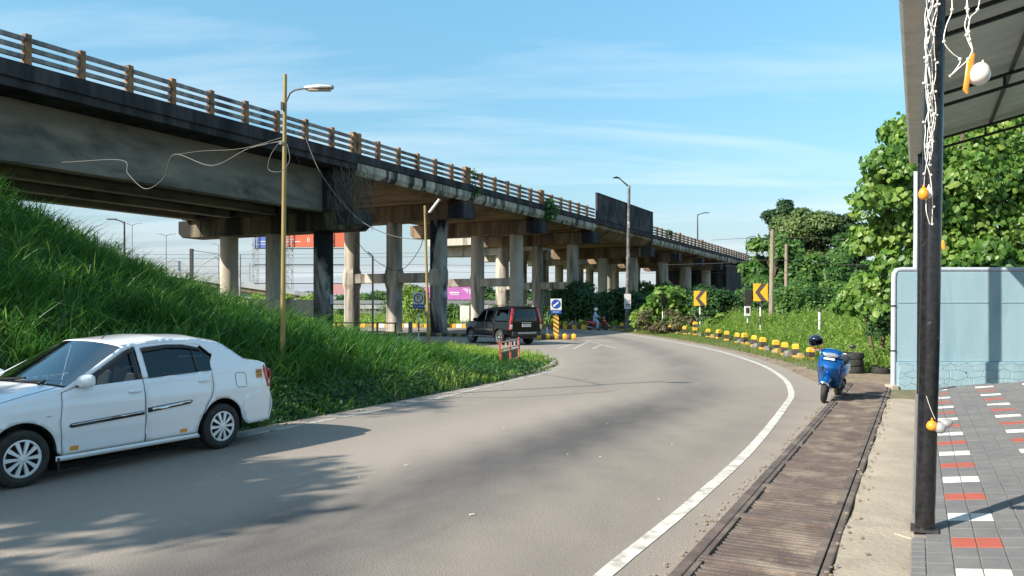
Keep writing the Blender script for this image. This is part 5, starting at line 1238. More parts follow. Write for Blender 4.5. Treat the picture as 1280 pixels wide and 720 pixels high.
S_ = [0, 1, 2, 6, 7, 9, 10]; g_ = 1.22
def sub_(idx, edges, g_, m_, nm, extra=None):
    mp_ = {k: i for i, k in enumerate(idx)}; pts = [(J[k][0], (J[k][1]*g_+.012)) for k in idx]
    return skin(nm, pts, [(mp_[a], mp_[b]) for a, b in edges], m_, pr)
J2 = J
sh_ = [((0, 0, .88), (.15, .17)), ((.02, 0, 1.04), (.135, .16)), ((.05, 0, 1.27), (.13, .17)), ((.065, 0, 1.38), .08), ((.05, .18, 1.33), .08), ((.16, .24, 1.10), .062), ((.33, .26, 1.04), .05), ((.05, -.18, 1.33), .08), ((.16, -.24, 1.10), .062), ((.33, -.26, 1.04), .05)]
skin('shirt', sh_, [(0, 1), (1, 2), (2, 3), (2, 4), (4, 5), (5, 6), (2, 7), (7, 8), (8, 9)], M['shirt'], pr)
tr_ = [((0, 0, .84), .14), ((.03, .12, .82), .115), ((.30, .20, .62), .09), ((.23, .27, .13), .07), ((.03, -.12, .82), .115), ((.30, -.20, .62), .09), ((.23, -.27, .13), .07)]
skin('trousers', tr_, [(0, 1), (1, 2), (2, 3), (0, 4), (4, 5), (5, 6)], M['trouser'], pr)
mb = MB(); mb.ball((.10, 0, 1.62), .135, 12, (1.1, .95, 1.0)); mb.build('helmet', M['helmetw'], pr, smooth=True)
mb = MB(); mb.loft([((.19, 0, 1.60), .09, .05, 2.4, (0, 1, 0), (0, 0, 1)), ((.245, 0, 1.60), .07, .04, 2.4, (0, 1, 0), (0, 0, 1))]); mb.build('visor', M['plastic'], pr, smooth=True)
for s in (1, -1):
    mb = MB(); mb.loft([((.16, s*.27, .05), .045, .05, 2.5, (0, 1, 0), (0, 0, 1)), ((.28, s*.275, .05), .05, .045, 2.5, (0, 1, 0), (0, 0, 1)), ((.42, s*.28, .035), .035, .03, 2.5, (0, 1, 0), (0, 0, 1))]); mb.build('shoe', M['plastic'], pr, smooth=True)

# ------------------------------------------------------------------ kerb posts
def kpost(h=.58, w=.235, seg=('y', 'b', 'y')):
    mb = MB(); z = 0; hs = [h*.26, h*.40, h*.34] if len(seg) == 3 else [h*.2, h*.22, h*.2, h*.2, h*.18]
    for i, (s, dh) in enumerate(zip(seg, hs)):
        a = w/2*(1-.0*z); top = i == len(seg)-1
        b = a
        r0 = [(-a, -a, z), (a, -a, z), (a, a, z), (-a, a, z)]; zt = z+dh; r1 = [(-b, -b, zt), (b, -b, zt), (b, b, zt), (-b, b, zt)]
        mi = 0 if s == 'y' else 1
        if top:
            zc_ = zt-.05; r1 = [(-b, -b, zc_), (b, -b, zc_), (b, b, zc_), (-b, b, zc_)]; c_ = b-.05; r2 = [(-c_, -c_, zt), (c_, -c_, zt), (c_, c_, zt), (-c_, c_, zt)]
            mb.add(r0+r1+r2, [(0, 1, 5, 4), (1, 2, 6, 5), (2, 3, 7, 6), (3, 0, 4, 7), (4, 5, 9, 8), (5, 6, 10, 9), (6, 7, 11, 10), (7, 4, 8, 11), (8, 9, 10, 11)], mi)
        else: mb.add(r0+r1, [(0, 1, 5, 4), (1, 2, 6, 5), (2, 3, 7, 6), (3, 0, 4, 7)], mi)
        z = zt
    return mb
GRP = 'yellow and black concrete kerb posts round the bend'
proto = kpost().build('kerb_post', [M['yellow'], M['black']], bevel=.006)
pxs = [(1013, 450), (995, 448), (980, 445), (969.5, 441.5), (953, 437.5), (942, 434), (931, 431), (921, 429.5), (908, 426.3), (898, 424), (885, 422.3), (856, 418.8), (837, 417), (819, 416), (803.5, 415), (777, 413.2), (760, 412.2), (729, 411.4), (712, 411.4)]
ords = ['first', 'second', 'third', 'fourth', 'fifth', 'sixth', 'seventh', 'eighth', 'ninth', 'tenth', 'eleventh', 'twelfth', 'thirteenth', 'fourteenth', 'fifteenth', 'sixteenth', 'seventeenth', 'eighteenth', 'nineteenth']
for i, (px, py) in enumerate(pxs):
    o = proto if i == 0 else proto.copy()
    if i: COL.objects.link(o)
    x, y = G(px, py); o.location = (x, y, -.03); o.rotation_euler = (random.uniform(-.05, .05), random.uniform(-.06, .06), random.uniform(-.35, .35)); sc = random.uniform(.94, 1.06)
    if i == 0: sc = .8
    if i > 15: sc = .7
    o.scale = (1, 1, sc)
    setp(o, ('%s yellow and black kerb post counted along the bend from the blue scooter' % ords[i]), 'kerb post', GRP)
o = kpost(.92, .27, ('y', 'b', 'y', 'b', 'y')).build('kerb_post', [M['yellow'], M['black']], bevel=.012); x, y = G(869, 420); o.location = (x, y, -.03)
setp(o, 'tallest kerb post with two black bands, below the left chevron sign', 'kerb post', GRP)
# low lying kerb stones between the posts
ks = MB(); ks.loft([((-.2, 0, .11), .09, .12, 3, (0, 1, 0), (0, 0, 1)), ((0, 0, .12), .13, .15, 4, (0, 1, 0), (0, 0, 1)), ((.2, 0, .10), .11, .12, 3, (0, 1, 0), (0, 0, 1))], n=14)
M['stone'] = mat('old paint on kerb stone', (.40, .26, .06), .9, col2=(.14, .12, .10), scale=3.5, lo=.4, hi=.6, bump=.5, col3=(.3, .26, .2), scale3=5)
M['stone_g'] = mat('bare grey kerb stone', (.22, .2, .17), .9, col2=(.12, .11, .1), scale=5, bump=.5)
kp = ks.build('kerb_stone', M['stone'], smooth=True, angle=60)
kg = ks.build('kerb_stone', M['stone_g'], smooth=True, angle=60)
kst = [(1004, 451, 'y', 'right end of the kerb post row near the blue scooter'), (988, 447.5, 'g', 'between the second and third kerb post from the scooter'), (974, 443.5, 'y', 'between the third and fourth kerb post from the scooter'), (961, 440, 'g', 'between the fourth and fifth kerb post from the scooter'),
       (947.5, 436, 'g', 'between the fifth and sixth kerb post from the scooter'), (936.5, 433, 'y', 'between the sixth and seventh kerb post from the scooter'), (926, 430.5, 'g', 'between the seventh and eighth kerb post from the scooter'), (892, 423.5, 'y', 'between the tenth and eleventh kerb post from the scooter'),
       (877, 421, 'w', 'right of the tallest kerb post'), (863, 419.7, 'y', 'left of the tallest kerb post'), (848.5, 418.8, 'y', 'between the twelfth and thirteenth kerb post from the scooter'), (796, 415.5, 'y', 'bright one right of the lamp post'), (785, 414, 'g', 'at the lamp post foot'), (769, 412.8, 'y', 'left of the lamp post'), (740, 411.8, 'y', 'behind the red scooter'), (722, 411.8, 'y', 'left of the red scooter')]
kst[8] = (877, 421, 'g', 'right of the tallest kerb post')
used = {'y': 0, 'g': 0}
for px, py, k, w in kst:
    src = kp if k == 'y' else kg; o = src if used[k] == 0 else src.copy()
    if used[k]: COL.objects.link(o)
    used[k] += 1; x, y = G(px, py); o.location = (x, y+.25, -.02); o.rotation_euler = (random.uniform(-.1, .1), random.uniform(-.15, .15), random.uniform(.6, 1.9)); sc = random.uniform(.8, 1.1); o.scale = (sc, sc, sc)
    setp(o, ('worn yellow kerb stone ' if k == 'y' else 'bare grey kerb stone ')+w, 'kerb stone', 'low kerb stones between the posts')
# striped kerbs of the islands under the flyover
def kerbrun(nm, lab, pts, n, h, w, colors, grp=None):
    mb = MB(); q = resample(pts, 8); L_ = [0]
    for a, b in zip(q, q[1:]): L_.append(L_[-1]+(b-a).length)
    def at(s):
        for i in range(len(q)-1):
            if s <= L_[i+1]+1e-6: t = (s-L_[i])/(L_[i+1]-L_[i]); return q[i].lerp(q[i+1], t)
        return q[-1]
    for i in range(n):
        a = at(L_[-1]*i/n); b = at(L_[-1]*(i+.94)/n); mb.bar((a[0], a[1], h/2), (b[0], b[1], h/2), w, h, mi=i % len(colors))
    return mb.build(nm, colors, bevel=.03, label=lab, cat='kerb')
ym, bm_ = M['yellow'], M['black']
kerbrun('striped_kerb', 'low worn black and yellow kerb in shade under the flyover', [G(444, 421), G(500, 420.3), G(556, 420.5), G(596, 421.5)], 22, .20, .35, [M['stone'], bm_])
kerbrun('striped_kerb', 'yellow and pale kerb in sunlight on the far side under the flyover', [(-19, 70.8), (-10, 69.9), (-3, 69.1), (3.2, 66.6)], 40, .34, .4, [M['yellow'], M['white'], M['yellow'], M['stone']])
kerbrun('striped_kerb', 'yellow and black kerb run left of the red scooter in the thicket shade', [(3.6, 66.2), (6.0, 63.9)], 7, .34, .4, [M['yellow'], bm_])
# concrete rubble kerb at the tip of the lawn
mb = MB()
for i in range(26):
    t = i/25; p = LEFT[int(lerp(len(LEFT)*.40, len(LEFT)*.60, t))]
    mb.box((p[0]-.12+random.uniform(-.05, .05), p[1], .04), (random.uniform(.08, .28), random.uniform(.06, .15), random.uniform(.05, .09)), random.uniform(0, 3))
mb.build('kerb_rubble', M['stone_g'], bevel=.02, label='broken concrete pieces along the tip of the grass tongue', cat='rubble', kind='stuff')
# median island
mx_, my_ = G(695, 424.5)
isl = empty('median_island', (mx_, my_, 0), 0, 'small traffic island ringed by yellow and black stones under the keep left sign', 'traffic island')
for i in range(9):
    mb = MB(); x = -.85+i*.215; mb.loft([((x-.11, -.1*math.cos(i*.7), .10), .13, .11, 3, (0, 1, 0), (0, 0, 1)), ((x, -.1*math.cos(i*.7), .12), .16, .14, 3, (0, 1, 0), (0, 0, 1)), ((x+.11, -.1*math.cos(i*.7), .10), .13, .11, 3, (0, 1, 0), (0, 0, 1))], n=12)
    mb.build('kerb_stone', (M['yellow'], M['black'])[i % 2], isl, smooth=True, angle=60)
mb = MB(); mb.span(-.85, .85, .05, 1.1, 0, .16); mb.build('island_core', M['stone_g'], isl, bevel=.05); isl.scale = (1.12, 1, 1.35)
M['signblue'] = mat('sign blue', (.012, .06, .28), .45); M['signyellow'] = mat('retroreflective yellow', (.82, .42, .015), .5, col2=(.72, .36, .02), scale=5)
M['signdark'] = mat('chevron dark brown', (.075, .055, .045), .6); M['signwhite'] = mat('sign white', (.62, .62, .58), .55, col2=(.5, .5, .46), scale=5)
def striped_pole(x, y, h, r, par, seg=.42, first='w', z0=0):
    mb = MB(); z = z0; k = 0 if first == 'w' else 1
    while z < h-1e-4:
        z1 = min(z+seg, h); mb.tube([(x, y, z), (x, y, z1)], r, 10, True, k % 2); z = z1; k += 1
    return mb.build('pole', [M['white'], M['black']], par, smooth=True)
ms = empty('traffic_sign', (mx_+.02, my_+.35, .16), 0, 'keep left sign with white arrow on blue disc above a yellow striped hazard plate', 'sign')
mb = MB(); mb.tube([(0, 0, 0), (0, 0, 2.05)], .035, 10); mb.build('pole', M['steel'], ms, smooth=True)
mb = MB(); mb.span(-.15, .15, -.06, -.045, .12, 1.18); hz = mb.build('hazard_plate', M['signyellow'], ms)
for i in range(5):
    mb = MB(); z = .10+i*.24; q = [(-.148, z+.20), (.148, z), (.148, z+.11), (-.148, z+.31)]
    q = [(a, min(max(b, .122), 1.178)) for a, b in q]; mb.add([(a, -.063, b) for a, b in q], [(0, 1, 2, 3)]); mb.build('diagonal_stripe', M['signdark'], hz)
mb = MB(); mb.span(-.31, .31, -.055, -.04, 1.48, 2.12); sb = mb.build('sign_board', M['signwhite'], ms, bevel=.01)
mb = MB(); mb.lathe([(0, -.062), (.26, -.062), (.26, -.056)], 32, 'Y', c=(0, 0, 1.82)); mb.build('blue_disc', M['signblue'], sb)
mb = MB(); mb.T = Matrix.Translation((0, -.070, 1.82)) @ Matrix.Rotation(R(-40), 4, 'Y')
mb.span(-.13, .17, 0, .004, -.035, .035); mb.add([(-.13, 0, -.09), (-.13, 0, .09), (-.21, 0, 0)], [(0, 1, 2)]); mb.build('arrow', M['white'], sb)
mb = MB(); mb.span(-.31, .31, -.058, -.04, 1.28, 1.475); pb = mb.build('sign_plate', M['signblue'], ms)
text('KEEP LEFT', .085, 'lettering', M['white'], pb, (0, -.061, 1.375), (R(90), 0, 0), .001)
# chevron signs
def chevron(px, py_top, w, h, Y, label, zb=0):
    x = PX(px, Y); zt = PZ(py_top, Y); c = empty('chevron_sign', (x, Y, zb), R(-6), label, 'sign'); zt -= zb
    mb = MB(); mb.span(-w/2, w/2, -.05, -.035, zt-h, zt); b = mb.build('sign_board', M['signyellow'], c, bevel=.006)
    t = w*.30; mb = MB(); mb.add([(w*.08-t/2+w*.12, -.053, zt-.003), (w*.08+t/2+w*.22, -.053, zt-.003), (-w*.08+.02, -.053, zt-h/2), (w*.08+t/2+w*.22, -.053, zt-h+.003), (w*.08-t/2+w*.12, -.053, zt-h+.003), (-w*.38, -.053, zt-h/2)], [(0, 1, 2, 5), (5, 2, 3, 4)]); mb.build('chevron', M['signdark'], b)
    striped_pole(0, 0, zt-.05, .04, c, .45, 'b'); return c
chevron(950.5, 354.5, .72, .90, 41, 'larger yellow chevron sign pointing left on the right, on striped pole')
chevron(875, 363.7, .76, .92, 50, 'smaller looking yellow chevron sign pointing left in front of the green shrub')
# dark sign backs on poles
def signback(px, y0, y1, w, Y, label, lean=0, box=None):
    x = PX(px, Y); c = empty('sign_back', (x, Y, 0), R(55 if w < .3 else 8), label, 'sign'); z0, z1 = PZ(y1, Y), PZ(y0, Y)
    mb = MB(); mb.span(-.35 if w < .3 else -w/2, .35 if w < .3 else w/2, -.02, 0, z0, z1); mb.build('sign_board', M['darksteel'], c, bevel=.006)
    striped_pole(0, .04, z1, .04, c, .5, 'w'); return c
s1 = signback(935, 362, 382.5, .38, 42, 'dark back of a narrow sign left of the right chevron sign')
mb = MB(); z0, z1 = PZ(395, 42), PZ(382.8, 42); mb.span(-.17, .13, -.16, -.03, z0, z1); bx_ = mb.build('meter_box', M['signwhite'], None, bevel=.01, loc=None); bx_.location = (PX(934, 42), 42, 0); setp(bx_, 'small white metal box fixed below the dark sign back', 'box')
mb = MB(); mb.span(-.11, .07, -.166, -.162, z0+.14, z1-.08); mb.build('box_window', M['darksteel'], bx_)
signback(829, 367, 382, .2, 55, 'dark sign seen edge on from behind on a white pole by the dry shrub')
signback(684.5, 366, 383, .2, 52, 'dark sign seen edge on beside the keep left sign')
# short marker post in the weeds
x, y = PX(1024.5, 33), 33; mk = empty('marker_post', (x, y, .1), 0, 'short pale marker post with dark cap standing in the weeds', 'post')
mb = MB(); mb.tube([(0, 0, 0), (0, 0, 1.52)], .055, 10); mb.build('post_shaft', M['signwhite'], mk, smooth=True); mb = MB(); mb.tube([(0, 0, 1.52), (0, 0, 1.66)], [.07, .05], 10); mb.build('cap', M['darksteel'], mk, smooth=True)
# no parking sign
x, y = G(523.7, 428); y = 41; ns = empty('no_parking_sign', (x, y, .03), R(-5), 'white no parking sign with blue name plate under it near the railing', 'sign')
striped_pole(0, 0, 2.3, .035, ns, .5, 'w')
zt = 2.55; mb = MB(); mb.span(-.29, .29, -.055, -.04, zt-.62, zt); sb = mb.build('sign_board', M['signwhite'], ns, bevel=.008)
mb = MB(); mb.lathe([(.19, -.058), (.245, -.058), (.245, -.062), (.19, -.062)], 36, 'Y', c=(0, 0, zt-.31), closed=True); mb.build('ring', mat('faded red ring', (.10, .025, .02), .6), sb)
text('P', .34, 'lettering', M['plastic'], sb, (0, -.058, zt-.31), (R(90), 0, 0), .002)
mb = MB(); mb.T = Matrix.Translation((0, -.068, zt-.31)) @ Matrix.Rotation(R(45), 4, 'Y'); mb.span(-.20, .20, .008, .011, -.014, .014); mb.build('slash', M['redlens'], sb)
mb = MB(); mb.span(-.29, .29, -.058, -.04, zt-.84, zt-.635); pb = mb.build('sign_plate', M['signblue'], ns); text('NO PARKING', .085, 'lettering', M['white'], pb, (0, -.061, zt-.737), (R(90), 0, 0), .001)
# railing
rx0, rx1 = G(418, 428), (G(495, 428)); rl = empty('pipe_railing', (rx0[0]-.2, 41.6, .02), 0, 'dark rusty pipe railing in front of the first pier columns', 'railing')
x0 = PX(416, 41.6)-rl.location.x; x1 = PX(496, 40.6)-rl.location.x
for i in range(4):
    t = (0.06, .34, .70, .98)[i]; mb = MB(); xx = lerp(x0, x1, t); yy_ = lerp(0, -1.0, t); mb.tube([(xx, yy_, -.1), (xx, yy_, 1.0)], .05, 8); mb.build('railing_post', M['darksteel'], rl, smooth=True)
for z in (.98, .52):
    mb = MB(); mb.tube([(x0-.2, .02, z), (x1, -1.0, z)], .032, 8); mb.build('railing_bar', M['darksteel'], rl, smooth=True)
x = PX(513, 42); mb = MB(); mb.span(-.1, .1, -.1, .1, 0, 1.02); mb.build('short_grey_post', M['stone_g'], bevel=.02, label='short grey concrete post left of the no parking sign', cat='post').location = (x, 42, 0)
# tilted red and white barricade
ba = empty('barricade', (*G(626, 463), 0), 0, 'leaning red and white metal barricade at the tip of the grass', 'barricade')
b0 = Vector((0, 0, 0)); q0, q1 = Vector((*G(626, 463), 0)), Vector((*G(649.5, 455), 0)); dv = q1-q0
M['bar_red'] = mat('worn red barricade paint', (.55, .05, .04), .6, col2=(.4, .05, .04), scale=8, col3=(.25, .2, .17), scale3=6, lo3=.6, hi3=.7)
M['bar_white'] = mat('dirty pale barricade paint', (.50, .40, .36), .7, col2=(.35, .25, .22), scale=6)
for k, (t, nm) in enumerate(((0, 'leg'), (.5, 'mid_bar'), (1, 'leg'))):
    mb = MB(); p = dv*t; h = .86 if k != 1 else .80; mb.bar(p+Vector((0, 0, 0 if k != 1 else .12)), p+Vector((-.03, .0, h)), .055, .055); mb.build(nm, M['bar_red'], ba, bevel=.005)
for z in (.80, .60, .52, .22):
    mb = MB(); mb.bar(Vector((-.02, 0, z)), dv+Vector((-.02, 0, z)), .03, .035); mb.build('cross_bar', M['bar_white'], ba)
for a, b, z0_, z1_, m_ in ((.06, .26, .62, .78, 'bar_white'), (.30, .46, .62, .78, 'bar_white'), (.56, .72, .62, .78, 'bar_white'), (.76, .94, .62, .78, 'bar_white')):
    mb = MB(); mb.bar(dv*a+Vector((-.02, 0, z0_)), dv*a+Vector((-.02, 0, z1_)), .03); mb.bar(dv*b+Vector((-.02, 0, z0_)), dv*b+Vector((-.02, 0, z1_)), .03); mb.build('upright_bar', M[m_], ba)
for a, b in ((.08, .44), (.56, .92)):
    mb = MB(); p = dv*((a+b)/2)+Vector((-.02, 0, .38)); mb.box(p, (dv.length*(b-a), .012, .26), math.atan2(dv.y, dv.x)); mb.build('panel', M['darksteel'], ba)

# ------------------------------------------------------------------ poles and lamps
def pole(nm, label, base, top, r0, r1, m_, cat='pole', n=12):
    c = empty(nm, base, 0, label, cat); t = Vector(top)-Vector(base); mb = MB()
    mb.tube([(0, 0, -.2)]+[tuple(t*k/6) for k in range(1, 7)], [r0]+[lerp(r0, r1, k/6) for k in range(1, 7)], n); mb.build('pole_shaft', m_, c, smooth=True); return c, t
Yp = 15.2; bpx = PX(353, Yp); bz = emb_xy(bpx, Yp)
yp, t = pole('street_lamp', 'tall mustard painted lamp pole rising from the embankment grass behind the white car', (bpx, Yp, bz), (PX(356.5, Yp), Yp, PZ(93, Yp)), .052, .036, M['yellowpole'], 'street lamp')
tip = Vector((PX(356.5, Yp), Yp, PZ(130, Yp)))-Vector((bpx, Yp, bz))
mb = MB(); a0 = tip; a1 = a0+Vector((.10, -.03, .20)); a2 = a0+Vector((.42, -.12, .27)); mb.tube([a0, a1, a1.lerp(a2, .3)+Vector((0, 0, .03)), a2], .017, 8); mb.bar(a0+Vector((-.04, -.05, .02)), a0+Vector((-.04, -.05, -.12)), .05); mb.build('lamp_arm', M['darksteel'], yp, smooth=True)
mb = MB(); U = ((0, 1, 0), (0, 0, 1)); mb.loft([(a2+Vector((-.03, 0, 0)), .03, .02, 3, *U), (a2+Vector((.03, 0, 0)), .07, .045, 3, *U), (a2+Vector((.30, -.05, .0)), .09, .055, 3, *U), (a2+Vector((.52, -.08, -.005)), .07, .04, 3, *U), (a2+Vector((.55, -.085, -.005)), .03, .02, 3, *U)]); lh = mb.build('lamp_head', M['steel'], yp, smooth=True)
mb = MB(); mb.box(a2+Vector((.27, -.04, -.056)), (.42, .11, .015)); mb.build('diffuser', mat('yellowed diffuser', (.55, .4, .28), .4), lh)
mb = MB()
for k in range(3): p = Vector((0, 0, PZ(178+k*2, Yp)-bz)); mb.tube([p+Vector((.055*math.cos(a), .055*math.sin(a), k*.01)) for a in [i*.5 for i in range(14)]], .008, 5)
mb.build('wire_wrap', M['steel'], yp)
# bamboo like thin pole with tube light
Y2 = 35.6; bx2 = PX(536, Y2); tp, t = pole('wooden_pole', 'thin pale wooden pole with a tilted tube light beside the black column', (bx2, Y2, 0), (PX(531, Y2), Y2, PZ(257, Y2)), .075, .05, M['yellowpole'], 'pole')
mb = MB(); p = Vector((PX(537, Y2)-bx2, -.1, PZ(266, Y2))); q = Vector((PX(550, Y2)-bx2, -.25, PZ(250, Y2))); mb.bar(p, q, .16, .07); mb.build('tube_light', M['white'], tp, bevel=.01)
mb = MB(); mb.tube([Vector((PX(532, Y2)-bx2, 0, PZ(268, Y2))), p], .015, 6); mb.build('lamp_arm', M['darksteel'], tp)
# concrete poles right
Y3 = 44; c1, t = pole('concrete_pole', 'taller left one of the two weathered poles behind the right chevron sign', (PX(963.5, Y3), Y3, 0), (PX(965.5, Y3), Y3, PZ(287, Y3)), .155, .11, M['wood'], 'pole', 8)
mb = MB(); mb.bar((-.35, 0, t.z-.35), (.35, 0, t.z-.35), .06); mb.tube([(0, 0, t.z-.1), (0, 0, t.z+.12)], .05, 8); mb.build('insulator_arm', M['darksteel'], c1)
Y4 = 52; c2, t = pole('concrete_pole', 'shorter right one of the two weathered poles behind the right chevron sign', (PX(982, Y4), Y4, 0), (PX(983, Y4), Y4, PZ(305, Y4)), .14, .10, M['wood'], 'pole', 8)
# main street lamp
Y5 = 62; lp_, t = pole('street_lamp', 'tall thin lamp post with stained shaft at the far outside of the bend', (PX(783.5, Y5), Y5, 0), (PX(786.5, Y5), Y5, PZ(232, Y5)), .17, .10, mat('stained lamp shaft', (.16, .155, .15), .6, .2, col2=(.06, .055, .05), scale=2.5, col3=(.5, .48, .44), scale3=1.5, lo3=.55, hi3=.62), 'street lamp')
mb = MB(); mb.tube([t+Vector((0, 0, -.1)), t+Vector((-.3, 0, .15)), t+Vector((-.85, -.05, .62))], [.07, .055, .04], 8); mb.loft([(t+Vector((-.75, 0, .58)), .10, .05, 2.5, (0, 1, 0), (0, 0, 1)), (t+Vector((-1.0, 0, .64)), .16, .08, 2.5, (0, 1, 0), (0, 0, 1)), (t+Vector((-1.25, 0, .60)), .10, .04, 2.5, (0, 1, 0), (0, 0, 1))]); mb.build('lamp_head', M['darksteel'], lp_, smooth=True)
zz0, zz1 = PZ(386, Y5), PZ(367.5, Y5); mb = MB(); mb.span(-.26, .26, -.24, -.18, zz0, zz1); nb = mb.build('notice_board', M['signwhite'], None, bevel=.01); nb.location = (PX(784, Y5), Y5, 0); setp(nb, 'upright white notice board tied to the lamp post', 'notice board')
mb = MB(); mb.ball((.12, -.25, zz0+.62), .05, 6, (1, .2, 1)); mb.box((.05, -.246, zz0+.66), (.12, .006, .03)); mb.build('red_mark', M['redlens'], nb)
mb = MB(); mb.box((0, -.246, zz0+.32), (.34, .006, .06)); mb.box((0, -.246, zz0+.2), (.4, .006, .04)); mb.build('printed_lines', M['plastic'], nb)
def lamp(nm, label, px, Y, py0, py1, arms, m_='darksteel', r=.09, arm=1.6):
    z0, z1 = PZ(py0, Y), PZ(py1, Y); c, t = pole(nm, label, (PX(px, Y), Y, max(0, z0)), (PX(px, Y), Y, z1), r, r*.6, M[m_], 'street lamp')
    for s in arms:
        mb = MB(); e_ = t+Vector((s*arm, 0, abs(arm)*.22)); mb.tube([t+Vector((0, 0, -.1)), t.lerp(e_, .6), e_], [r*.6, r*.5, r*.4], 6); mb.box(e_+Vector((s*.3, 0, .03)), (.8, .25, .10)); mb.build('lamp_arm', M[m_], c)
    return c
xd, yd = BR(E0+12.3, D0+46); 
lamp('street_lamp', 'lamp standing on the flyover deck right of the solid wall', 872, 112, 300, 268, (1,), r=.11, arm=.9)
lamp('street_lamp', 'small lamp just above the flyover railing by the far trees', 933.5, 150, 318, 297, (1,), r=.11, arm=1.0)
lamp('street_lamp', 'single arm lamp seen over the embankment under the girders', 155.5, 72, 330, 277, (-1,), r=.11, arm=.85)
lamp('street_lamp', 'double arm lamp leftmost over the far ramp under the girders', 165, 135, 335, 281, (1, -1), 'steel', .12, .9)
lamp('street_lamp', 'double arm lamp beside the rail mast on the far ramp', 207.5, 130, 340, 294, (1, -1), 'steel', .12, .85)
lamp('street_lamp', 'double arm lamp nearest to the first pier on the far ramp', 273, 130, 346, 306, (1, -1), 'steel', .10, .75)
# thin lamp between second pier columns
x = PX(466, 47); lc_, t = pole('wooden_pole', 'thin brown lamp pole seen between the second pier columns', (x, 47, 0), (x, 47, PZ(320, 47)), .07, .05, M['wood'], 'pole')
mb = MB(); mb.loft([(t+Vector((0, 0, 0)), .06, .04, 2, (0, 1, 0), (0, 0, 1)), (t+Vector((-.15, 0, .12)), .1, .06, 2.4, (0, 1, 0), (0, 0, 1)), (t+Vector((-.3, 0, .25)), .05, .03, 2, (0, 1, 0), (0, 0, 1))]); mb.build('lamp_head', M['steel'], lc_, smooth=True)

# ------------------------------------------------------------------ far side: ramp, masts, hoardings
M['farconc'] = concrete('pale far concrete', (.42, .42, .41), (.25, .25, .25), (.34, .34, .33), s=.4)
M['farblue'] = mat('pale noise barrier panels', (.40, .42, .45), .8, col2=(.32, .34, .37), scale=.5)
ra = empty('concrete_ramp', (PX(260, 130), 130, 0), 0, 'pale concrete ramp with grey noise barrier seen under the girders', 'flyover')
def farpoly(nm, pts, Y, th, m_, par):
    x0 = par.location.x; y0 = par.location.y
    mb = MB(); vs = [(PX(a, Y)-x0, Y-y0, PZ(b, Y)) for a, b in pts]+[(PX(a, Y)-x0, Y-y0+th, PZ(b, Y)) for a, b in pts]; n = len(pts)
    mb.add(vs, [tuple(range(n)), tuple(range(n, 2*n))]+[(i, (i+1) % n, (i+1) % n+n, i+n) for i in range(n)]); return mb.build(nm, m_, par)
farpoly('noise_barrier', [(150, 322), (205, 325.5), (312, 328.5), (312, 352), (205, 338), (150, 330)], 131, .3, M['farblue'], ra)
farpoly('parapet', [(150, 328), (214, 337), (330, 357), (420, 371), (420, 375), (330, 363), (214, 346), (150, 338)], 130, .5, M['farconc'], ra)
farpoly('deck_edge', [(150, 338.2), (214, 346.2), (330, 363.2), (400, 374), (400, 377), (330, 368), (214, 352), (150, 345)], 130.3, 9, M['conc_warm'], ra)
farpoly('deck_side', [(230, 352), (318, 364), (318, 374), (262, 366), (230, 362)], 131, 1, M['farconc'], ra)
for px in (225, 262, 300, 330): 
    mb = MB(); mb.tube([(PX(px, 132)-ra.location.x, 3, 0), (PX(px, 132)-ra.location.x, 3, PZ(350+(px-225)*.16, 133))], .6, 14); mb.build('column', M['farconc'], ra, smooth=True)
ct_ = empty('rail_mast', (PX(239.5, 120), 120, 0), 0, 'railway overhead line mast with bracket arm under the girders', 'mast')
mb = MB(); mb.box((0, 0, PZ(311, 120)/2), (.45, .45, PZ(311, 120))); mb.build('mast', M['darksteel'], ct_)
mb = MB(); f_ = lambda a, b: (PX(a, 120)-ct_.location.x, 0, PZ(b, 120)); mb.tube([f_(240, 313), f_(279, 318)], .07, 6); mb.tube([f_(281, 313.5), f_(252, 331)], .07, 6); mb.build('bracket_arm', M['steel'], ct_)
c3 = empty('rail_mast', (PX(300, 122), 122, 0), 0, 'railway overhead bracket left of the first pier column', 'mast')
mb = MB(); f_ = lambda a, b: (PX(a, 122)-c3.location.x, 0, PZ(b, 122)); mb.tube([f_(267, 320), f_(300, 345)], .07, 6); mb.tube([f_(272, 321), f_(300, 322)], .05, 6); mb.tube([(0, 0, 0), (0, 0, PZ(318, 122))], .15, 8); mb.build('mast', M['steel'], c3)
# lattice towers and hoardings
def lattice(par, x, z1, w=.9, m_='steel', r=.07):
    mb = MB()
    for a in (-w/2, w/2):
        for b in (-w/2, w/2): mb.tube([(x+a, b, 0), (x+a, b, z1)], r, 5)
    z = 0; k = 1
    while z < z1-.6:
        for b in (-w/2, w/2): mb.tube([(x-k*w/2, b, z), (x+k*w/2, b, z+w)], r*.6, 4); mb.tube([(x-w/2, b, z), (x+w/2, b, z)], r*.6, 4)
        z += w; k = -k
    return mb.build('lattice_tower', M[m_], par)
YB = 140; M['orange_ad'] = mat('orange hoarding', (.62, .13, .06), .6, col2=(.55, .12, .06), scale=.4); M['blue_ad'] = mat('blue hoarding', (.10, .15, .42), .6); M['pink_ad'] = mat('pink hoarding', (.55, .16, .42), .6, col2=(.42, .12, .40), scale=.15); M['adprint'] = mat('white ad print', (.75, .72, .7), .6)
hb = empty('hoarding', (PX(375, YB), YB, 0), 0, 'wide hoarding with orange and blue panels on lattice towers behind the first pier', 'hoarding'); X0 = hb.location.x
def panel(a, b, t, u, m_, nm='panel'):
    mb = MB(); mb.span(PX(a, YB)-X0, PX(b, YB)-X0, -.2, .1, PZ(u, YB), PZ(t, YB)); return mb.build(nm, M[m_], hb)
p1 = panel(319, 349, 289, 310, 'blue_ad'); p2 = panel(349.5, 437, 288, 309, 'orange_ad')
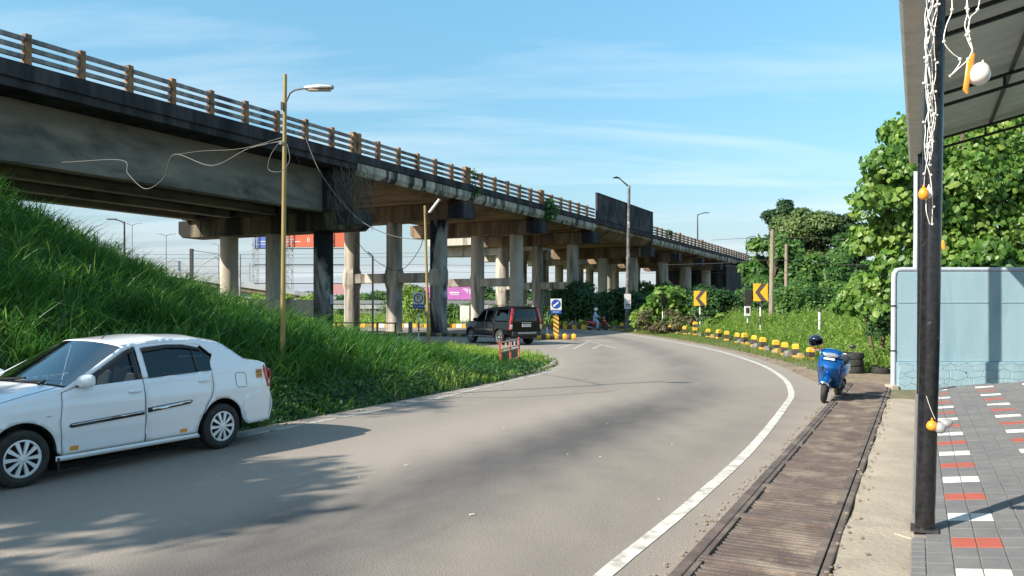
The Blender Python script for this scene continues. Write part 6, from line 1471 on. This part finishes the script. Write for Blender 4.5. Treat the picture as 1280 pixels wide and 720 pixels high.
for (a, b, t, u, par) in ((322, 333, 301.5, 302.4, p1), (322, 333, 305, 305.6, p1), (359, 368, 299.3, 300, p2), (359, 376, 301.8, 302.6, p2)):
    mb = MB(); mb.span(PX(a, YB)-X0, PX(b, YB)-X0, -.22, -.205, PZ(u, YB), PZ(t, YB)); mb.build('printed_line', M['adprint'], par)
text('0', 1.1, 'printed_digit', M['adprint'], p2, (PX(386, YB)-X0, -.22, PZ(300.3, YB)), (R(90), 0, 0), .005)
for px in (319, 362, 412, 436): lattice(hb, PX(px, YB)-X0, PZ(290, YB))
for py in (311, 331, 354.5):
    mb = MB(); mb.bar((PX(319, YB)-X0, -.5, PZ(py, YB)), (PX(437, YB)-X0, -.5, PZ(py, YB)), .15); mb.build('frame_rail', M['darksteel'], hb)
YB2 = 160; h2 = empty('hoarding', (PX(560, YB2), YB2, 0), 0, 'pink hoarding with white lettering seen right of the black column', 'hoarding'); X0_ = h2.location.x
mb = MB(); mb.span(PX(530, YB2)-X0_, PX(589, YB2)-X0_, 0, .3, PZ(374.5, YB2), PZ(358.5, YB2)); pk = mb.build('panel', M['pink_ad'], h2)
mb = MB(); mb.span(PX(530, YB2)-X0_, PX(589, YB2)-X0_, -.01, .31, PZ(358.5, YB2), PZ(357.6, YB2)); mb.build('frame', M['white'], h2)
for (a, b, t, u) in ((562, 574, 365, 366.6), (563, 573.5, 368, 368.7), (579, 585, 361, 362), (581, 586, 363, 364), (583, 585, 365, 366), (587, 588, 361, 368)):
    mb = MB(); mb.span(PX(a, YB2)-X0_, PX(b, YB2)-X0_, -.03, -.005, PZ(u, YB2), PZ(t, YB2)); mb.build('printed_line', M['adprint'], pk)
for px in (535, 560, 585): mb = MB(); mb.tube([(PX(px, YB2)-X0_, .5, 0), (PX(px, YB2)-X0_, .5, PZ(370, YB2))], .12, 8); mb.build('post', M['steel'], h2)
YB3 = 150; h3 = empty('hoarding', (PX(420, YB3), YB3, 0), 0, 'small pale red board low between first and second pier', 'hoarding'); mb = MB(); mb.span(-1.2, 1.6, 0, .2, PZ(368, YB3), PZ(355, YB3)); mb.build('panel', mat('faded pink board', (.5, .25, .25), .7), h3); mb = MB(); mb.tube([(0, .3, 0), (0, .3, PZ(360, YB3))], .12, 8); mb.build('post', M['steel'], h3)
# long pale far guard rail
gb = empty('far_barrier', (-8, 120, 0), 0, 'long pale metal barrier crossing behind the columns near the horizon', 'barrier')
mb = MB(); mb.span(-35, 22, 0, .3, 2.25, 2.75); mb.build('top_band', M['steel'], gb); mb = MB(); mb.span(-35, 22, .1, .25, 1.5, 2.1); mb.build('lower_band', M['farconc'], gb)
for i in range(16): mb = MB(); mb.span(-35+i*3.7, -34.7+i*3.7, .3, .5, 0, 2.7); mb.build('barrier_post', M['steel'], gb)
x = PX(581, 84); mb = MB(); mb.span(-.5, .5, 0, .8, 0, 1.9); o = mb.build('white_cabinet', M['white'], bevel=.05, label='small white cabinet in the grass left of a third pier column', cat='cabinet'); o.location = (x, 84, 0)
# overhead wires
for i, (z, Y) in enumerate(((8.8, 112), (7.7, 112), (6.9, 116), (9.6, 116))):
    mb = MB(); mb.tube([(-70+k*14, Y, z-.25*math.sin(math.pi*(k % 4)/4)) for k in range(9)], .03, 4); mb.build('overhead_wire', M['darksteel'], label='%s thin railway wire seen level between the columns' % ('second highest', 'third highest', 'lowest', 'highest')[i], cat='wire')
# cables on the flyover and from pole to pole
M['cable'] = mat('old grey cable', (.13, .125, .11), .8); M['cable_d'] = mat('dark cable', (.03, .03, .03), .7)
def cable(nm, lab, pts, r=.014, m_='cable', cat='cable'):
    p = [(PX(a, Y), Y, PZ(b, Y)) for a, b, Y in pts]; mb = MB(); mb.tube(resample(p, 8), r, 6); return mb.build(nm, M[m_], smooth=True, label=lab, cat=cat)
cable('slack_cable', 'slack cable looping in front of the concrete girder from the yellow pole', [(354, 176, 15.2), (310, 186, 17.5), (265, 207, 19), (218, 193, 20), (205, 222, 20.6), (182, 236, 21.2), (160, 217, 21.8), (150, 200, 22.4), (70, 203, 24.5), (-20, 200, 26)], .011)
cable('slack_cable', 'straighter cable above the loop from girder to the yellow pole', [(352, 172, 15.2), (300, 186, 18), (250, 189, 22), (216, 194, 26)], .006)
cable('drop_cable', 'pale cable dropping diagonally from parapet to the thin wooden pole', [(382, 172, 37.5), (400, 215, 37.2), (430, 256, 36.9), (457, 280, 36.6), (492, 295, 36.2), (531, 300, 35.6)], .018)
cable('drop_cable', 'thin dark cable sagging between the second pier columns', [(444, 300, 50), (470, 326, 50), (500, 338, 50), (525, 310, 45), (532, 268, 36)], .02, 'cable_d')
cable('loop_cable', 'coiled loop of wire hanging on the yellow pole', [(349, 178, 15.1), (338, 195, 15), (336, 212, 15), (352, 214, 14.9), (362, 200, 15), (359, 180, 15.1)], .006)
cable('hanging_wire', 'thin dark wire hanging under the flyover edge right of the yellow pole', [(360, 175, 30), (368, 192, 31), (378, 209, 32)], .012, 'cable_d')
cable('power_line', 'power line crossing low behind the two weathered poles', [(830, 331, 60), (900, 329, 52), (965, 325, 44), (1060, 331, 44), (1110, 330, 40)], .018, 'cable_d')
cable('power_line', 'upper power line between the far trees and pole', [(890, 300, 80), (965, 297, 44), (1090, 300, 40)], .014, 'cable_d')

# ------------------------------------------------------------------ blue wall
YW = 17.8; XW = 8.55
M['bluewall'] = mat('light blue rendered wall', (.30, .435, .49), .85, col2=(.26, .39, .445), scale=1.2, stretch=(1.6, 1.6, .35), col3=(.20, .33, .38), scale3=.9, lo3=.56, hi3=.78, bump=.25, bscale=30)
M['bluestone'] = mat('light blue painted stone base', (.315, .455, .505), .85, col2=(.27, .40, .455), scale=3, bump=.6, bscale=6)
bw = empty('blue_wall', (XW, YW, 0), 0, 'light blue rendered boundary wall with grey pipe along its top', 'wall')
mb = MB(); mb.span(0, 18, 0, .22, .62, 2.62); mb.build('wall_panel', M['bluewall'], bw, bevel=.01)
# stone patterned base: voronoi like slabs
mb = MB(); rw = random.Random(3); rows = []
def jit(x, z):
    r = random.Random(int(round(x*50))*1009+int(round(z*50))); return (x+(r.uniform(-.05, .05)), z+(r.uniform(-.035, .035) if .02 < z < .6 else 0))
hw, hh = .17, .20
for k in range(-1, 5):
    for i in range(54):
        cx_ = i*2*hw+(hw if k % 2 else 0); cz_ = k*hh*.78+.02
        ring_ = [(cx_, cz_+hh*.52), (cx_+hw, cz_+hh*.26), (cx_+hw, cz_-hh*.26), (cx_, cz_-hh*.52), (cx_-hw, cz_-hh*.26), (cx_-hw, cz_+hh*.26)]
        ring_ = [jit(*p) for p in ring_]; ring_ = [(min(max(a, 0.01), 18), min(max(b, -.1), .605)) for a, b in ring_]
        m_ = Vector((sum(p[0] for p in ring_)/6, 0, sum(p[1] for p in ring_)/6))
        top = [m_+(Vector((a, 0, b))-m_)*.93+Vector((0, -.058, 0)) for a, b in ring_]; bot = [m_+(Vector((a, 0, b))-m_)*.985+Vector((0, -.046, 0)) for a, b in ring_]
        mb.add(bot+top, [(6, 7, 8, 9, 10, 11)]+[(q, (q+1) % 6, (q+1) % 6+6, q+6) for q in range(6)])
mb.span(0, 18, -.045, .22, -.3, .615); mb.build('stone_base', M['bluestone'], bw, bevel=.0, merge=False)
mb = MB(); mb.span(.02, 18, -.012, .0-.001, 1.93, 1.945); mb.build('plaster_line', M['bluestone'], bw)
M['pvc'] = mat('grey pvc pipe', (.44, .48, .54), .4, col2=(.38, .42, .47), scale=2)
mb = MB(); mb.tube([(18, .05, 2.67), (.12, .05, 2.67), (.02, .04, 2.65), (-.03, .03, 2.58), (-.04, .03, 2.45), (-.06, .02, .05)], .055, 12); mb.build('grey_pipe', M['pvc'], bw, smooth=True)
for z in (.85, 1.85): mb = MB(); mb.tube([(-.06, .02, z), (-.06, .02, z+.03)], .062, 12); mb.build('pipe_clip', M['darksteel'], bw)
mb = MB(); mb.tube([(.46, .05, 2.70), (.46, .02, 3.6), (.44, -.02, 4.85)], .06, 12); mb.build('down_pipe', M['pvc'], bw, smooth=True)
mb = MB(); mb.span(-.15, .02, -.1, .25, -.02, .10); mb.build('pipe_foot', M['apron'], bw, bevel=.02)

# ------------------------------------------------------------------ canopy
M['gutter'] = mat('cream gutter metal', (.62, .58, .50), .5, col2=(.52, .48, .41), scale=3, col3=(.38, .33, .27), scale3=4, lo3=.6, hi3=.72)
M['sheet'] = mat('grey green roofing sheet', (.50, .54, .49), .5, .0, col2=(.40, .44, .40), scale=1.5, col3=(.6, .62, .57), scale3=2, lo3=.55, hi3=.8)
cn = empty('canopy', (*BR(0, 5.7), 0), TH, 'black steel post canopy with corrugated sheet roof and cream gutter', 'canopy')
# local x = along (d-5.7), y = e
def rz_(e): return 5.42+.23*(-e)
mb = MB(); n = 92; rows = []
for i in range(n*2+1):
    d = -9+i*.13; o_ = .018 if i % 4 in (1, 2) else 0
    rows.append([(d, e, rz_(e)+o_) for e in (.16, -2, -4.5, -8)])
rows = [r for r in rows if r[0][0] < 14.2]
mb.grid(rows); mb.build('roof_sheet', M['sheet'], cn, solid=.004)
mb = MB(); 
x = -9
while x < 14.0:
    x1 = min(x+1.15, 14.1); mb.add([(a, e, z) for a in (x+.004, x1-.004) for e, z in ((-.07, 5.22), (-.07, 5.05), (-.04, 4.99), (.14, 4.99), (.18, 5.05), (.18, 5.36))], [(0, 1, 7, 6), (1, 2, 8, 7), (2, 3, 9, 8), (3, 4, 10, 9), (4, 5, 11, 10), (0, 1, 2, 3, 4, 5), (6, 7, 8, 9, 10, 11)]); x = x1
mb.build('gutter', M['gutter'], cn, bevel=.006)
for d in (-6.2, -2.3, 1.6, 5.5, 9.5, 13.6):
    mb = MB()
    a0 = -.02; pts = [(d, a0, rz_(a0)-.30), (d, -7.8, rz_(-7.8)-.30)]; mb.bar(pts[0], pts[1], .05, .05); mb.bar((d, a0, rz_(a0)-.10), (d, -7.8, rz_(-7.8)-.10), .05, .05)
    e = -.3
    while e > -7.8: mb.bar((d, e, rz_(e)-.28), (d, e, rz_(e)-.12), .04, .04, up=(1, 0, 0)); e -= .95
    mb.build('truss', M['blackgloss'], cn)
for e in (-.12, -1.35, -2.9, -4.5, -6.1, -7.7):
    mb = MB(); mb.bar((-9, e, rz_(e)-.05), (14.0, e, rz_(e)-.05), .05, .05); mb.build('purlin', M['darksteel'], cn)
for d, tilt in ((1.48, .09), (12.8, .02)):
    mb = MB(); mb.tube([(d, -.045, .03), (d+.02, -.045-tilt*.4, 1.5), (d+.05, -.045-tilt, 5.15)], .073, 24); mb.build('post', M['blackgloss'], cn, smooth=True)
mb = MB(); mb.box((1.48, -.045, .078), (.2, .2, .02)); mb.build('foot_plate', M['darksteel'], cn)
mb = MB(); mb.box((3.4, .25, 5.1), (.04, .16, .03)); mb.tube([(3.4, .32, 5.1), (3.4, .34, 6.5)], .006, 5); mb.build('wire_bracket', M['darksteel'], cn)
# fairy lights
M['fairy'] = mat('white fairy light cable', (.78, .76, .68), .5)
def PP(px, py, Y): return (PX(px, Y), Y, PZ(py, Y))
mb = MB(); rr = random.Random(5)
for s in range(7):
    pts = []; ph = rr.uniform(0, 6); x = rr.uniform(1156, 1174); yv = -60
    end = rr.choice([195, 205, 210, 285, 290, 200])
    while yv < end:
        t = (yv+60)/(end+60); cxp = lerp(1166, 1160, t)+rr.uniform(-1, 1)*1.5+8*math.sin(ph+yv*.035)*(1-.45*t); pts.append(PP(cxp, yv, 6.22+.03*math.sin(yv*.1+s))); yv += rr.uniform(12, 22)
    mb.tube(resample(pts, 5), .0030, 4)
    for q in pts[::2]: mb.ball((q[0]+rr.uniform(-.02, .02), q[1]-.01, q[2]), .010, 4)
mb.build('fairy_lights', M['fairy'], smooth=True, label='tangled white fairy light strings hanging down the black canopy post', cat='fairy lights', merge=False)
mb = MB(); 
for pts in ([(1205, -20), (1210, 12), (1206, 32), (1212, 50), (1216, 66)], [(1212, -20), (1208, 10), (1212, 26), (1208, 44), (1215, 62)], [(1226, -10), (1222, 12), (1213, 22), (1211, 40), (1216, 62)], [(1188, -20), (1190, 12), (1183, 32), (1180, 52), (1190, 66), (1200, 74), (1198, 82), (1188, 95)], [(1216, 62), (1210, 74), (1200, 84), (1188, 95)]):
    p = [PP(a, b, 6.1) for a, b in pts]; mb.tube(resample(p, 6), .004, 4)
    for q in p[1::2]: mb.ball(q, .013, 5)
mb.build('fairy_lights', M['fairy'], smooth=True, label='loose white fairy light loops holding the white balloon', cat='fairy lights', merge=False)
M['ball_w'] = mat('pearl white balloon', (.74, .70, .66), .3, coat=.5); M['ball_o'] = mat('orange balloon', (.80, .30, .02), .3, coat=.5); M['ball_s'] = mat('silver grey balloon', (.42, .41, .40), .28, .35, coat=.5)
def balloon(nm, lab, px, py, Y, r, m_, stretch=1.15, tilt=(0, 0)):
    c = empty(nm, PP(px, py, Y), 0, lab, 'balloon', rot=(tilt[0], tilt[1], 0)); mb = MB(); rows = []
    for i in range(15):
        ph = math.pi*i/14; f = 1+.16*math.cos(ph) if False else 1; rr_ = r*math.sin(ph)*(1-.12*math.cos(ph)*-1*(-1)); rows.append([(rr_*math.cos(a), rr_*math.sin(a), r*stretch*(math.cos(ph))) for a in [2*math.pi*j/20 for j in range(21)]])
    mb.grid(rows); mb.build('skin', M[m_], c, smooth=True); mb = MB(); mb.tube([(0, 0, r*stretch*.98), (0, 0, r*stretch+.02)], [.010, .004], 6); mb.build('knot', M[m_], c, smooth=True); return c
balloon('balloon', 'pearl white balloon hanging under the canopy from fairy lights', 1224.5, 92, 6.1, .078, 'ball_w', 1.12, (0, .25))
balloon('balloon', 'orange balloon touching the fairy lights half way up the black post', 1154.5, 242, 6.2, .038, 'ball_o', 1.3)
balloon('balloon', 'small white balloon beside the orange one half way up the black post', 1161, 241, 6.25, .030, 'ball_w', 1.5)
balloon('balloon', 'small orange balloon low on the black post', 1165, 532, 6.22, .041, 'ball_o', 1.0)
balloon('balloon', 'silver balloon hanging just right of the low orange balloon', 1175.5, 534.5, 6.2, .042, 'ball_s', 1.12, (0, .3))
balloon('balloon', 'smaller silver balloon pointing right on the low cluster', 1184, 529, 6.2, .036, 'ball_s', 1.3, (0, 1.3))
mb = MB(); mb.loft([(PP(1217, 67, 6.1), .012, .006, 2, (1, 0, 0), (0, 1, 0)), (PP(1213, 78, 6.1), .03, .012, 2, (1, 0, 0), (0, 1, 0)), (PP(1210, 95, 6.1), .024, .014, 2, (1, 0, 0), (0, 1, 0)), (PP(1207, 112, 6.1), .022, .01, 2, (1, 0, 0), (0, 1, 0)), (PP(1209, 117, 6.1), .01, .006, 2, (1, 0, 0), (0, 1, 0))], n=12); mb.build('burst_balloon', M['ball_o'], smooth=True, label='limp orange burst balloon hanging beside the pearl white balloon', cat='balloon')
mb = MB(); mb.tube(resample([PP(1158, 495, 6.2), PP(1163, 510, 6.2), PP(1169, 524, 6.2)], 4), .002, 4); mb.build('string', M['fairy'], label='thin string holding the low balloon cluster on the black post', cat='string')
mb = MB(); p = PP(1179, 306, 8.5); mb.loft([((p[0], p[1], p[2]+.05), .01, .01, 2, (1, 0, 0), (0, 1, 0)), (p, .025, .015, 2, (1, 0, 0), (0, 1, 0)), ((p[0]+.01, p[1], p[2]-.05), .018, .01, 2, (1, 0, 0), (0, 1, 0))]); mb.build('burst_balloon', M['ball_o'], smooth=True, label='tiny faded orange balloon scrap right of the black post by the foliage', cat='balloon')
# ------------------------------------------------------------------ tyres
def tyre_mesh(): 
    mb = MB(); r = .29; prof = [(.17, -.05), (.19, -.085), (.26, -.092), (.285, -.07), (r, -.03), (r, .03), (.285, .07), (.26, .092), (.19, .085), (.17, .05)]; mb.lathe(prof, 36, 'Z', closed=True); return mb
ty = tyre_mesh().build('old_tyre', M['rubber'], smooth=True); tx, tyy = PX(1066, 22.2), 22.2
labs = ['bottom tyre of the stack behind the blue scooter', 'middle tyre of the stack behind the blue scooter', 'top tyre of the stack behind the blue scooter', 'single old tyre lying left of the blue wall']
for i in range(4):
    o = ty if i == 0 else ty.copy()
    if i: COL.objects.link(o)
    if i < 3: o.location = (tx+random.uniform(-.02, .02), tyy, .10+i*.19)
    else: o.location = (PX(1105, 22.0), 22.2, .1); o.rotation_euler = (.06, 0, 0)
    setp(o, 'worn black '+labs[i], 'tyre', 'old tyres by the grass')
# stones and litter near the verge
mb = MB()
for i in range(60):
    x, y = random.choice(RIGHT[30:60]); x += random.uniform(.1, 1.4); y += random.uniform(-.8, .8); s_ = random.uniform(.02, .07); mb.ball((x, y, .01), s_, 4, (1.2, 1, .6))
mb.build('verge_gravel', M['stone_g'], smooth=True, label='loose stones on the dirt verge of the bend', cat='gravel', kind='stuff', merge=False)
